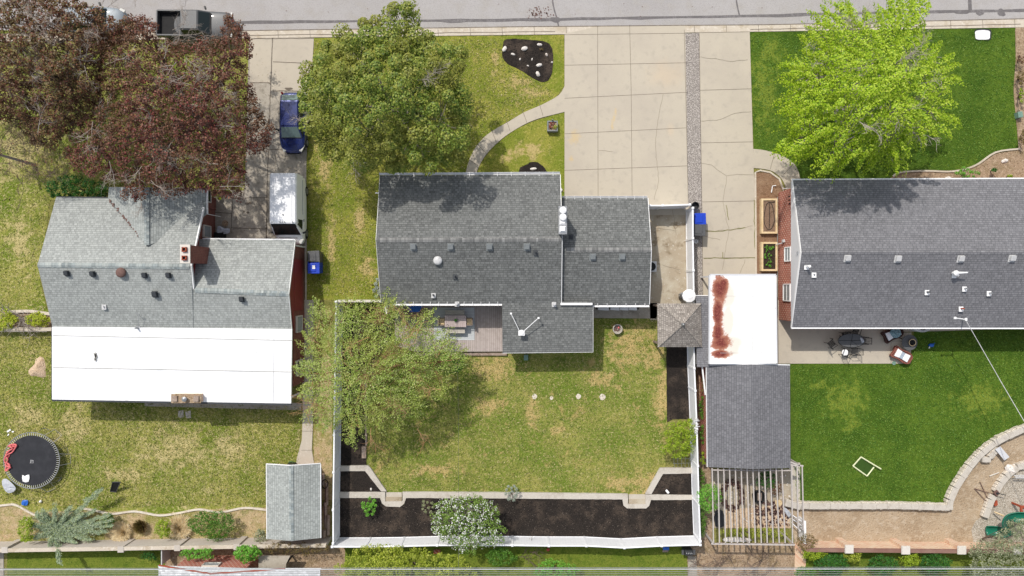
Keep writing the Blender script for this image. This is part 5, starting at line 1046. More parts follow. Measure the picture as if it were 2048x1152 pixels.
# fire pit
t_ = thing('fire_pit', 'round concrete fire pit on the grass behind the garage', 'fire pit', G(1235, 659)); c = P(1235, 658, .35)
obj('bowl', potmesh(Vector((c.x, c.y, .02)), .35, .38, .06), M['wallcap'], t_); mb = MB()
for k in range(9): mb.box((c.x+r.uniform(-.15, .15), c.y+r.uniform(-.15, .15), .2+r.uniform(0, .06)), (.16, .09, .05), r.uniform(0, 3))
obj('debris', mb, M['rustbrown'], t_); obj('red_can', MB().box((c.x+.08, c.y+.1, .3), (.1, .12, .06)), M['pink'], t_)
def lidbox(name, label, px, py, sx, sy, h, m, rz=0):
    t_ = thing(name, label, 'box', G(px, py)); c = P(px, py, h); obj('base', MB().box((c.x, c.y, h/2-.02), (sx*.9, sy*.9, h-.04), rz), m, t_); obj('lid', MB().box((c.x, c.y, h-.01), (sx, sy, .06), rz, .92), m, t_, bevel=.02); return t_
M['greenbox'] = plain('green_box', C(128, 160, 146), .5); M['manhole'] = plain('pale_plastic', (.8, .8, .8, 1), .5)
lidbox('utility_box', 'pale green utility box behind the rear porch', 1052, 715, .32, .42, .35, M['greenbox'])
lidbox('utility_box', 'green utility box in the shrub bed at the east edge', 2041, 229, .35, .45, .4, M['greenbox'], .15)
flat('utility_cover', 'white utility cover set in the green front lawn by the kerb', 'cover', smooth_poly([(1952, 62), (1965, 60), (1979, 62), (1980, 70), (1978, 78), (1965, 79), (1953, 78), (1951, 70)], 3), .03, .075, M['manhole'], amp=0)
struct('cover_ring', MB().slab(PX(smooth_poly([(1950, 60), (1965, 58), (1981, 60), (1982, 70), (1980, 80), (1965, 81), (1951, 80), (1949, 70)], 3)), .0, .035), M['dark'])
# raised beds
def raised(label, x0, y0, x1, y1, soil):
    t_ = thing('raised_bed', label, 'raised bed', G((x0+x1)/2, (y0+y1)/2)); a, b = P(x0, y1, .4), P(x1, y0, .4); w = .13; H = .4
    for c_, d_ in ((((a.x+w/2), (a.y+b.y)/2), (w, b.y-a.y)), (((b.x-w/2), (a.y+b.y)/2), (w, b.y-a.y)), (((a.x+b.x)/2, a.y+w/2), (b.x-a.x-2*w, w)), (((a.x+b.x)/2, b.y-w/2), (b.x-a.x-2*w, w))):
        obj('board', MB().box((*c_, H/2), (*d_, H)), M['timber'], t_)
    obj('soil', MB().box(((a.x+b.x)/2, (a.y+b.y)/2, .16), (b.x-a.x-2*w, b.y-a.y-2*w, .32)), soil, t_); return t_, a, b
M['soil_dark'] = mat('dark_soil', C(62, 52, 46), [(9, C(84, 70, 60), .5, .7)], 1, 14, .1, 0, 1, .04)
M['soil_bed'] = mat('bed_soil', C(140, 116, 98), [(5, C(118, 96, 78), .45, .7), (18, C(160, 138, 118), .5, .7)], 1, 14, .1, 0, 1, .04)
t_, a, b = raised('pine raised bed of bare soil with a black drip hose', 1523, 397, 1555, 467, M['soil_bed'])
cx, cy = (a.x+b.x)/2, (a.y+b.y)/2; pts = [(cx+.36*math.cos(u)*(1-.1*math.sin(3*u)), cy+.98*math.sin(u), .34) for u in np.linspace(0, 6.28, 30)]
tag(obj('drip_hose', MB().tube(pts, .02).tube([(cx, cy-.9, .34), (cx+.03, cy, .35), (cx, cy+.95, .34), (cx+.4, cy+1.0, .35)], .02), M['black']), 'black hose looped in the bare raised bed', 'hose')
RB = raised('pine raised bed of dark soil planted with seedlings', 1523, 484, 1555, 542, M['soil_dark'])
t_ = thing('stepladder', 'small white folding step ladder by the front corner of the brick wall', 'ladder', G(1573, 381)); 
for k in range(2): obj('rail', MB().tube([P(1567+k*13, 376, .5), P(1566+k*14, 390, .1)], .025), M['white'], t_)
for k in range(3): obj('rung', MB().tube([P(1567, 377+k*5, .5-k*.15), P(1580, 377+k*5, .5-k*.15)], .03), M['white'], t_)
tag(obj('white_pipe', MB().tube([P(1543, 385, .1), P(1545, 372, .1), P(1552, 371, .15)], .035), M['white']), 'bent white pipe on the brown soil by the walkway', 'pipe')
# ---------------------------------------------------------------- right patio furniture
t_ = thing('patio_table', 'oval dark mesh patio table with glass top', 'table', (0, 0, 0)); c = P(1702, 681, .72)
TM = mat('dark_mesh', C(104, 105, 106), [(30, C(84, 85, 86), .4, .7)], .5)
obj('tabletop', MB().lathe((0, 0, .7), [(.93, 0), (.93, .025)], 36, 1, .52), TM, t_); obj('rim', MB().tube([(.94*math.cos(u), .49*math.sin(u), .72) for u in np.linspace(0, 6.2832, 40)], .018, 5, False), M['black'], t_)
obj('brace', MB().tube([(-.93, 0, .73), (.93, 0, .73)], .014).tube([(-.1, -.48, .73), (.1, .48, .73)], .014).tube([(.5, -.42, .73), (0, 0, .73)], .01), M['black'], t_)
for a in (-.5, .5):
    for b_ in (-.28, .28): obj('leg', MB().tube([(a*.5, b_*.5, .7), (a, b_, 0)], .02), M['black'], t_)
t_.location = (c.x, c.y, .06)
def mesh_chair(label, px, py, rz, first=None):
    c = P(px, py, .45)
    if first is not None: return copy_tree(first, (c.x, c.y, .06), rz, label)
    t_ = thing('patio_chair', label, 'chair', (0, 0, 0), 'dark metal chairs round the patio table')
    fr = MB()
    for k in range(5): fr.box((0, -.18+k*.09, .43), (.44, .05, .02))
    obj('seat', fr, M['black'], t_); bk = MB().tube([(-.24, -.22, .42), (-.33, -.22, .95), (-.33, .22, .95), (-.24, .22, .42)], .02)
    for k in range(4): bk.tube([(-.25, -.15+k*.1, .45), (-.33, -.15+k*.1, .93)], .012)
    obj('backrest', bk, M['black'], t_)
    for a in (-1, 1): obj('armrest', MB().tube([(-.28, a*.25, .66), (.2, a*.27, .66), (.24, a*.25, .4)], .02), M['black'], t_)
    for a in (-.22, .22):
        for b_ in (-.22, .22): obj('leg', MB().tube([(a, b_, .42), (a*1.2, b_*1.1, 0)], .018), M['black'], t_)
    t_.location = (c.x, c.y, .06); t_.rotation_euler = (0, 0, rz); return t_
mc = mesh_chair('dark metal chair standing alone at the western end of the patio table', 1663, 687, .65)
for l_, x, y, rz in (('dark metal chair pushed in at the north-west of the patio table', 1690, 672, -1.5), ('dark metal chair half hidden under the rear eave', 1711, 661, -1.9), ('dark metal chair at the eastern end of the patio table, holding a white bag', 1726, 681, math.pi),
    ('dark metal chair with a white seat pad south of the patio table', 1691, 705, 1.2), ('empty dark metal chair south-east of the patio table', 1709, 703, math.pi)):
    mesh_chair(l_, x, y, rz, mc)
c = P(1690, 705, .55); tag(obj('seat_pad', MB().slab([(c.x+.21*math.cos(u)*(1+.12*abs(math.sin(2*u))), c.y+.21*math.sin(u)*(1+.12*abs(math.sin(2*u)))) for u in np.linspace(0, 6.28, 17)[:-1]], .51, .58), M['white'], bevel=.02), 'white seat pad on the chair south of the patio table', 'cushion')
cloth('bag', 'small white bag near the eastern end of the patio table', 1724, 680, .78, [(1720, 675), (1726, 678), (1728, 684), (1723, 685)], M['tarp'], 8, 'bag')
M['wicker'] = mat('brown_wicker', C(150, 92, 80), [(20, C(120, 72, 62), .4, .7)], .8, 40); M['wicker_d'] = mat('dark_wicker', C(84, 56, 50), [(20, C(60, 40, 36), .4, .7)], .8, 40)
def lounger(label, px, py, rz, wm, cm, extra=None):
    t_ = thing('wicker_lounger', label, 'lounger', (0, 0, 0)); L_, W_ = 1.35, .78
    q = smooth_poly([(-.68, -.4), (-.2, -.33), (.3, -.4), (.66, -.28), (.72, 0), (.66, .28), (.3, .4), (-.2, .33), (-.68, .4), (-.62, 0)], 3)
    obj('wicker_base', MB().slab(q, .12, .36), wm, t_, bevel=.03)
    obj('wicker_rim', MB().tube([(x, y, .4) for x, y in q+[q[0]]], .05, 7, False), wm, t_, smooth=True)
    obj('cushion', MB().slab([(-.5, -.3), (-.12, -.25), (-.12, .25), (-.5, .3)], .36, .47), cm, t_, bevel=.03)
    obj('cushion', MB().slab([(.12, -.25), (.52, -.28), (.52, .28), (.12, .25)], .36, .47), cm, t_, bevel=.03)
    obj('middle_cushion', MB().slab([(-.115, -.25), (.115, -.25), (.115, .25), (-.115, .25)], .36, .462), M['cush_blue'], t_, bevel=.02)
    for a in (-.5, .5):
        for b_ in (-.25, .25): obj('foot', MB().box((a, b_, .06), (.06, .06, .12)), wm, t_)
    c = P(px, py, .45); t_.location = (c.x, c.y, .06); t_.rotation_euler = (0, 0, rz); return t_
M['cush_blue'] = plain('blue_grey_cushion', C(178, 190, 204), .8); M['teal'] = mat('teal_pattern', C(140, 170, 178), [(8, C(90, 128, 138), .45, .6), (20, C(170, 196, 200), .5, .7)], .8)
lounger('brown wicker lounger with white cushions and pale blue middle cushion on the patio corner', 1804, 711, -.5, M['wicker'], M['white'])
lounger('dark wicker lounger with a teal blanket partly under the rear eave', 1786, 668, .45, M['wicker_d'], M['white'])
cloth('blanket', 'teal patterned blanket on the dark wicker lounger', 1791, 667, .55, [(1779, 665), (1786, 657), (1797, 657), (1802, 665), (1799, 673), (1788, 676)], M['teal'], 9, 'blanket')
tag(obj('pad', MB().lathe((*G(1787, 726)[:2], .06), [(.14, 0), (.14, .02)], 14), M['greenbox']), 'small teal disc on the patio edge by the lounger', 'disc')
t_ = thing('fire_table', 'round dark mesh table holding a fire bowl between two loungers', 'table', G(1820, 687)); c = P(1819, 685, .5)
obj('tabletop', MB().lathe((c.x, c.y, .5), [(.55, 0), (.55, .03)], 30), TM, t_)
for k in range(3): obj('leg', MB().tube([(c.x+.3*math.cos(k*2.1+.5), c.y+.3*math.sin(k*2.1+.5), .5), (c.x+.55*math.cos(k*2.1+.5), c.y+.55*math.sin(k*2.1+.5), .06)], .02), M['black'], t_)
c2 = P(1824, 685, .6); t_ = thing('fire_bowl', 'copper rimmed black bowl on the round mesh table', 'bowl', (c2.x, c2.y, .53)); obj('bowl', MB().lathe((c2.x, c2.y, .53), [(.12, 0), (.25, .12), (.2, .12), (.1, .04), (.02, .04)], 24), M['black'], t_)
obj('rim', MB().tube([(c2.x+.235*math.cos(u), c2.y+.235*math.sin(u), .66) for u in np.linspace(0, 6.2832, 30)], .028, 6, False), M['timber'], t_, smooth=True)
t_ = thing('watering_can', 'blue watering can on the dark grass beside the patio', 'watering can', G(1860, 690)); c = G(1860, 690)
obj('can', MB().lathe((c.x, c.y, 0), [(.13, 0), (.14, .22), (.05, .26)], 14, 1.2, .9), M['blue'], t_, smooth=True); obj('spout', MB().tube([(c.x-.1, c.y-.05, .12), (c.x-.22, c.y-.18, .28)], [.025, .05]), M['white'], t_); obj('handle', MB().tube([(c.x+.1, c.y+.05, .24), (c.x+.22, c.y+.15, .2), (c.x+.18, c.y+.12, .05)], .02), M['blue'], t_)
t_ = thing('hot_tub_lid', 'pale round appliance edge showing below the rear eave', 'appliance', G(1850, 657)); c = P(1845, 652, .8); obj('casing', MB().lathe((c.x, c.y, .05), [(.55, 0), (.55, .75), (.5, .8)], 24, 1.2, .8), M['vent_light'], t_); obj('grille', MB().lathe((c.x, c.y, .85), [(.3, 0), (.3, .02)], 20), M['black'], t_)
# mini goal
t_ = thing('mini_goal', 'small white folding goal frame lying on the green rear lawn', 'goal', G(1732, 933)); gp = [P(1722, 914, .35), P(1762, 938, .35), P(1706, 932, .1), P(1734, 952, .1), P(1748, 934, .1)]
M['goalw'] = plain('cream_pipe', C(240, 244, 200), .5, var=.03)
for a, b in ((0, 1), (0, 2), (2, 3), (3, 4)): obj('pipe', MB().tube([gp[a], gp[b]], .05, 8), M['goalw'], t_)
obj('net', MB().plate([gp[0], gp[4], gp[3], gp[2]], .004), mat('thin_net', C(60, 90, 30), [], .9), t_)
# lid, boards, rebar
b0 = [P(1991, 899, .55), P(2001, 893, .55), P(2019, 914, .45), P(2009, 921, .45)]
tag(obj('white_board', MB().plate(b0, .05), M['siding_white']), 'white board laid across the stone wall spur', 'board')
for lab, a, b in (('rusty rebar lying furthest west on the sandy dirt', (1949, 977), (1974, 1004)), ('long rusty rebar pointing at the inner stone wall', (1949, 977), (1992, 990)), ('steep rusty rebar crossing the others on the dirt', (1960, 964), (1977, 1000))):
    tag(obj('rebar', MB().tube([P(*a, .12), P(*b, .2)], .025), M['rustbrown']), lab, 'rebar', 'rebar on the dirt')
tag(obj('stick', MB().tube([P(1979, 952, .1), P(1998, 945, .1)], .035), M['offwhite']), 'short white stick with red ends on the sandy dirt', 'stick')
t_ = thing('metal_post', 'dark metal post bracket on top of the inner stone wall', 'bracket', P(1993, 987, .4)); c = P(1993, 986, .5); obj('plate', MB().box((c.x, c.y, .5), (.32, .3, .12), .7), M['rustbrown'], t_); obj('pipe', MB().tube([(c.x, c.y, .6), (c.x+.6, c.y-.12, .6)], .03).lathe((c.x, c.y, .5), [(.08, 0), (.08, .12)], 10), M['steel'], t_)
tag(obj('white_rails', MB().tube([P(2028, 951, .6), P(2080, 950, .6)], .03).tube([P(2030, 954, .6), P(2080, 953, .6)], .03).tube([P(2032, 956, .6), P(2080, 956, .6)], .03), M['vent_light']), 'bundle of pale metal poles on the play area edge', 'poles')
tag(obj('yellow_beam', MB().tube([P(1989, 1024, .4), P(2008, 1032, .9)], .05, 4), M['timber']), 'yellow timber beam leaning on the play gravel', 'beam')
tag(obj('orange_block', MB().slab(PX([(1988, 1009), (1995, 1001), (1996, 1010), (1990, 1013)], .3), .05, .3), M['clay']), 'orange wooden block beside the inner stone wall', 'block')
M['slide'] = plain('green_plastic', C(28, 116, 92), .3, var=.05)
t_ = thing('playground_slide', 'dark green spiral plastic slide at the bottom right corner', 'slide', G(2020, 1050))
def chute(pts, w, name='chute'):
    mb = MB(); q = smooth_poly(pts, 4, False); vs = []; n = 7; fs = []
    for i, p in enumerate(q):
        a = P(*q[max(i-1, 0)]); b = P(*q[min(i+1, len(q)-1)]); d = Vector((b.x-a.x, b.y-a.y, 0)).normalized(); s = Vector((-d.y, d.x, 0)); c = P(*p)
        for k in range(n):
            u = math.pi*k/(n-1); vs.append(c+s*(-math.cos(u))*w/2+Vector((0, 0, -math.sin(u)*w*.38)))
    for i in range(len(q)-1):
        for k in range(n-1): fs.append((i*n+k, (i+1)*n+k, (i+1)*n+k+1, i*n+k+1))
    o = obj(name, mb.add(vs, fs), M['slide'], t_, smooth=True); s_ = o.modifiers.new('thick', 'SOLIDIFY'); s_.thickness = .06
chute([(1976, 1062, .5), (1995, 1063, .6), (2010, 1066, .9), (2022, 1062, 1.2)], .62); chute([(2022, 1062, 1.2), (2016, 1048, 1.6), (2024, 1038, 1.9), (2045, 1036, 2.2), (2070, 1040, 2.5)], .7)
t_ = thing('play_frame', 'orange wooden play frame at the right edge above the green slide', 'play frame', G(2046, 1020)); obj('beam', MB().slab(PX([(2041, 1012), (2090, 1010), (2090, 1014), (2045, 1016), (2047, 1030), (2042, 1032)], 1.6), 1.5, 1.6), M['clay'], t_)
obj('post', MB().box((*P(2044, 1014, 1)[:2], .75), (.12, .12, 1.5)), M['clay'], t_)
# pergola floor: paving ring, black pot, toys, boards
flat('pergola_paving', None, None, [(1424, 940), (1580, 940), (1582, 1056), (1424, 1056)], 0, .03, M['conc_stain'], 0)['kind'] = 'structure'
flat('paving_strip', None, None, [(1448, 1020), (1576, 1008), (1580, 1056), (1448, 1056)], 0, .04, M['sand'], 0)['kind'] = 'structure'
t_ = thing('stone_ring', 'round ring of dark red stones under the pergola', 'stone ring', G(1463, 992)); r = random.Random(8)
M['darkred'] = mat('dark_red_stone', C(112, 84, 78), [(4, C(84, 62, 58), .4, .7), (12, C(140, 112, 104), .5, .7)], .9, 10)
mb = MB()
for k in range(170):
    a = r.uniform(0, 6.28); q = r.uniform(.62, 1.0); c = G(1464+24*q*math.cos(a), 990+32*q*math.sin(a)); mb.box((c.x, c.y, .08), (r.uniform(.06, .16), r.uniform(.05, .12), .12), r.uniform(0, 3))
obj('stones', mb, M['darkred'], t_, bevel=.01)
mb = MB()
for k in range(260):
    c = G(r.uniform(1508, 1578), r.uniform(1000, 1052)); mb.box((c.x, c.y, .07), (r.uniform(.05, .14), r.uniform(.05, .12), .1), r.uniform(0, 3))
tag(obj('loose_stones', mb, M['darkred']), 'rubble of dark loose stones under the pergola', 'rubble', kind='stuff')
mb = MB()
for k in range(160):
    c = G(r.uniform(1428, 1578), r.uniform(945, 1050)); mb.box((c.x, c.y, .06), (r.uniform(.03, .12), r.uniform(.03, .1), .06), r.uniform(0, 3))
tag(obj('scattered_rubble', mb, M['rock']), 'scattered pale rubble under the pergola', 'rubble', kind='stuff')
t_ = thing('log_stump', 'round dark fire ring holding a brown plank under the pergola', 'fire ring', G(1514, 990)); c = G(1514, 990); obj('ring', potmesh(Vector((c.x, c.y, .03)), .48, .35, .1), M['black'], t_); obj('plank', MB().box((c.x+.05, c.y, .4), (.28, .55, .06)), M['timber_old'], t_)
cloth('toy', 'yellow toys heaped under the eastern pergola bars', 1556, 1006, .1, [(1550, 1001), (1560, 1000), (1565, 1008), (1554, 1014)], M['timber'], 12, 'toy'); cloth('bin_bag', 'black bags heaped in the south-west corner under the pergola', 1438, 1038, .3, [(1430, 1022), (1446, 1022), (1448, 1052), (1430, 1052)], M['dark'], 13, 'bag')
cloth('tarp', 'pale blue tarp folded by the east side of the pergola', 1573, 1025, .3, [(1566, 1016), (1572, 1016), (1582, 1028), (1576, 1034)], M['tarp'], 14, 'tarp'); cloth('white_stones', 'white rubble heaped along the south side of the pergola', 1480, 1078, .1, [(1448, 1076), (1470, 1073), (1500, 1077), (1498, 1083), (1450, 1083)], M['rock'], 15, 'rubble')
cloth('cushions', 'white cushions piled by the front wall of the left house', 445, 462, .5, [(436, 452), (444, 454), (450, 457), (459, 457), (459, 466), (448, 468), (434, 467)], M['tarp'], 21, 'cushions')
tag(obj('garden_chair', MB().box((*G(444, 471)[:2], .3), (.7, .4, .5)), M['black'], bevel=.05), 'black armchair frame holding the white cushions', 'chair')
tag(obj('stone_disc', MB().lathe((*G(451, 447)[:2], .04), [(.23, 0), (.23, .05)], 20), M['bark']), 'round stone disc beside the cushions at the left house', 'stone')
# stuff south of fences
t_ = thing('grill', 'black barbecue grill with its lid shut, on the path behind the white fence corner', 'grill', G(1379, 1106)); c = P(1378, 1106, 1.0)
obj('lid', MB().box((c.x, c.y, .95), (.62, .42, .22), 0, .85), M['steel'], t_, bevel=.05); obj('cart', MB().box((c.x, c.y, .45), (.55, .4, .8)), M['dark'], t_)
for k in (-1, 1): obj('side_shelf', MB().box((c.x+k*.4, c.y, .85), (.16, .36, .04)), M['grey'], t_)
for k in range(4): obj('knob', MB().box((c.x-.18+k*.12, c.y, 1.07), (.03, .1, .02), .5), M['vent_light'], t_)
t_ = thing('garden_chair', 'blue and grey garden seat behind the white rear fence', 'chair', G(1332, 1102)); c = P(1332, 1097, .5); obj('seat', MB().box((c.x, c.y, .5), (.42, .2, .06)), M['blue'], t_); obj('backrest', MB().box((c.x, c.y-.25, .3), (.4, .16, .04)), M['timber_old'], t_)
for a in (-.18, .18): obj('leg', MB().box((c.x+a, c.y, .25), (.04, .2, .46)), M['galv'], t_)
tag(obj('ball', MB().lathe(tuple(P(1096, 1098, .0)), [(.02, 0), (.1, .04), (.12, .12), (.09, .2), (.01, .24)], 12), plain('red_ball', C(220, 90, 84), .5), smooth=True), 'red ball behind the white rear fence', 'ball')
tag(obj('brick_stack', MB().slab(PX([(867, 1101), (880, 1101), (880, 1107), (867, 1107)], .3), 0, .3), M['brick_or']), 'small stack of orange bricks behind the white rear fence', 'bricks')
tag(obj('white_gate', MB().slab(PX([(322, 1098), (324, 1098), (324, 1130), (322, 1130)], 1.2), .0, 1.2), M['vent_light']), 'thin white gate post line beside the bottom brick house', 'gate')
# firewood and boards between left shed and fence
r = random.Random(11)
for k, (x, y0, y1, lab) in enumerate(((646, 948, 970, 'dark board leaning behind the shed, northern one'), (653, 965, 1010, 'long weathered board standing between shed and fence'), (650, 1005, 1055, 'longest weathered board between shed and fence'), (656, 1030, 1070, 'short brown board low beside the fence corner'), (648, 1060, 1082, 'stub of brown board at the south end of the shed'))):
    a, b = P(x, y0, .5), P(x+r.uniform(-3, 3), y1, .35); tag(obj('board', MB().tube([a, b], .13, 4), M['timber_old']), lab, 'board', 'old boards beside the shed')
c = P(651, 975, .4); tag(obj('black_hose', MB().tube([(c.x+.22*math.cos(u), c.y+.3+.3*math.sin(u), .5+u*.01) for u in np.linspace(0, 12, 40)], .025), M['black']), 'coiled black hose between shed and fence', 'hose')
t_ = thing('hose_reel', 'green hose reel and wire basket against the garden shed gable', 'hose reel', G(586, 922)); c = G(586, 923); obj('reel', MB().tube([(c.x+.22*math.cos(u), c.y+.1*math.sin(u), .3+.15*math.sin(u)) for u in np.linspace(0, 19, 60)], .02), M['slide'], t_); obj('frame', MB().box((c.x, c.y-.1, .25), (.5, .1, .5)), M['steel'], t_)
# small garden lattice
t_ = thing('wire_trellis', 'grey wire trellis lying below the yellow green shrub', 'trellis', G(1362, 925))
for k in range(5): obj('wire', MB().tube([P(1347+k*8, 914, .5), P(1349+k*7, 934, .2)], .012), M['galv'], t_)
for k in range(2): obj('crosswire', MB().tube([P(1346, 918+k*9, .4), P(1382, 917+k*9, .4)], .012), M['galv'], t_)
# fence hooks / small tools on the right fence cap
t_ = thing('string_lights', 'white tangled string of lights on top of the east fence', 'string lights', P(1392, 840, 1.9)); mb = MB(); p = []
for k in range(30): p.append(tuple(P(1393+r.uniform(-6, 6), 835+k*1.1, 1.9)+Vector((0, 0, r.uniform(-.1, .1)))))
obj('string', mb.tube(p, .022, 5), M['white'], t_)
# overhead lines
for lab, y0, y1, h, rad, m in (('thick white bundled overhead cable along the bottom edge', 1139.5, 1137.5, 8.5, .032, 'siding_white'), ('thin grey overhead wire just above the thick white cable', 1137, 1134, 8.8, .016, 'galv'), ('first thin overhead wire below the thick white cable', 1144, 1143, 9.2, .016, 'galv'), ('second thin overhead wire below the thick white cable', 1147.5, 1147, 9.2, .015, 'galv'), ('lowest overhead wire at the very bottom edge', 1151, 1150.5, 9.2, .015, 'galv')):
    t_ = thing('overhead_cable', lab, 'cable', P(1024, y0, h)); obj('wire', MB().tube([P(x, y0+(y1-y0)*x/2048, h) for x in (-800, 0, 500, 1000, 1500, 2048, 2800)], rad, 6), M[m], t_)
t_ = thing('overhead_cable', 'thin cable dropping from the middle house eave across the back lawn', 'cable', P(914, 607, 3.0)); obj('wire', MB().tube([P(914, 607, 3.1), P(915, 720, 3.6), P(917, 850, 4.6), P(917, 985, 6.0), P(917, 1140, 8.0)], .007), M['steel'], t_)
t_ = thing('side_utility_pipe', 'white end of a gutter pipe sticking out of the middle house west rake', 'pipe', P(753, 386, 2.6)); obj('pipe', MB().tube([P(751, 386, 2.8), P(758, 386, 2.9)], .04), M['white'], t_)
# ---------------------------------------------------------------- vegetation
def inpoly(x, y, p):
    c = False; n = len(p); j = n-1
    for i in range(n):
        if (p[i][1] > y) != (p[j][1] > y) and x < (p[j][0]-p[i][0])*(y-p[i][1])/(p[j][1]-p[i][1])+p[i][0]: c = not c
        j = i
    return c
def edist(x, y, p):
    m = 1e9; n = len(p)
    for i in range(n):
        ax, ay = p[i]; bx, by = p[(i+1) % n]; dx, dy = bx-ax, by-ay; t = max(0, min(1, ((x-ax)*dx+(y-ay)*dy)/(dx*dx+dy*dy+1e-9)))
        m = min(m, math.hypot(x-ax-dx*t, y-ay-dy*t))
    return m
def crownpts(poly, zr, zt, spacing, seed, inset=6, holes=(), noise=.5, dmax=None, power=.5):
    r = random.Random(seed); xs_ = [p[0] for p in poly]; ys_ = [p[1] for p in poly]; out = []; k = KF/(CH-zr)
    sp = spacing*k; dm = dmax or 0.5*min(max(xs_)-min(xs_), max(ys_)-min(ys_)); tries = 0; bad = 0; grid = {}
    while tries < 60000 and len(out) < 1500:
        tries += 1; x = r.uniform(min(xs_), max(xs_)); y = r.uniform(min(ys_), max(ys_))
        if not inpoly(x, y, poly): continue
        if any(math.hypot((x-h[0])/h[2], (y-h[1])/h[3]) < 1 and r.random() < h[4] for h in holes): continue
        g = (int(x/sp), int(y/sp)); ok = True
        for a in (-1, 0, 1):
            for b in (-1, 0, 1):
                for q in grid.get((g[0]+a, g[1]+b), ()):
                    if math.hypot(q[0]-x, q[1]-y) < sp: ok = False
        if not ok:
            bad += 1
            if bad > 2500: break
            continue
        e = edist(x, y, poly)
        if e < inset: continue
        bad = 0; grid.setdefault(g, []).append((x, y)); t = min(1, e/dm); z = zr+(zt-zr)*(1-(1-t)**2)**power+r.uniform(-noise, noise)
        out.append(tuple(G(x, y, z)))
    return np.array(out)
def quads(name, C_, T_, B_, mat_, parent):
    N = len(C_); V = np.empty((N, 4, 3), np.float32); V[:, 0] = C_-T_; V[:, 1] = C_+B_; V[:, 2] = C_+T_; V[:, 3] = C_-B_
    o0 = WL.get(parent.name, Vector((0, 0, 0))) if parent else Vector((0, 0, 0)); V -= np.array(o0, dtype=np.float32)
    me = bpy.data.meshes.new(name); me.vertices.add(4*N); me.vertices.foreach_set('co', V.ravel()); me.loops.add(4*N)
    me.loops.foreach_set('vertex_index', np.arange(4*N, dtype=np.int32)); me.polygons.add(N)
    me.polygons.foreach_set('loop_start', np.arange(0, 4*N, 4, dtype=np.int32)); me.polygons.foreach_set('loop_total', np.full(N, 4, dtype=np.int32))
    me.update(calc_edges=True); me.materials.append(mat_); o = bpy.data.objects.new(name, me); COL.objects.link(o)
    if parent: o.parent = parent
    return o
def nrm(a): return a/(np.linalg.norm(a, axis=1, keepdims=True)+1e-9)
def foliage(parent, mat_, cen, R_, per, size, axis=None, el=1.0, flat=.7, asp=.6, upb=.5, rnd=.7, droop=0., name='crown', seed=1, shell=.45, along=0.):
    g = np.random.default_rng(seed); n = len(cen); idx = np.repeat(np.arange(n), per); N = len(idx)
    Rr = R_*g.uniform(.65, 1.25, n); d = nrm(g.normal(size=(N, 3))); d[:, 2] = np.where(g.random(N) < .75, np.abs(d[:, 2]), d[:, 2])
    f = g.random(N)**shell; off = d*f[:, None]
    if axis is not None:
        rad = cen-np.array(axis); rad[:, 2] = 0; rad = nrm(rad); rad = nrm(rad+g.normal(0, .18, (n, 3))); tan = np.cross(rad, [0, 0, 1]); tan = nrm(tan); up = np.cross(tan, rad)
        a, b, c = rad[idx], tan[idx], up[idx]
        u = off[:, :1]*el; taper = 1-.45*np.clip(u/el, -1, 1)
        o3 = a*u+b*off[:, 1:2]*taper+c*off[:, 2:3]*flat*taper; o3[:, 2] -= droop*(u[:, 0]+.3)**2*.5
    else:
        o3 = off*np.array([1, 1, flat])
    P_ = cen[idx]+o3*Rr[idx][:, None]; nn = nrm(d*.7+np.array([0, 0, upb])+g.normal(0, rnd*.6, (N, 3)))
    t = nrm(np.cross(nn, g.normal(size=(N, 3))))
    if along and axis is not None: t = nrm(t*(1-along)+a*along)
    b_ = nrm(np.cross(nn, t)); s_ = size*g.uniform(.6, 1.3, N)[:, None]/2
    return quads(name, P_, t*s_, b_*s_*asp, mat_, parent)
def branches(parent, base, fork, cen, seed, nl=8, r0=.22, m='trunk', twig=1.0, lowz=-.3):
    r = random.Random(seed); base, fork = Vector(base), Vector(fork); mb = MB(); mb.tube([base, base.lerp(fork, .5)+Vector((.05, .04, 0)), fork], [r0*1.25, r0, r0*.8], 9)
    obj('trunk', mb, M[m], parent); mb = MB(); cs = [Vector(c) for c in cen]; limbs = []
    for k in range(nl):
        a = 2*math.pi*k/nl+r.uniform(-.3, .3); best = max(cs, key=lambda c: (c.x-fork.x)*math.cos(a)+(c.y-fork.y)*math.sin(a)-.4*abs((c.x-fork.x)*math.sin(a)-(c.y-fork.y)*math.cos(a)))
        e = fork.lerp(best, .72); pts = []
        for j in range(7):
            u = j/6; p = fork.lerp(e, u); p.z = fork.z+(best.z+lowz-fork.z)*(u**.7); pts.append(p+Vector((r.uniform(-.12, .12), r.uniform(-.12, .12), 0))*u*2)
        mb.tube(pts, [r0*.5*(1-.75*j/6) for j in range(7)], 6, False); limbs += pts[1:]
    for c in cs:
        if r.random() > twig: continue
        q = min(limbs, key=lambda l: (l-c).length+((l.x-fork.x)**2+(l.y-fork.y)**2)**.5*.25); mid = q.lerp(c, .5)+Vector((r.uniform(-.15, .15), r.uniform(-.15, .15), .15*r.random()))
        mb.tube([q, mid, c], [.035, .022, .01], 4, False)
    obj('limbs', mb, M[m], parent)
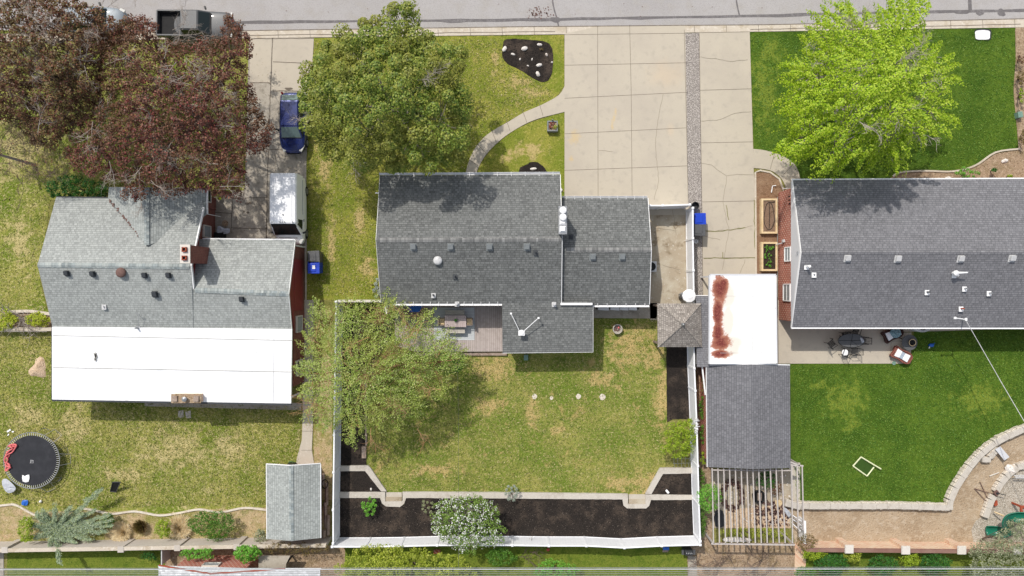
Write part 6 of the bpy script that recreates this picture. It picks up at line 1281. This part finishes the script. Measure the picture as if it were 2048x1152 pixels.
def twigs(parent, spots, seed, L=1.0, m='trunk_pale', r0=.022, depth=3, name='bare_twigs'):
    r = random.Random(seed); mb = MB()
    def rec(p, d, l, rad, k):
        pts = [p]; q = p
        for j in range(3):
            d = (d+Vector((r.gauss(0, .22), r.gauss(0, .22), r.gauss(0, .12)))).normalized(); q = q+d*l/3; pts.append(q)
            if k > 0:
                for s_ in range(1 if j else 0, 2): rec(q, (d+Vector((r.gauss(0, .7), r.gauss(0, .7), r.gauss(.05, .2)))).normalized(), l*.62, rad*.62, k-1)
        mb.tube(pts, [rad, rad*.9, rad*.75, rad*.5], 3, False)
    for (px, py, z, a) in spots: rec(G(px, py, z), Vector((math.cos(a), math.sin(a), .15)), L*r.uniform(.7, 1.2), r0, depth)
    return obj(name, mb, M[m], parent)
def tree(name, label, poly, zr, zt, sp, base, fork_z, R_, per, size, lm, seed, cat='tree', tm='trunk', nl=8, r0=.22, inset=6, holes=(), noise=.5, power=.5, twig=.8, el=1, radial=False, under=True, dmax=None, **k):
    cen = crownpts(poly, zr, zt, sp, seed, inset, holes, noise, dmax, power); b = G(*base, 0); t_ = thing(name, label, cat, b); fk = (b.x, b.y, fork_z)
    ax = (b.x, b.y, 0) if (radial or el != 1) else None
    foliage(t_, lm, cen, R_, per, size, ax, el, seed=seed, **k)
    if under:
        c2 = crownpts(poly, zr*.8, zt*.72, sp*1.6, seed+50, inset+8, holes, noise, dmax, power); 
        if len(c2): foliage(t_, lm, c2, R_*1.3, per//2, size*1.15, ax, el, seed=seed+9, name='inner_crown', **k)
    branches(t_, b, fk, cen, seed, nl, r0, tm, twig); return t_, cen
L_ = {}
L_['maple'] = leafmat('maple_leaves', [C(78, 104, 32), C(112, 136, 44), C(140, 158, 58), C(176, 180, 86)], (C(160, 148, 66), .4, .4), .22)
L_['lime'] = leafmat('lime_leaves', [C(124, 164, 22), C(164, 200, 34), C(190, 216, 54), C(212, 230, 92)], None, .3)
L_['red'] = leafmat('maroon_leaves', [C(72, 44, 38), C(106, 66, 54), C(136, 94, 74), C(90, 52, 46), C(150, 68, 64), C(164, 126, 96)], (C(112, 88, 56), .3, .6), .2)
L_['olive'] = leafmat('red_olive_leaves', [C(108, 76, 54), C(124, 108, 58), C(140, 70, 58), C(150, 138, 84), C(92, 76, 48), C(98, 58, 48)], (C(104, 66, 54), .3, .5), .2)
L_['feather'] = leafmat('feathery_leaves', [C(136, 168, 58), C(176, 202, 92), C(198, 216, 118), C(222, 228, 164)], (C(192, 196, 90), .5, .35), .35)
L_['pale'] = leafmat('pale_green_leaves', [C(140, 150, 104), C(164, 172, 128), C(186, 190, 150)])
L_['bloss_leaf'] = leafmat('blossom_tree_leaves', [C(96, 136, 40), C(134, 168, 66), C(160, 186, 94)])
L_['white'] = leafmat('white_blossom', [(.7, .7, .66, 1), (.8, .8, .78, 1), (.86, .86, .84, 1)])
L_['yellow'] = leafmat('yellow_green_leaves', [C(136, 154, 36), C(172, 190, 56), C(196, 206, 76), C(216, 220, 110)], (C(150, 166, 50), .6, .5), .35)
L_['green'] = leafmat('green_leaves', [C(64, 104, 28), C(92, 140, 40), C(120, 168, 60)])
L_['bright'] = leafmat('bright_green_leaves', [C(84, 146, 36), C(120, 190, 60), C(150, 206, 84)])
L_['darkg'] = leafmat('dark_green_leaves', [C(36, 84, 30), C(60, 118, 40), C(84, 144, 48)])
L_['gold'] = leafmat('golden_green_leaves', [C(160, 184, 26), C(196, 212, 48), C(220, 226, 84)])
L_['conif'] = leafmat('yellow_conifer_leaves', [C(120, 148, 24), C(156, 184, 40), C(184, 204, 62)])
L_['juniper'] = leafmat('juniper_needles', [C(126, 150, 116), C(168, 190, 156), C(204, 216, 190), C(190, 204, 124)], None, .25)
L_['sage'] = leafmat('sage_leaves', [C(150, 164, 148), C(176, 188, 174), C(196, 204, 190)])
L_['straw'] = leafmat('dry_grass', [(.66, .52, .3, 1), (.85, .72, .46, 1), (.9, .82, .62, 1), (.5, .38, .2, 1)], None, .45)
L_['brown'] = leafmat('brown_olive_leaves', [C(112, 92, 56), C(136, 128, 60), C(150, 124, 84), C(96, 70, 50)])
L_['grey'] = leafmat('grey_green_leaves', [C(120, 132, 96), C(150, 160, 120), C(176, 182, 146), C(194, 196, 166)])
mp = [(706, 35), (715, 25), (740, 45), (760, 20), (785, 2), (812, -4), (832, 3), (847, 22), (842, 50), (864, 62), (866, 75), (892, 75), (925, 78), (934, 110), (927, 145), (920, 165), (937, 180), (942, 220), (937, 245), (948, 275), (943, 300), (927, 325), (905, 332), (885, 327), (860, 350), (840, 352), (815, 337), (795, 350), (765, 347), (740, 337), (700, 337), (680, 327), (655, 322), (643, 305), (638, 285), (618, 268), (603, 250), (598, 225), (593, 200), (598, 165), (585, 160), (600, 140), (617, 122), (625, 95), (640, 75), (675, 62), (690, 55)]
M['trunk_grey'] = mat('grey_bark', C(150, 142, 134), [(6, C(120, 112, 104), .45, .7)], 1, 18)
t_, cen = tree('maple_tree', 'large round olive green maple in front of the middle house', mp, 4.0, 8.6, .76, (808, 240), 3.0, .62, 270, .145, L_['maple'], 21, tm='trunk_grey', nl=10, r0=.3, inset=9, noise=.8, asp=.8, flat=.9, shell=.22, rnd=.5)
twigs(t_, [(655, 238, 6, .5), (660, 245, 6, -.4), (700, 300, 5.8, -1), (845, 165, 7.6, .7), (780, 60, 6, 1.4), (640, 240, 6, 2.6), (835, 160, 7.8, 0)], 3, 1.0)
lp = [(1543, 293), (1570, 278), (1575, 255), (1568, 225), (1563, 200), (1575, 190), (1570, 165), (1563, 142), (1580, 118), (1602, 112), (1608, 75), (1615, 45), (1625, 28), (1648, 18), (1660, 5), (1692, 0), (1715, 14), (1750, 20), (1770, 8), (1778, -14), (1800, -20), (1842, -10), (1868, 4), (1855, 40), (1860, 70), (1875, 88), (1900, 105), (1925, 120), (1912, 145), (1920, 172), (1903, 185), (1908, 212), (1925, 234), (1908, 260), (1878, 283), (1845, 298), (1822, 310), (1812, 320), (1800, 344), (1778, 346), (1760, 332), (1730, 337), (1700, 332), (1680, 342), (1652, 358), (1636, 352), (1630, 322), (1612, 318), (1592, 330), (1580, 312), (1560, 308)]
t_, cen = tree('lime_green_tree', 'bright lime green tree on the front lawn of the right house', lp, 4.2, 9.4, .56, (1655, 228), 2.0, .33, 170, .12, L_['lime'], 31, tm='trunk_pale', nl=14, r0=.26, inset=7, noise=.75, el=3.0, flat=.7, droop=.3, asp=.8, shell=.5, twig=1, rnd=.4, upb=.8,
    holes=[(1790, 225, 34, 16, .9), (1850, 300, 30, 10, .6), (1680, 250, 24, 8, .5), (1760, 290, 30, 8, .5), (1620, 200, 20, 8, .4), (1720, 160, 24, 14, .4), (1850, 200, 24, 10, .5), (1700, 90, 20, 40, .5), (1735, 45, 30, 40, .5), (1640, 60, 12, 30, .4), (1800, 150, 30, 20, .35), (1860, 250, 20, 14, .4), (1830, 60, 20, 40, .35)])
twigs(t_, [(1700, 90, 7, 1.2), (1708, 85, 7, 1.6), (1792, 125, 8, .6), (1775, 170, 8.5, .9), (1790, 150, 8.6, 1.1), (1785, 228, 8.2, .1), (1760, 230, 8.4, -.3), (1830, 170, 7.6, .3), (1660, 100, 7, 2), (1715, 240, 9, -1.1), (1820, 262, 7, -.6), (1665, 150, 8, 2.4)], 5, 1.3, r0=.028)
ra = [(195, 85), (235, 48), (285, 22), (318, 50), (322, 78), (365, 84), (412, 76), (440, 66), (438, 32), (462, 26), (482, 50), (507, 75), (509, 110), (492, 140), (500, 165), (521, 195), (524, 225), (547, 255), (549, 285), (530, 305), (502, 312), (499, 340), (490, 398), (455, 408), (425, 392), (370, 388), (340, 396), (300, 384), (270, 405), (240, 394), (248, 366), (200, 360), (150, 345), (125, 300), (150, 250), (185, 200), (195, 150)]
t_, cen = tree('red_tree', 'wide dark red leaved tree over the left driveway and kerb', ra, 3.6, 7.6, .47, (428, 256), 2.2, .42, 95, .12, L_['red'], 41, tm='trunk', nl=12, r0=.3, inset=6, noise=.7, asp=.8, shell=.5, twig=.9,
    holes=[(385, 112, 42, 24, .8), (262, 150, 20, 26, .7), (445, 110, 20, 25, .35), (300, 90, 22, 18, .5), (300, 250, 26, 20, .5), (200, 320, 55, 30, .7), (480, 260, 14, 40, .25), (350, 330, 40, 25, .2), (460, 180, 20, 30, .3), (185, 250, 30, 40, .5)])
r = random.Random(6); tw = [(345, 60, 4.5, .5), (350, 75, 4.5, .2), (365, 60, 4.5, 1.0), (385, 80, 4.5, .1), (395, 90, 4.3, -.4), (340, 90, 4.5, .8), (110, 130, 5, 2.0), (125, 140, 5, 1.2), (345, 320, 6.5, -.6), (340, 300, 6.5, -1.2), (285, 330, 6.5, -1.5), (290, 310, 6.5, 0), (175, 270, 5.5, -1.5), (190, 260, 5.5, .4), (430, 250, 6.5, 0), (200, 20, 5, 1.2), (215, 15, 5, .7), (270, 15, 5, 1.4), (280, 395, 4.5, -1.4), (385, 185, 7, 1)]
twigs(t_, tw+[(r.uniform(190, 500), r.uniform(90, 380), 6.8, r.uniform(0, 6.3)) for k in range(18)], 8, 1.25, m='trunk_pale', r0=.02)
rb = [(-90, -60), (0, -20), (60, -12), (150, -8), (185, 12), (215, 30), (262, 34), (290, 60), (250, 84), (218, 95), (210, 120), (205, 190), (170, 240), (120, 285), (95, 300), (60, 285), (30, 245), (-10, 240), (-100, 250)]
t_, cen = tree('red_tree', 'mixed red and olive leaved tree cut off by the top left corner', rb, 3.6, 7.4, .46, (176, 175), 2.2, .42, 110, .125, L_['olive'], 51, nl=9, r0=.26, inset=4, noise=.7, asp=.8, shell=.5, twig=.9,
    holes=[(60, 110, 25, 20, .5), (150, 100, 18, 18, .4), (20, 40, 20, 16, .4), (100, 200, 26, 22, .4), (20, 180, 26, 20, .45)])
twigs(t_, [(r.uniform(0, 190), r.uniform(20, 270), 6.6, r.uniform(0, 6.3)) for k in range(20)], 18, 1.3, m='trunk_pale', r0=.02)
t_ = thing('bare_tree', 'nearly leafless twiggy tree at the left edge above the olive lawn', 'tree', G(70, 330)); b = G(70, 330); obj('trunk', MB().tube([b, b+Vector((-.8, .3, 3))], [.12, .08]), M['trunk_pale'], t_)
twigs(t_, [(r.uniform(-20, 120), r.uniform(225, 365), r.uniform(3.5, 4.6), r.uniform(0, 6.3)) for k in range(30)], 28, 1.4, r0=.02, m='trunk')
cen = np.array([tuple(G(r.uniform(-20, 130), r.uniform(235, 350), r.uniform(3, 4.5))) for k in range(60)]); foliage(t_, L_['olive'], cen, .5, 12, .11, seed=77)
wp = [(604, 665), (622, 650), (612, 615), (640, 592), (662, 612), (682, 604), (702, 588), (730, 606), (748, 596), (786, 584), (800, 612), (828, 634), (850, 616), (872, 610), (876, 636), (862, 656), (902, 662), (918, 690), (944, 712), (922, 742), (890, 748), (898, 775), (880, 802), (856, 800), (846, 828), (812, 836), (800, 862), (772, 850), (752, 876), (730, 858), (714, 892), (686, 886), (676, 855), (652, 862), (632, 842), (606, 838), (610, 808), (590, 796), (606, 765), (584, 735), (612, 715), (600, 690)]
t_, cen = tree('feathery_tree', 'feathery yellow green tree overhanging the deck and west fence', wp, 2.6, 5.8, .42, (740, 745), 1.4, .33, 115, .1, L_['feather'], 61, tm='twig_gold', nl=13, r0=.17, inset=5, noise=.6, el=2.3, flat=.7, droop=.2, asp=.55, shell=.55, twig=1, along=.3,
    holes=[(700, 775, 22, 18, .9), (740, 615, 42, 20, .8), (672, 665, 14, 26, .6), (700, 680, 18, 16, .6), (650, 740, 16, 10, .5), (820, 690, 20, 12, .5), (800, 810, 24, 12, .5), (640, 640, 14, 10, .5), (760, 680, 14, 10, .4), (600, 690, 10, 20, .4), (770, 770, 30, 12, .4), (850, 700, 20, 14, .3), (720, 800, 12, 26, .5)])
twigs(t_, [(r.uniform(620, 890), r.uniform(610, 860), 5.6, r.uniform(0, 6.3)) for k in range(14)], 38, 1.2, m='twig_gold', r0=.02)
tree('bushy_tree', 'fresh green bushy sapling at the south-east tip of the feathery tree by the deck', [(862, 712), (890, 700), (925, 712), (933, 728), (915, 745), (880, 745), (860, 735)], 2.0, 3.0, .4, (885, 705), .8, .34, 90, .11, L_['green'], 63, cat='shrub', nl=4, r0=.05, inset=2, under=False)
bp = [(862, 1030), (870, 1008), (895, 995), (920, 990), (960, 987), (985, 1003), (1000, 1020), (1006, 1048), (1015, 1062), (1008, 1085), (990, 1093), (965, 1092), (948, 1112), (925, 1108), (905, 1092), (880, 1082), (862, 1062)]
t_, cen = tree('blossom_tree', 'white flowering tree growing over the rear bed and fence', bp, 1.6, 3.4, .3, (940, 1012), 1.0, .26, 60, .1, L_['bloss_leaf'], 71, tm='trunk_grey', nl=9, r0=.1, inset=4, noise=.3, holes=[(965, 1050, 16, 22, .6), (975, 1030, 8, 12, .5)])
cb = cen[np.random.default_rng(3).random(len(cen)) < .75]+np.array([0, 0, .12]); foliage(t_, L_['white'], cb, .26, 15, .08, name='blossom', seed=5, asp=.9)
def shrub(name, label, px, py, rx, ry, h, lm, seed, R_=.22, per=60, size=.1, cat='shrub', sp=.24, group=None, stems=5, flat=.7, pts=None, z0=0, **k):
    poly = pts or smooth_poly([(px+rx*math.cos(2*math.pi*i/9)*random.Random(seed+i).uniform(.85, 1.15), py+ry*math.sin(2*math.pi*i/9)*random.Random(seed*3+i).uniform(.85, 1.15)) for i in range(9)], 2)
    cen = crownpts(poly, h*.5, h, sp, seed, 2, noise=h*.1); b = G(px, py, h*.5); b.z = z0; t_ = thing(name, label, cat, b, group)
    if len(cen) < 3: cen = np.array([tuple(G(px+dx, py, h*.7)) for dx in (-rx*.3, 0, rx*.3)])
    foliage(t_, lm, cen, R_, per, size, seed=seed, flat=flat, name='foliage', **k); mb = MB(); r_ = random.Random(seed)
    for c in cen[::max(1, len(cen)//stems)]: mb.tube([(b.x, b.y, z0), tuple(c)], [.03, .012], 4, False)
    obj('stems', mb, M['trunk'], t_); return t_
shrub('yellow_tree', 'large yellow green bush at the bottom edge below the rear fence', 820, 1140, 0, 0, 3.0, L_['yellow'], 81, .38, 110, .12, 'tree', .42, pts=[(672, 1135), (700, 1108), (725, 1096), (780, 1094), (842, 1098), (872, 1106), (905, 1108), (938, 1126), (955, 1150), (960, 1240), (690, 1240)])
shrub('shrub', 'green bush behind the rear fence right of the blossoming tree', 1002, 1112, 32, 20, 1.5, L_['green'], 83)
shrub('shrub', 'loose bright green bush under the overhead cables', 1110, 1140, 46, 22, 1.6, L_['bright'], 84, .2, 40)
shrub('shrub', 'leafy green shrub in front of the orange brick wall, larger clump at left', 393, 1108, 36, 12, 2.4, L_['bright'], 85, .2, 50, .12)
shrub('shrub', 'bright leafy shrub against the block wall at the brick house', 492, 1108, 28, 16, 2.6, L_['bright'], 86, .24, 60, .14)
shrub('shrub', 'dark green shrub on the wall at the left bottom corner of the garden bed', 52, 1058, 18, 26, 1.5, L_['conif'], 87)
shrub('shrub', 'broad green bush between the straw grass and the shed', 425, 1050, 46, 28, 1.4, L_['green'], 88, .24, 50)
shrub('shrub', 'olive green bush between two straw grass clumps', 328, 1058, 16, 20, 1.2, L_['conif'], 89)
shrub('shrub', 'small green bush beside the juniper', 216, 1042, 14, 14, .9, L_['green'], 90)
shrub('shrub', 'pale grey green bush against the shed corner', 522, 1072, 12, 14, 1.0, L_['grey'], 91)
shrub('shrub', 'green bush hugging the front corner of the left house', 155, 378, 0, 0, 1.9, L_['darkg'], 92, .3, 90, .12, pts=[(92, 375), (105, 358), (130, 350), (165, 354), (195, 362), (216, 368), (216, 394), (112, 396), (100, 392)], sp=.35)
shrub('round_shrub', 'golden green round shrub in the planter at the far left edge', 8, 640, 24, 24, .9, L_['gold'], 93, .22, 110, .09)
shrub('round_shrub', 'golden green mounded shrub in the planter next to the left house', 75, 639, 24, 14, .9, L_['gold'], 94, .22, 110, .09)
shrub('conifer_shrub', 'yellow green conifer shrub beside the east fence', 1360, 875, 0, 0, 2.0, L_['conif'], 95, .3, 110, .11, pts=[(1338, 848), (1355, 838), (1380, 836), (1390, 860), (1392, 890), (1380, 912), (1352, 914), (1326, 905), (1330, 885), (1332, 865)], sp=.35)
shrub('shrub', 'bright green shrub in the west end of the rear mulch bed', 739, 1014, 17, 18, .9, L_['bright'], 96, .16, 60, .1, z0=.14)
shrub('sage_plant', 'small pale sage coloured plant left of the blossoming tree', 855, 1013, 15, 15, .7, L_['pale'], 97, .13, 40, .08, z0=.14)
shrub('sage_plant', 'blue grey bush growing over the retaining wall', 1024, 987, 15, 18, .9, L_['sage'], 98, .16, 80, .07, z0=.14)
shrub('shrub', 'bright green bush poking through the west pergola bars', 1420, 995, 22, 32, 2.2, L_['bright'], 99, .24, 60, .1)
shrub('shrub', 'green bush below it outside the pergola', 1404, 1045, 9, 26, 1.0, L_['green'], 100)
for i, (x, y, rx, ry, m_) in enumerate(((1407, 765, 5, 25, 'brown'), (1404, 815, 6, 25, 'green'), (1405, 870, 7, 22, 'green'), (1406, 915, 6, 16, 'conif'), (1402, 955, 8, 16, 'green'))):
    shrub('hedge_plant', ['brownish plant by the downpipe between fence and garage', 'narrow green plant halfway along the gap beside the garage', 'green plant beside the lights on the fence', 'olive plant at the south-west garage corner', 'green plant above the bush at the pergola'][i], x, y, rx, ry, .9, L_[m_], 110+i, .18, 60, .09, 'plant', group='plants in the gap between fence and garage')
for i, (x, y, rx, ry, m_, lab) in enumerate(((1662, 1126, 36, 24, 'darkg', 'dark green bush right of the brick path at the bottom'), (1630, 1108, 26, 12, 'conif', 'olive shrub draped near the pergola end of the brick wall'), (1765, 1130, 32, 20, 'darkg', 'dark green bush between first and second white wall caps'), (1705, 1112, 18, 10, 'yellow', 'yellow shrub under the first white wall cap'), (1870, 1128, 34, 22, 'darkg', 'dark green bush between second and third white wall caps'), (1820, 1120, 18, 14, 'conif', 'olive shrub under the second white wall cap'), (1610, 1145, 20, 10, 'green', 'small green bush beside the brick path at the bottom edge'))):
    shrub('shrub', lab, x, y, rx, ry, 1.4, L_[m_], 130+i, .24, 80, .1, group='bushes below the brick wall')
shrub('grey_tree', 'grey green tree covering the bottom right corner', 2000, 1100, 0, 0, 4.0, L_['grey'], 141, .36, 120, .1, 'tree', .4, pts=[(1940, 1110), (1955, 1085), (1965, 1078), (1985, 1088), (2005, 1060), (2020, 1045), (2048, 1040), (2120, 1050), (2120, 1230), (1950, 1230), (1945, 1150)])
for i, (x, y, rx, ry, m_, lab) in enumerate(((2043, 118, 8, 10, 'olive', 'reddish shrub at the right edge, topmost'), (2043, 155, 9, 14, 'brown', 'brown green shrub at the right edge, second from the top'), (2044, 192, 9, 16, 'conif', 'olive shrub at the right edge just above the green box'), (2046, 275, 8, 14, 'brown', 'brownish shrub at the right edge below the green box'), (1935, 346, 26, 12, 'bright', 'bright green plant in the front bark bed'), (1988, 340, 8, 7, 'darkg', 'small dark green plant in the front bark bed'), (2020, 352, 10, 5, 'conif', 'low olive plant at the eave in the front bark bed'))):
    shrub('shrub', lab, x, y, rx, ry, .8, L_[m_], 150+i, .16, 50, .09)
shrub('pale_plant', 'pale blue green leafy plant at the west wall of the middle house', 753, 578, 8, 22, .8, L_['sage'], 160, .16, 50, .12, 'plant')
shrub('yellow_plant', 'yellow flowering weeds beside the pale plant at the middle house', 744, 575, 7, 14, .3, L_['gold'], 161, .12, 30, .07, 'plant')
shrub('thin_plant', 'wispy plant in the front mulch island beside the rock', 1083, 98, 7, 7, .3, L_['brown'], 162, .12, 20, .05, 'plant')
for i, x in enumerate((992, 1012, 1030)): shrub('thin_plant', ('wispy straw plant in front of the eave, nearest the walkway', 'wispy straw plant at the eave, middle of three', 'wispy straw plant at the eave, nearest the rock')[i], x, 347, 9, 5, .5, L_['brown'], 163+i, .14, 30, .08, 'plant', group='wispy plants at the front eave')
shrub('yellow_plant', 'bright yellow green weed at the front wall of the left house', 438, 396, 6, 4, .4, L_['gold'], 170, .12, 30, .1, 'plant')
shrub('vine', 'brown vine sprawling over the brick wall end by the pergola', 1612, 1085, 22, 16, 1.7, L_['brown'], 171, .2, 50, .08, 'vine')
shrub('vine', 'olive brown hedge sprawling over the block wall below the shed', 580, 1092, 0, 0, 1.7, L_['brown'], 172, .22, 45, .08, 'vine', pts=[(500, 1092), (540, 1084), (600, 1084), (655, 1088), (660, 1104), (600, 1110), (520, 1106)], sp=.3)
shrub('shrub', 'small dark green shrub on the lawn by the thin white gate', 300, 1112, 14, 8, .9, L_['darkg'], 173)
shrub('shrub', 'low plants behind the pergola along the white rubble', 1510, 1066, 64, 10, .7, L_['yellow'], 174, .18, 30, .09)
shrub('weed_patch', 'leafy dark green shrub on the paving under the eastern pergola bars', 1535, 958, 22, 18, .9, L_['darkg'], 175, .2, 60, .09)
shrub('shrub', 'dark red shrub beside the green one under the pergola', 1553, 975, 14, 14, .7, L_['red'], 176, .16, 50, .08)
# pot plant and planter greenery belong to their own things
for (t_, c, z, s_, lm) in ((PLANTPOT[0], PLANTPOT[1], 1.28, .12, 'darkg'), (PLANTER[0], PLANTER[1]+Vector((.16, -.1, 0)), .5, .16, 'yellow')):
    foliage(t_, L_[lm], np.array([[c.x, c.y, z], [c.x+.05, c.y+.04, z]]), s_, 40, .07, name='foliage', seed=4)
r = random.Random(9); cen = np.array([tuple(G(1539+r.uniform(-9, 9), 513+r.uniform(-22, 22), .42)) for k in range(34)]); o = foliage(None, L_['bright'], cen, .08, 14, .07, name='seedlings', seed=6); tag(o, 'rows of green seedlings in the dark raised bed', 'plants', kind='stuff')
# juniper with plumes
def plume(cen_list, a, b, n, w0, w1, r_):
    for k in range(n):
        u = k/(n-1); cen_list.append((a[0]+(b[0]-a[0])*u+r_.gauss(0, w0+(w1-w0)*u), a[1]+(b[1]-a[1])*u+r_.gauss(0, w0+(w1-w0)*u), a[2]+(b[2]-a[2])*u))
r = random.Random(13); jb = G(125, 1050); t_ = thing('juniper', 'sprawling blue green juniper with one long plume reaching over the left lawn', 'shrub', jb); cl = []
root = (112, 1062, .5)
for (x, y, z) in ((202, 978, 1.6), (222, 1040, 1.1), (215, 1030, 1.2), (222, 1050, .9), (210, 1062, .8), (190, 1020, 1.2), (75, 1030, 1.2), (66, 1050, 1.1), (72, 1075, 1.0), (85, 1022, 1.3), (110, 1020, 1.4), (140, 1015, 1.4), (165, 1028, 1.3), (120, 1125, 2.0), (150, 1085, 1.0), (180, 1078, .9), (100, 1090, 1.2), (130, 1080, 1.0)):
    k = 46 if (x, y) == (202, 978) else 30; plume(cl, root, (x, y, z), k, 3.5, 1.0, r)
cl = [tuple(G(*c)) for c in cl if True]; foliage(t_, L_['juniper'], np.array(cl), .17, 60, .14, (jb.x, jb.y, 0), 1.5, asp=.22, name='foliage', seed=14, along=.65)
cl = [tuple(G(112+r.gauss(0, 26)+20, 1050+r.gauss(0, 15), .7)) for k in range(120)]; foliage(t_, L_['juniper'], np.array(cl), .3, 50, .13, (jb.x, jb.y, 0), 1.3, asp=.22, name='foliage', seed=15, along=.5)
mb = MB()
for k in range(12): mb.tube([jb, tuple(cl[k*9])], [.05, .02], 5, False)
obj('stems', mb, M['trunk'], t_)
# straw grasses: blades
def tuft(label, px, py, R_, h, n, seed, lm='straw', lean=(0, 0)):
    g = np.random.default_rng(seed); b = G(px, py); t_ = thing('ornamental_grass', label, 'grass clump', b); a = g.uniform(0, 6.28, n); q = g.random(n)**.6*R_
    tip = np.stack([b.x+q*np.cos(a)+lean[0]*g.random(n), b.y+q*np.sin(a)+lean[1]*g.random(n), h*(1-.5*(q/R_)**2)*g.uniform(.7, 1.1, n)], 1)
    base = np.stack([b.x+q*.2*np.cos(a), b.y+q*.2*np.sin(a), np.full(n, .02)], 1); mid = (tip+base)/2; mid[:, 2] += .12
    T = (tip-base)/2; B = nrm(np.cross(T, np.array([0, 0, 1.0])+g.normal(0, .15, (n, 3))))*.032
    quads('blades', mid, T, B, L_[lm], t_); return t_
tuft('straw coloured ornamental grass clump right of the juniper', 248, 1064, .85, .4, 1500, 1, lean=(-.2, .2)); tuft('pale straw ornamental grass clump by the green bush', 360, 1056, .95, .45, 1800, 2, lean=(.3, .4)); tuft('small brown dry grass clump between juniper and straw grass', 286, 1050, .6, .7, 500, 3, 'brown')
t_ = thing('brush_pile', 'pile of cut grey branches in the planter between the golden shrubs', 'branches', G(40, 640)); twigs(t_, [(r.uniform(22, 52), r.uniform(628, 652), .5, r.uniform(0, 6.3)) for k in range(9)], 48, 1.3, depth=2, r0=.03)
t_ = thing('brush_pile', 'brown brush pile on bare ground left of the brick path at the bottom', 'branches', G(1440, 1120)); twigs(t_, [(r.uniform(1400, 1560), r.uniform(1105, 1140), .3, r.uniform(0, 6.3)) for k in range(16)], 49, 1.3, depth=2, r0=.025, m='trunk')
t_ = thing('brush_pile', 'twigs lying right of the bush behind the rear fence', 'branches', G(1045, 1105)); twigs(t_, [(r.uniform(1030, 1065), r.uniform(1098, 1115), .5, r.uniform(-1, 1)) for k in range(5)], 50, 1.2, depth=2, r0=.02, m='trunk')
# short grass tufts, weeds and mulch chips scattered for relief
def scatter(name, label, poly, n, size, lm, seed, z=.02, up=.05, holes=()):
    g = np.random.default_rng(seed); r_ = random.Random(seed); xs_ = [p[0] for p in poly]; ys_ = [p[1] for p in poly]; out = []
    while len(out) < n:
        x, y = r_.uniform(min(xs_), max(xs_)), r_.uniform(min(ys_), max(ys_))
        if inpoly(x, y, poly): out.append(tuple(G(x, y, 0)))
    c = np.array(out); c[:, 2] = z+up*g.random(len(c)); nn = nrm(g.normal(0, .45, (n, 3))+np.array([0, 0, 1])); t = nrm(np.cross(nn, g.normal(size=(n, 3)))); b_ = nrm(np.cross(nn, t)); s_ = size*g.uniform(.5, 1.4, n)[:, None]/2
    return tag(quads(name, c, t*s_, b_*s_*.3, lm, None), label, 'grass' if 'grass' in name else 'debris', kind='stuff')
L_['g1'] = leafmat('olive_grass_blades', [C(96, 116, 36), C(140, 148, 62), C(190, 182, 108), C(228, 214, 160)]); L_['g2'] = leafmat('green_grass_blades', [C(66, 112, 26), C(98, 146, 38), C(122, 158, 54), C(146, 176, 76)]); L_['chip'] = leafmat('mulch_chips', [C(40, 36, 34), C(70, 62, 56), C(110, 98, 88), C(150, 138, 126)])
scatter('grass', 'short olive grass of the left back lawn', [(0, 670), (102, 670), (104, 800), (600, 812), (600, 930), (535, 930), (535, 1010), (200, 1015), (60, 1010), (0, 1000)], 26000, .14, L_['g1'], 1)
scatter('grass', 'short olive grass left of and in front of the left house', [(0, 90), (490, 85), (490, 380), (100, 400), (80, 560), (105, 650), (0, 610)], 14000, .14, L_['g1'], 2)
scatter('grass', 'short patchy grass of the middle back lawn', [(740, 700), (1010, 715), (1190, 710), (1190, 640), (1314, 640), (1330, 700), (1330, 930), (1290, 984), (775, 980), (740, 930)], 24000, .13, L_['g1'], 3)
scatter('grass', 'short grass in front of and west of the middle house', [(630, 82), (1000, 78), (1010, 130), (1090, 170), (1110, 190), (985, 255), (930, 345), (755, 350), (755, 590), (616, 590), (616, 340)], 20000, .13, L_['g1'], 4)
scatter('grass', 'dense green grass of the right back lawn', [(1585, 732), (1820, 732), (1835, 665), (2048, 660), (2048, 850), (1960, 900), (1895, 1002), (1590, 1000)], 22000, .12, L_['g2'], 5)
scatter('grass', 'dense green grass of the right front lawn', [(1502, 70), (2025, 62), (2030, 295), (1900, 338), (1600, 350), (1560, 310), (1510, 295)], 20000, .12, L_['g2'], 6)
scatter('wood_chips', 'chips scattered over the black mulch of the rear bed', [(680, 1000), (1250, 1002), (1385, 1002), (1388, 1070), (680, 1070)], 3500, .08, L_['chip'], 7, .14, .03)
scatter('fallen_leaves', 'fallen bits along the kerb and left driveway', [(300, 80), (500, 78), (600, 180), (610, 470), (500, 470), (440, 420)], 900, .07, L_['brown'], 8, .04, .01)
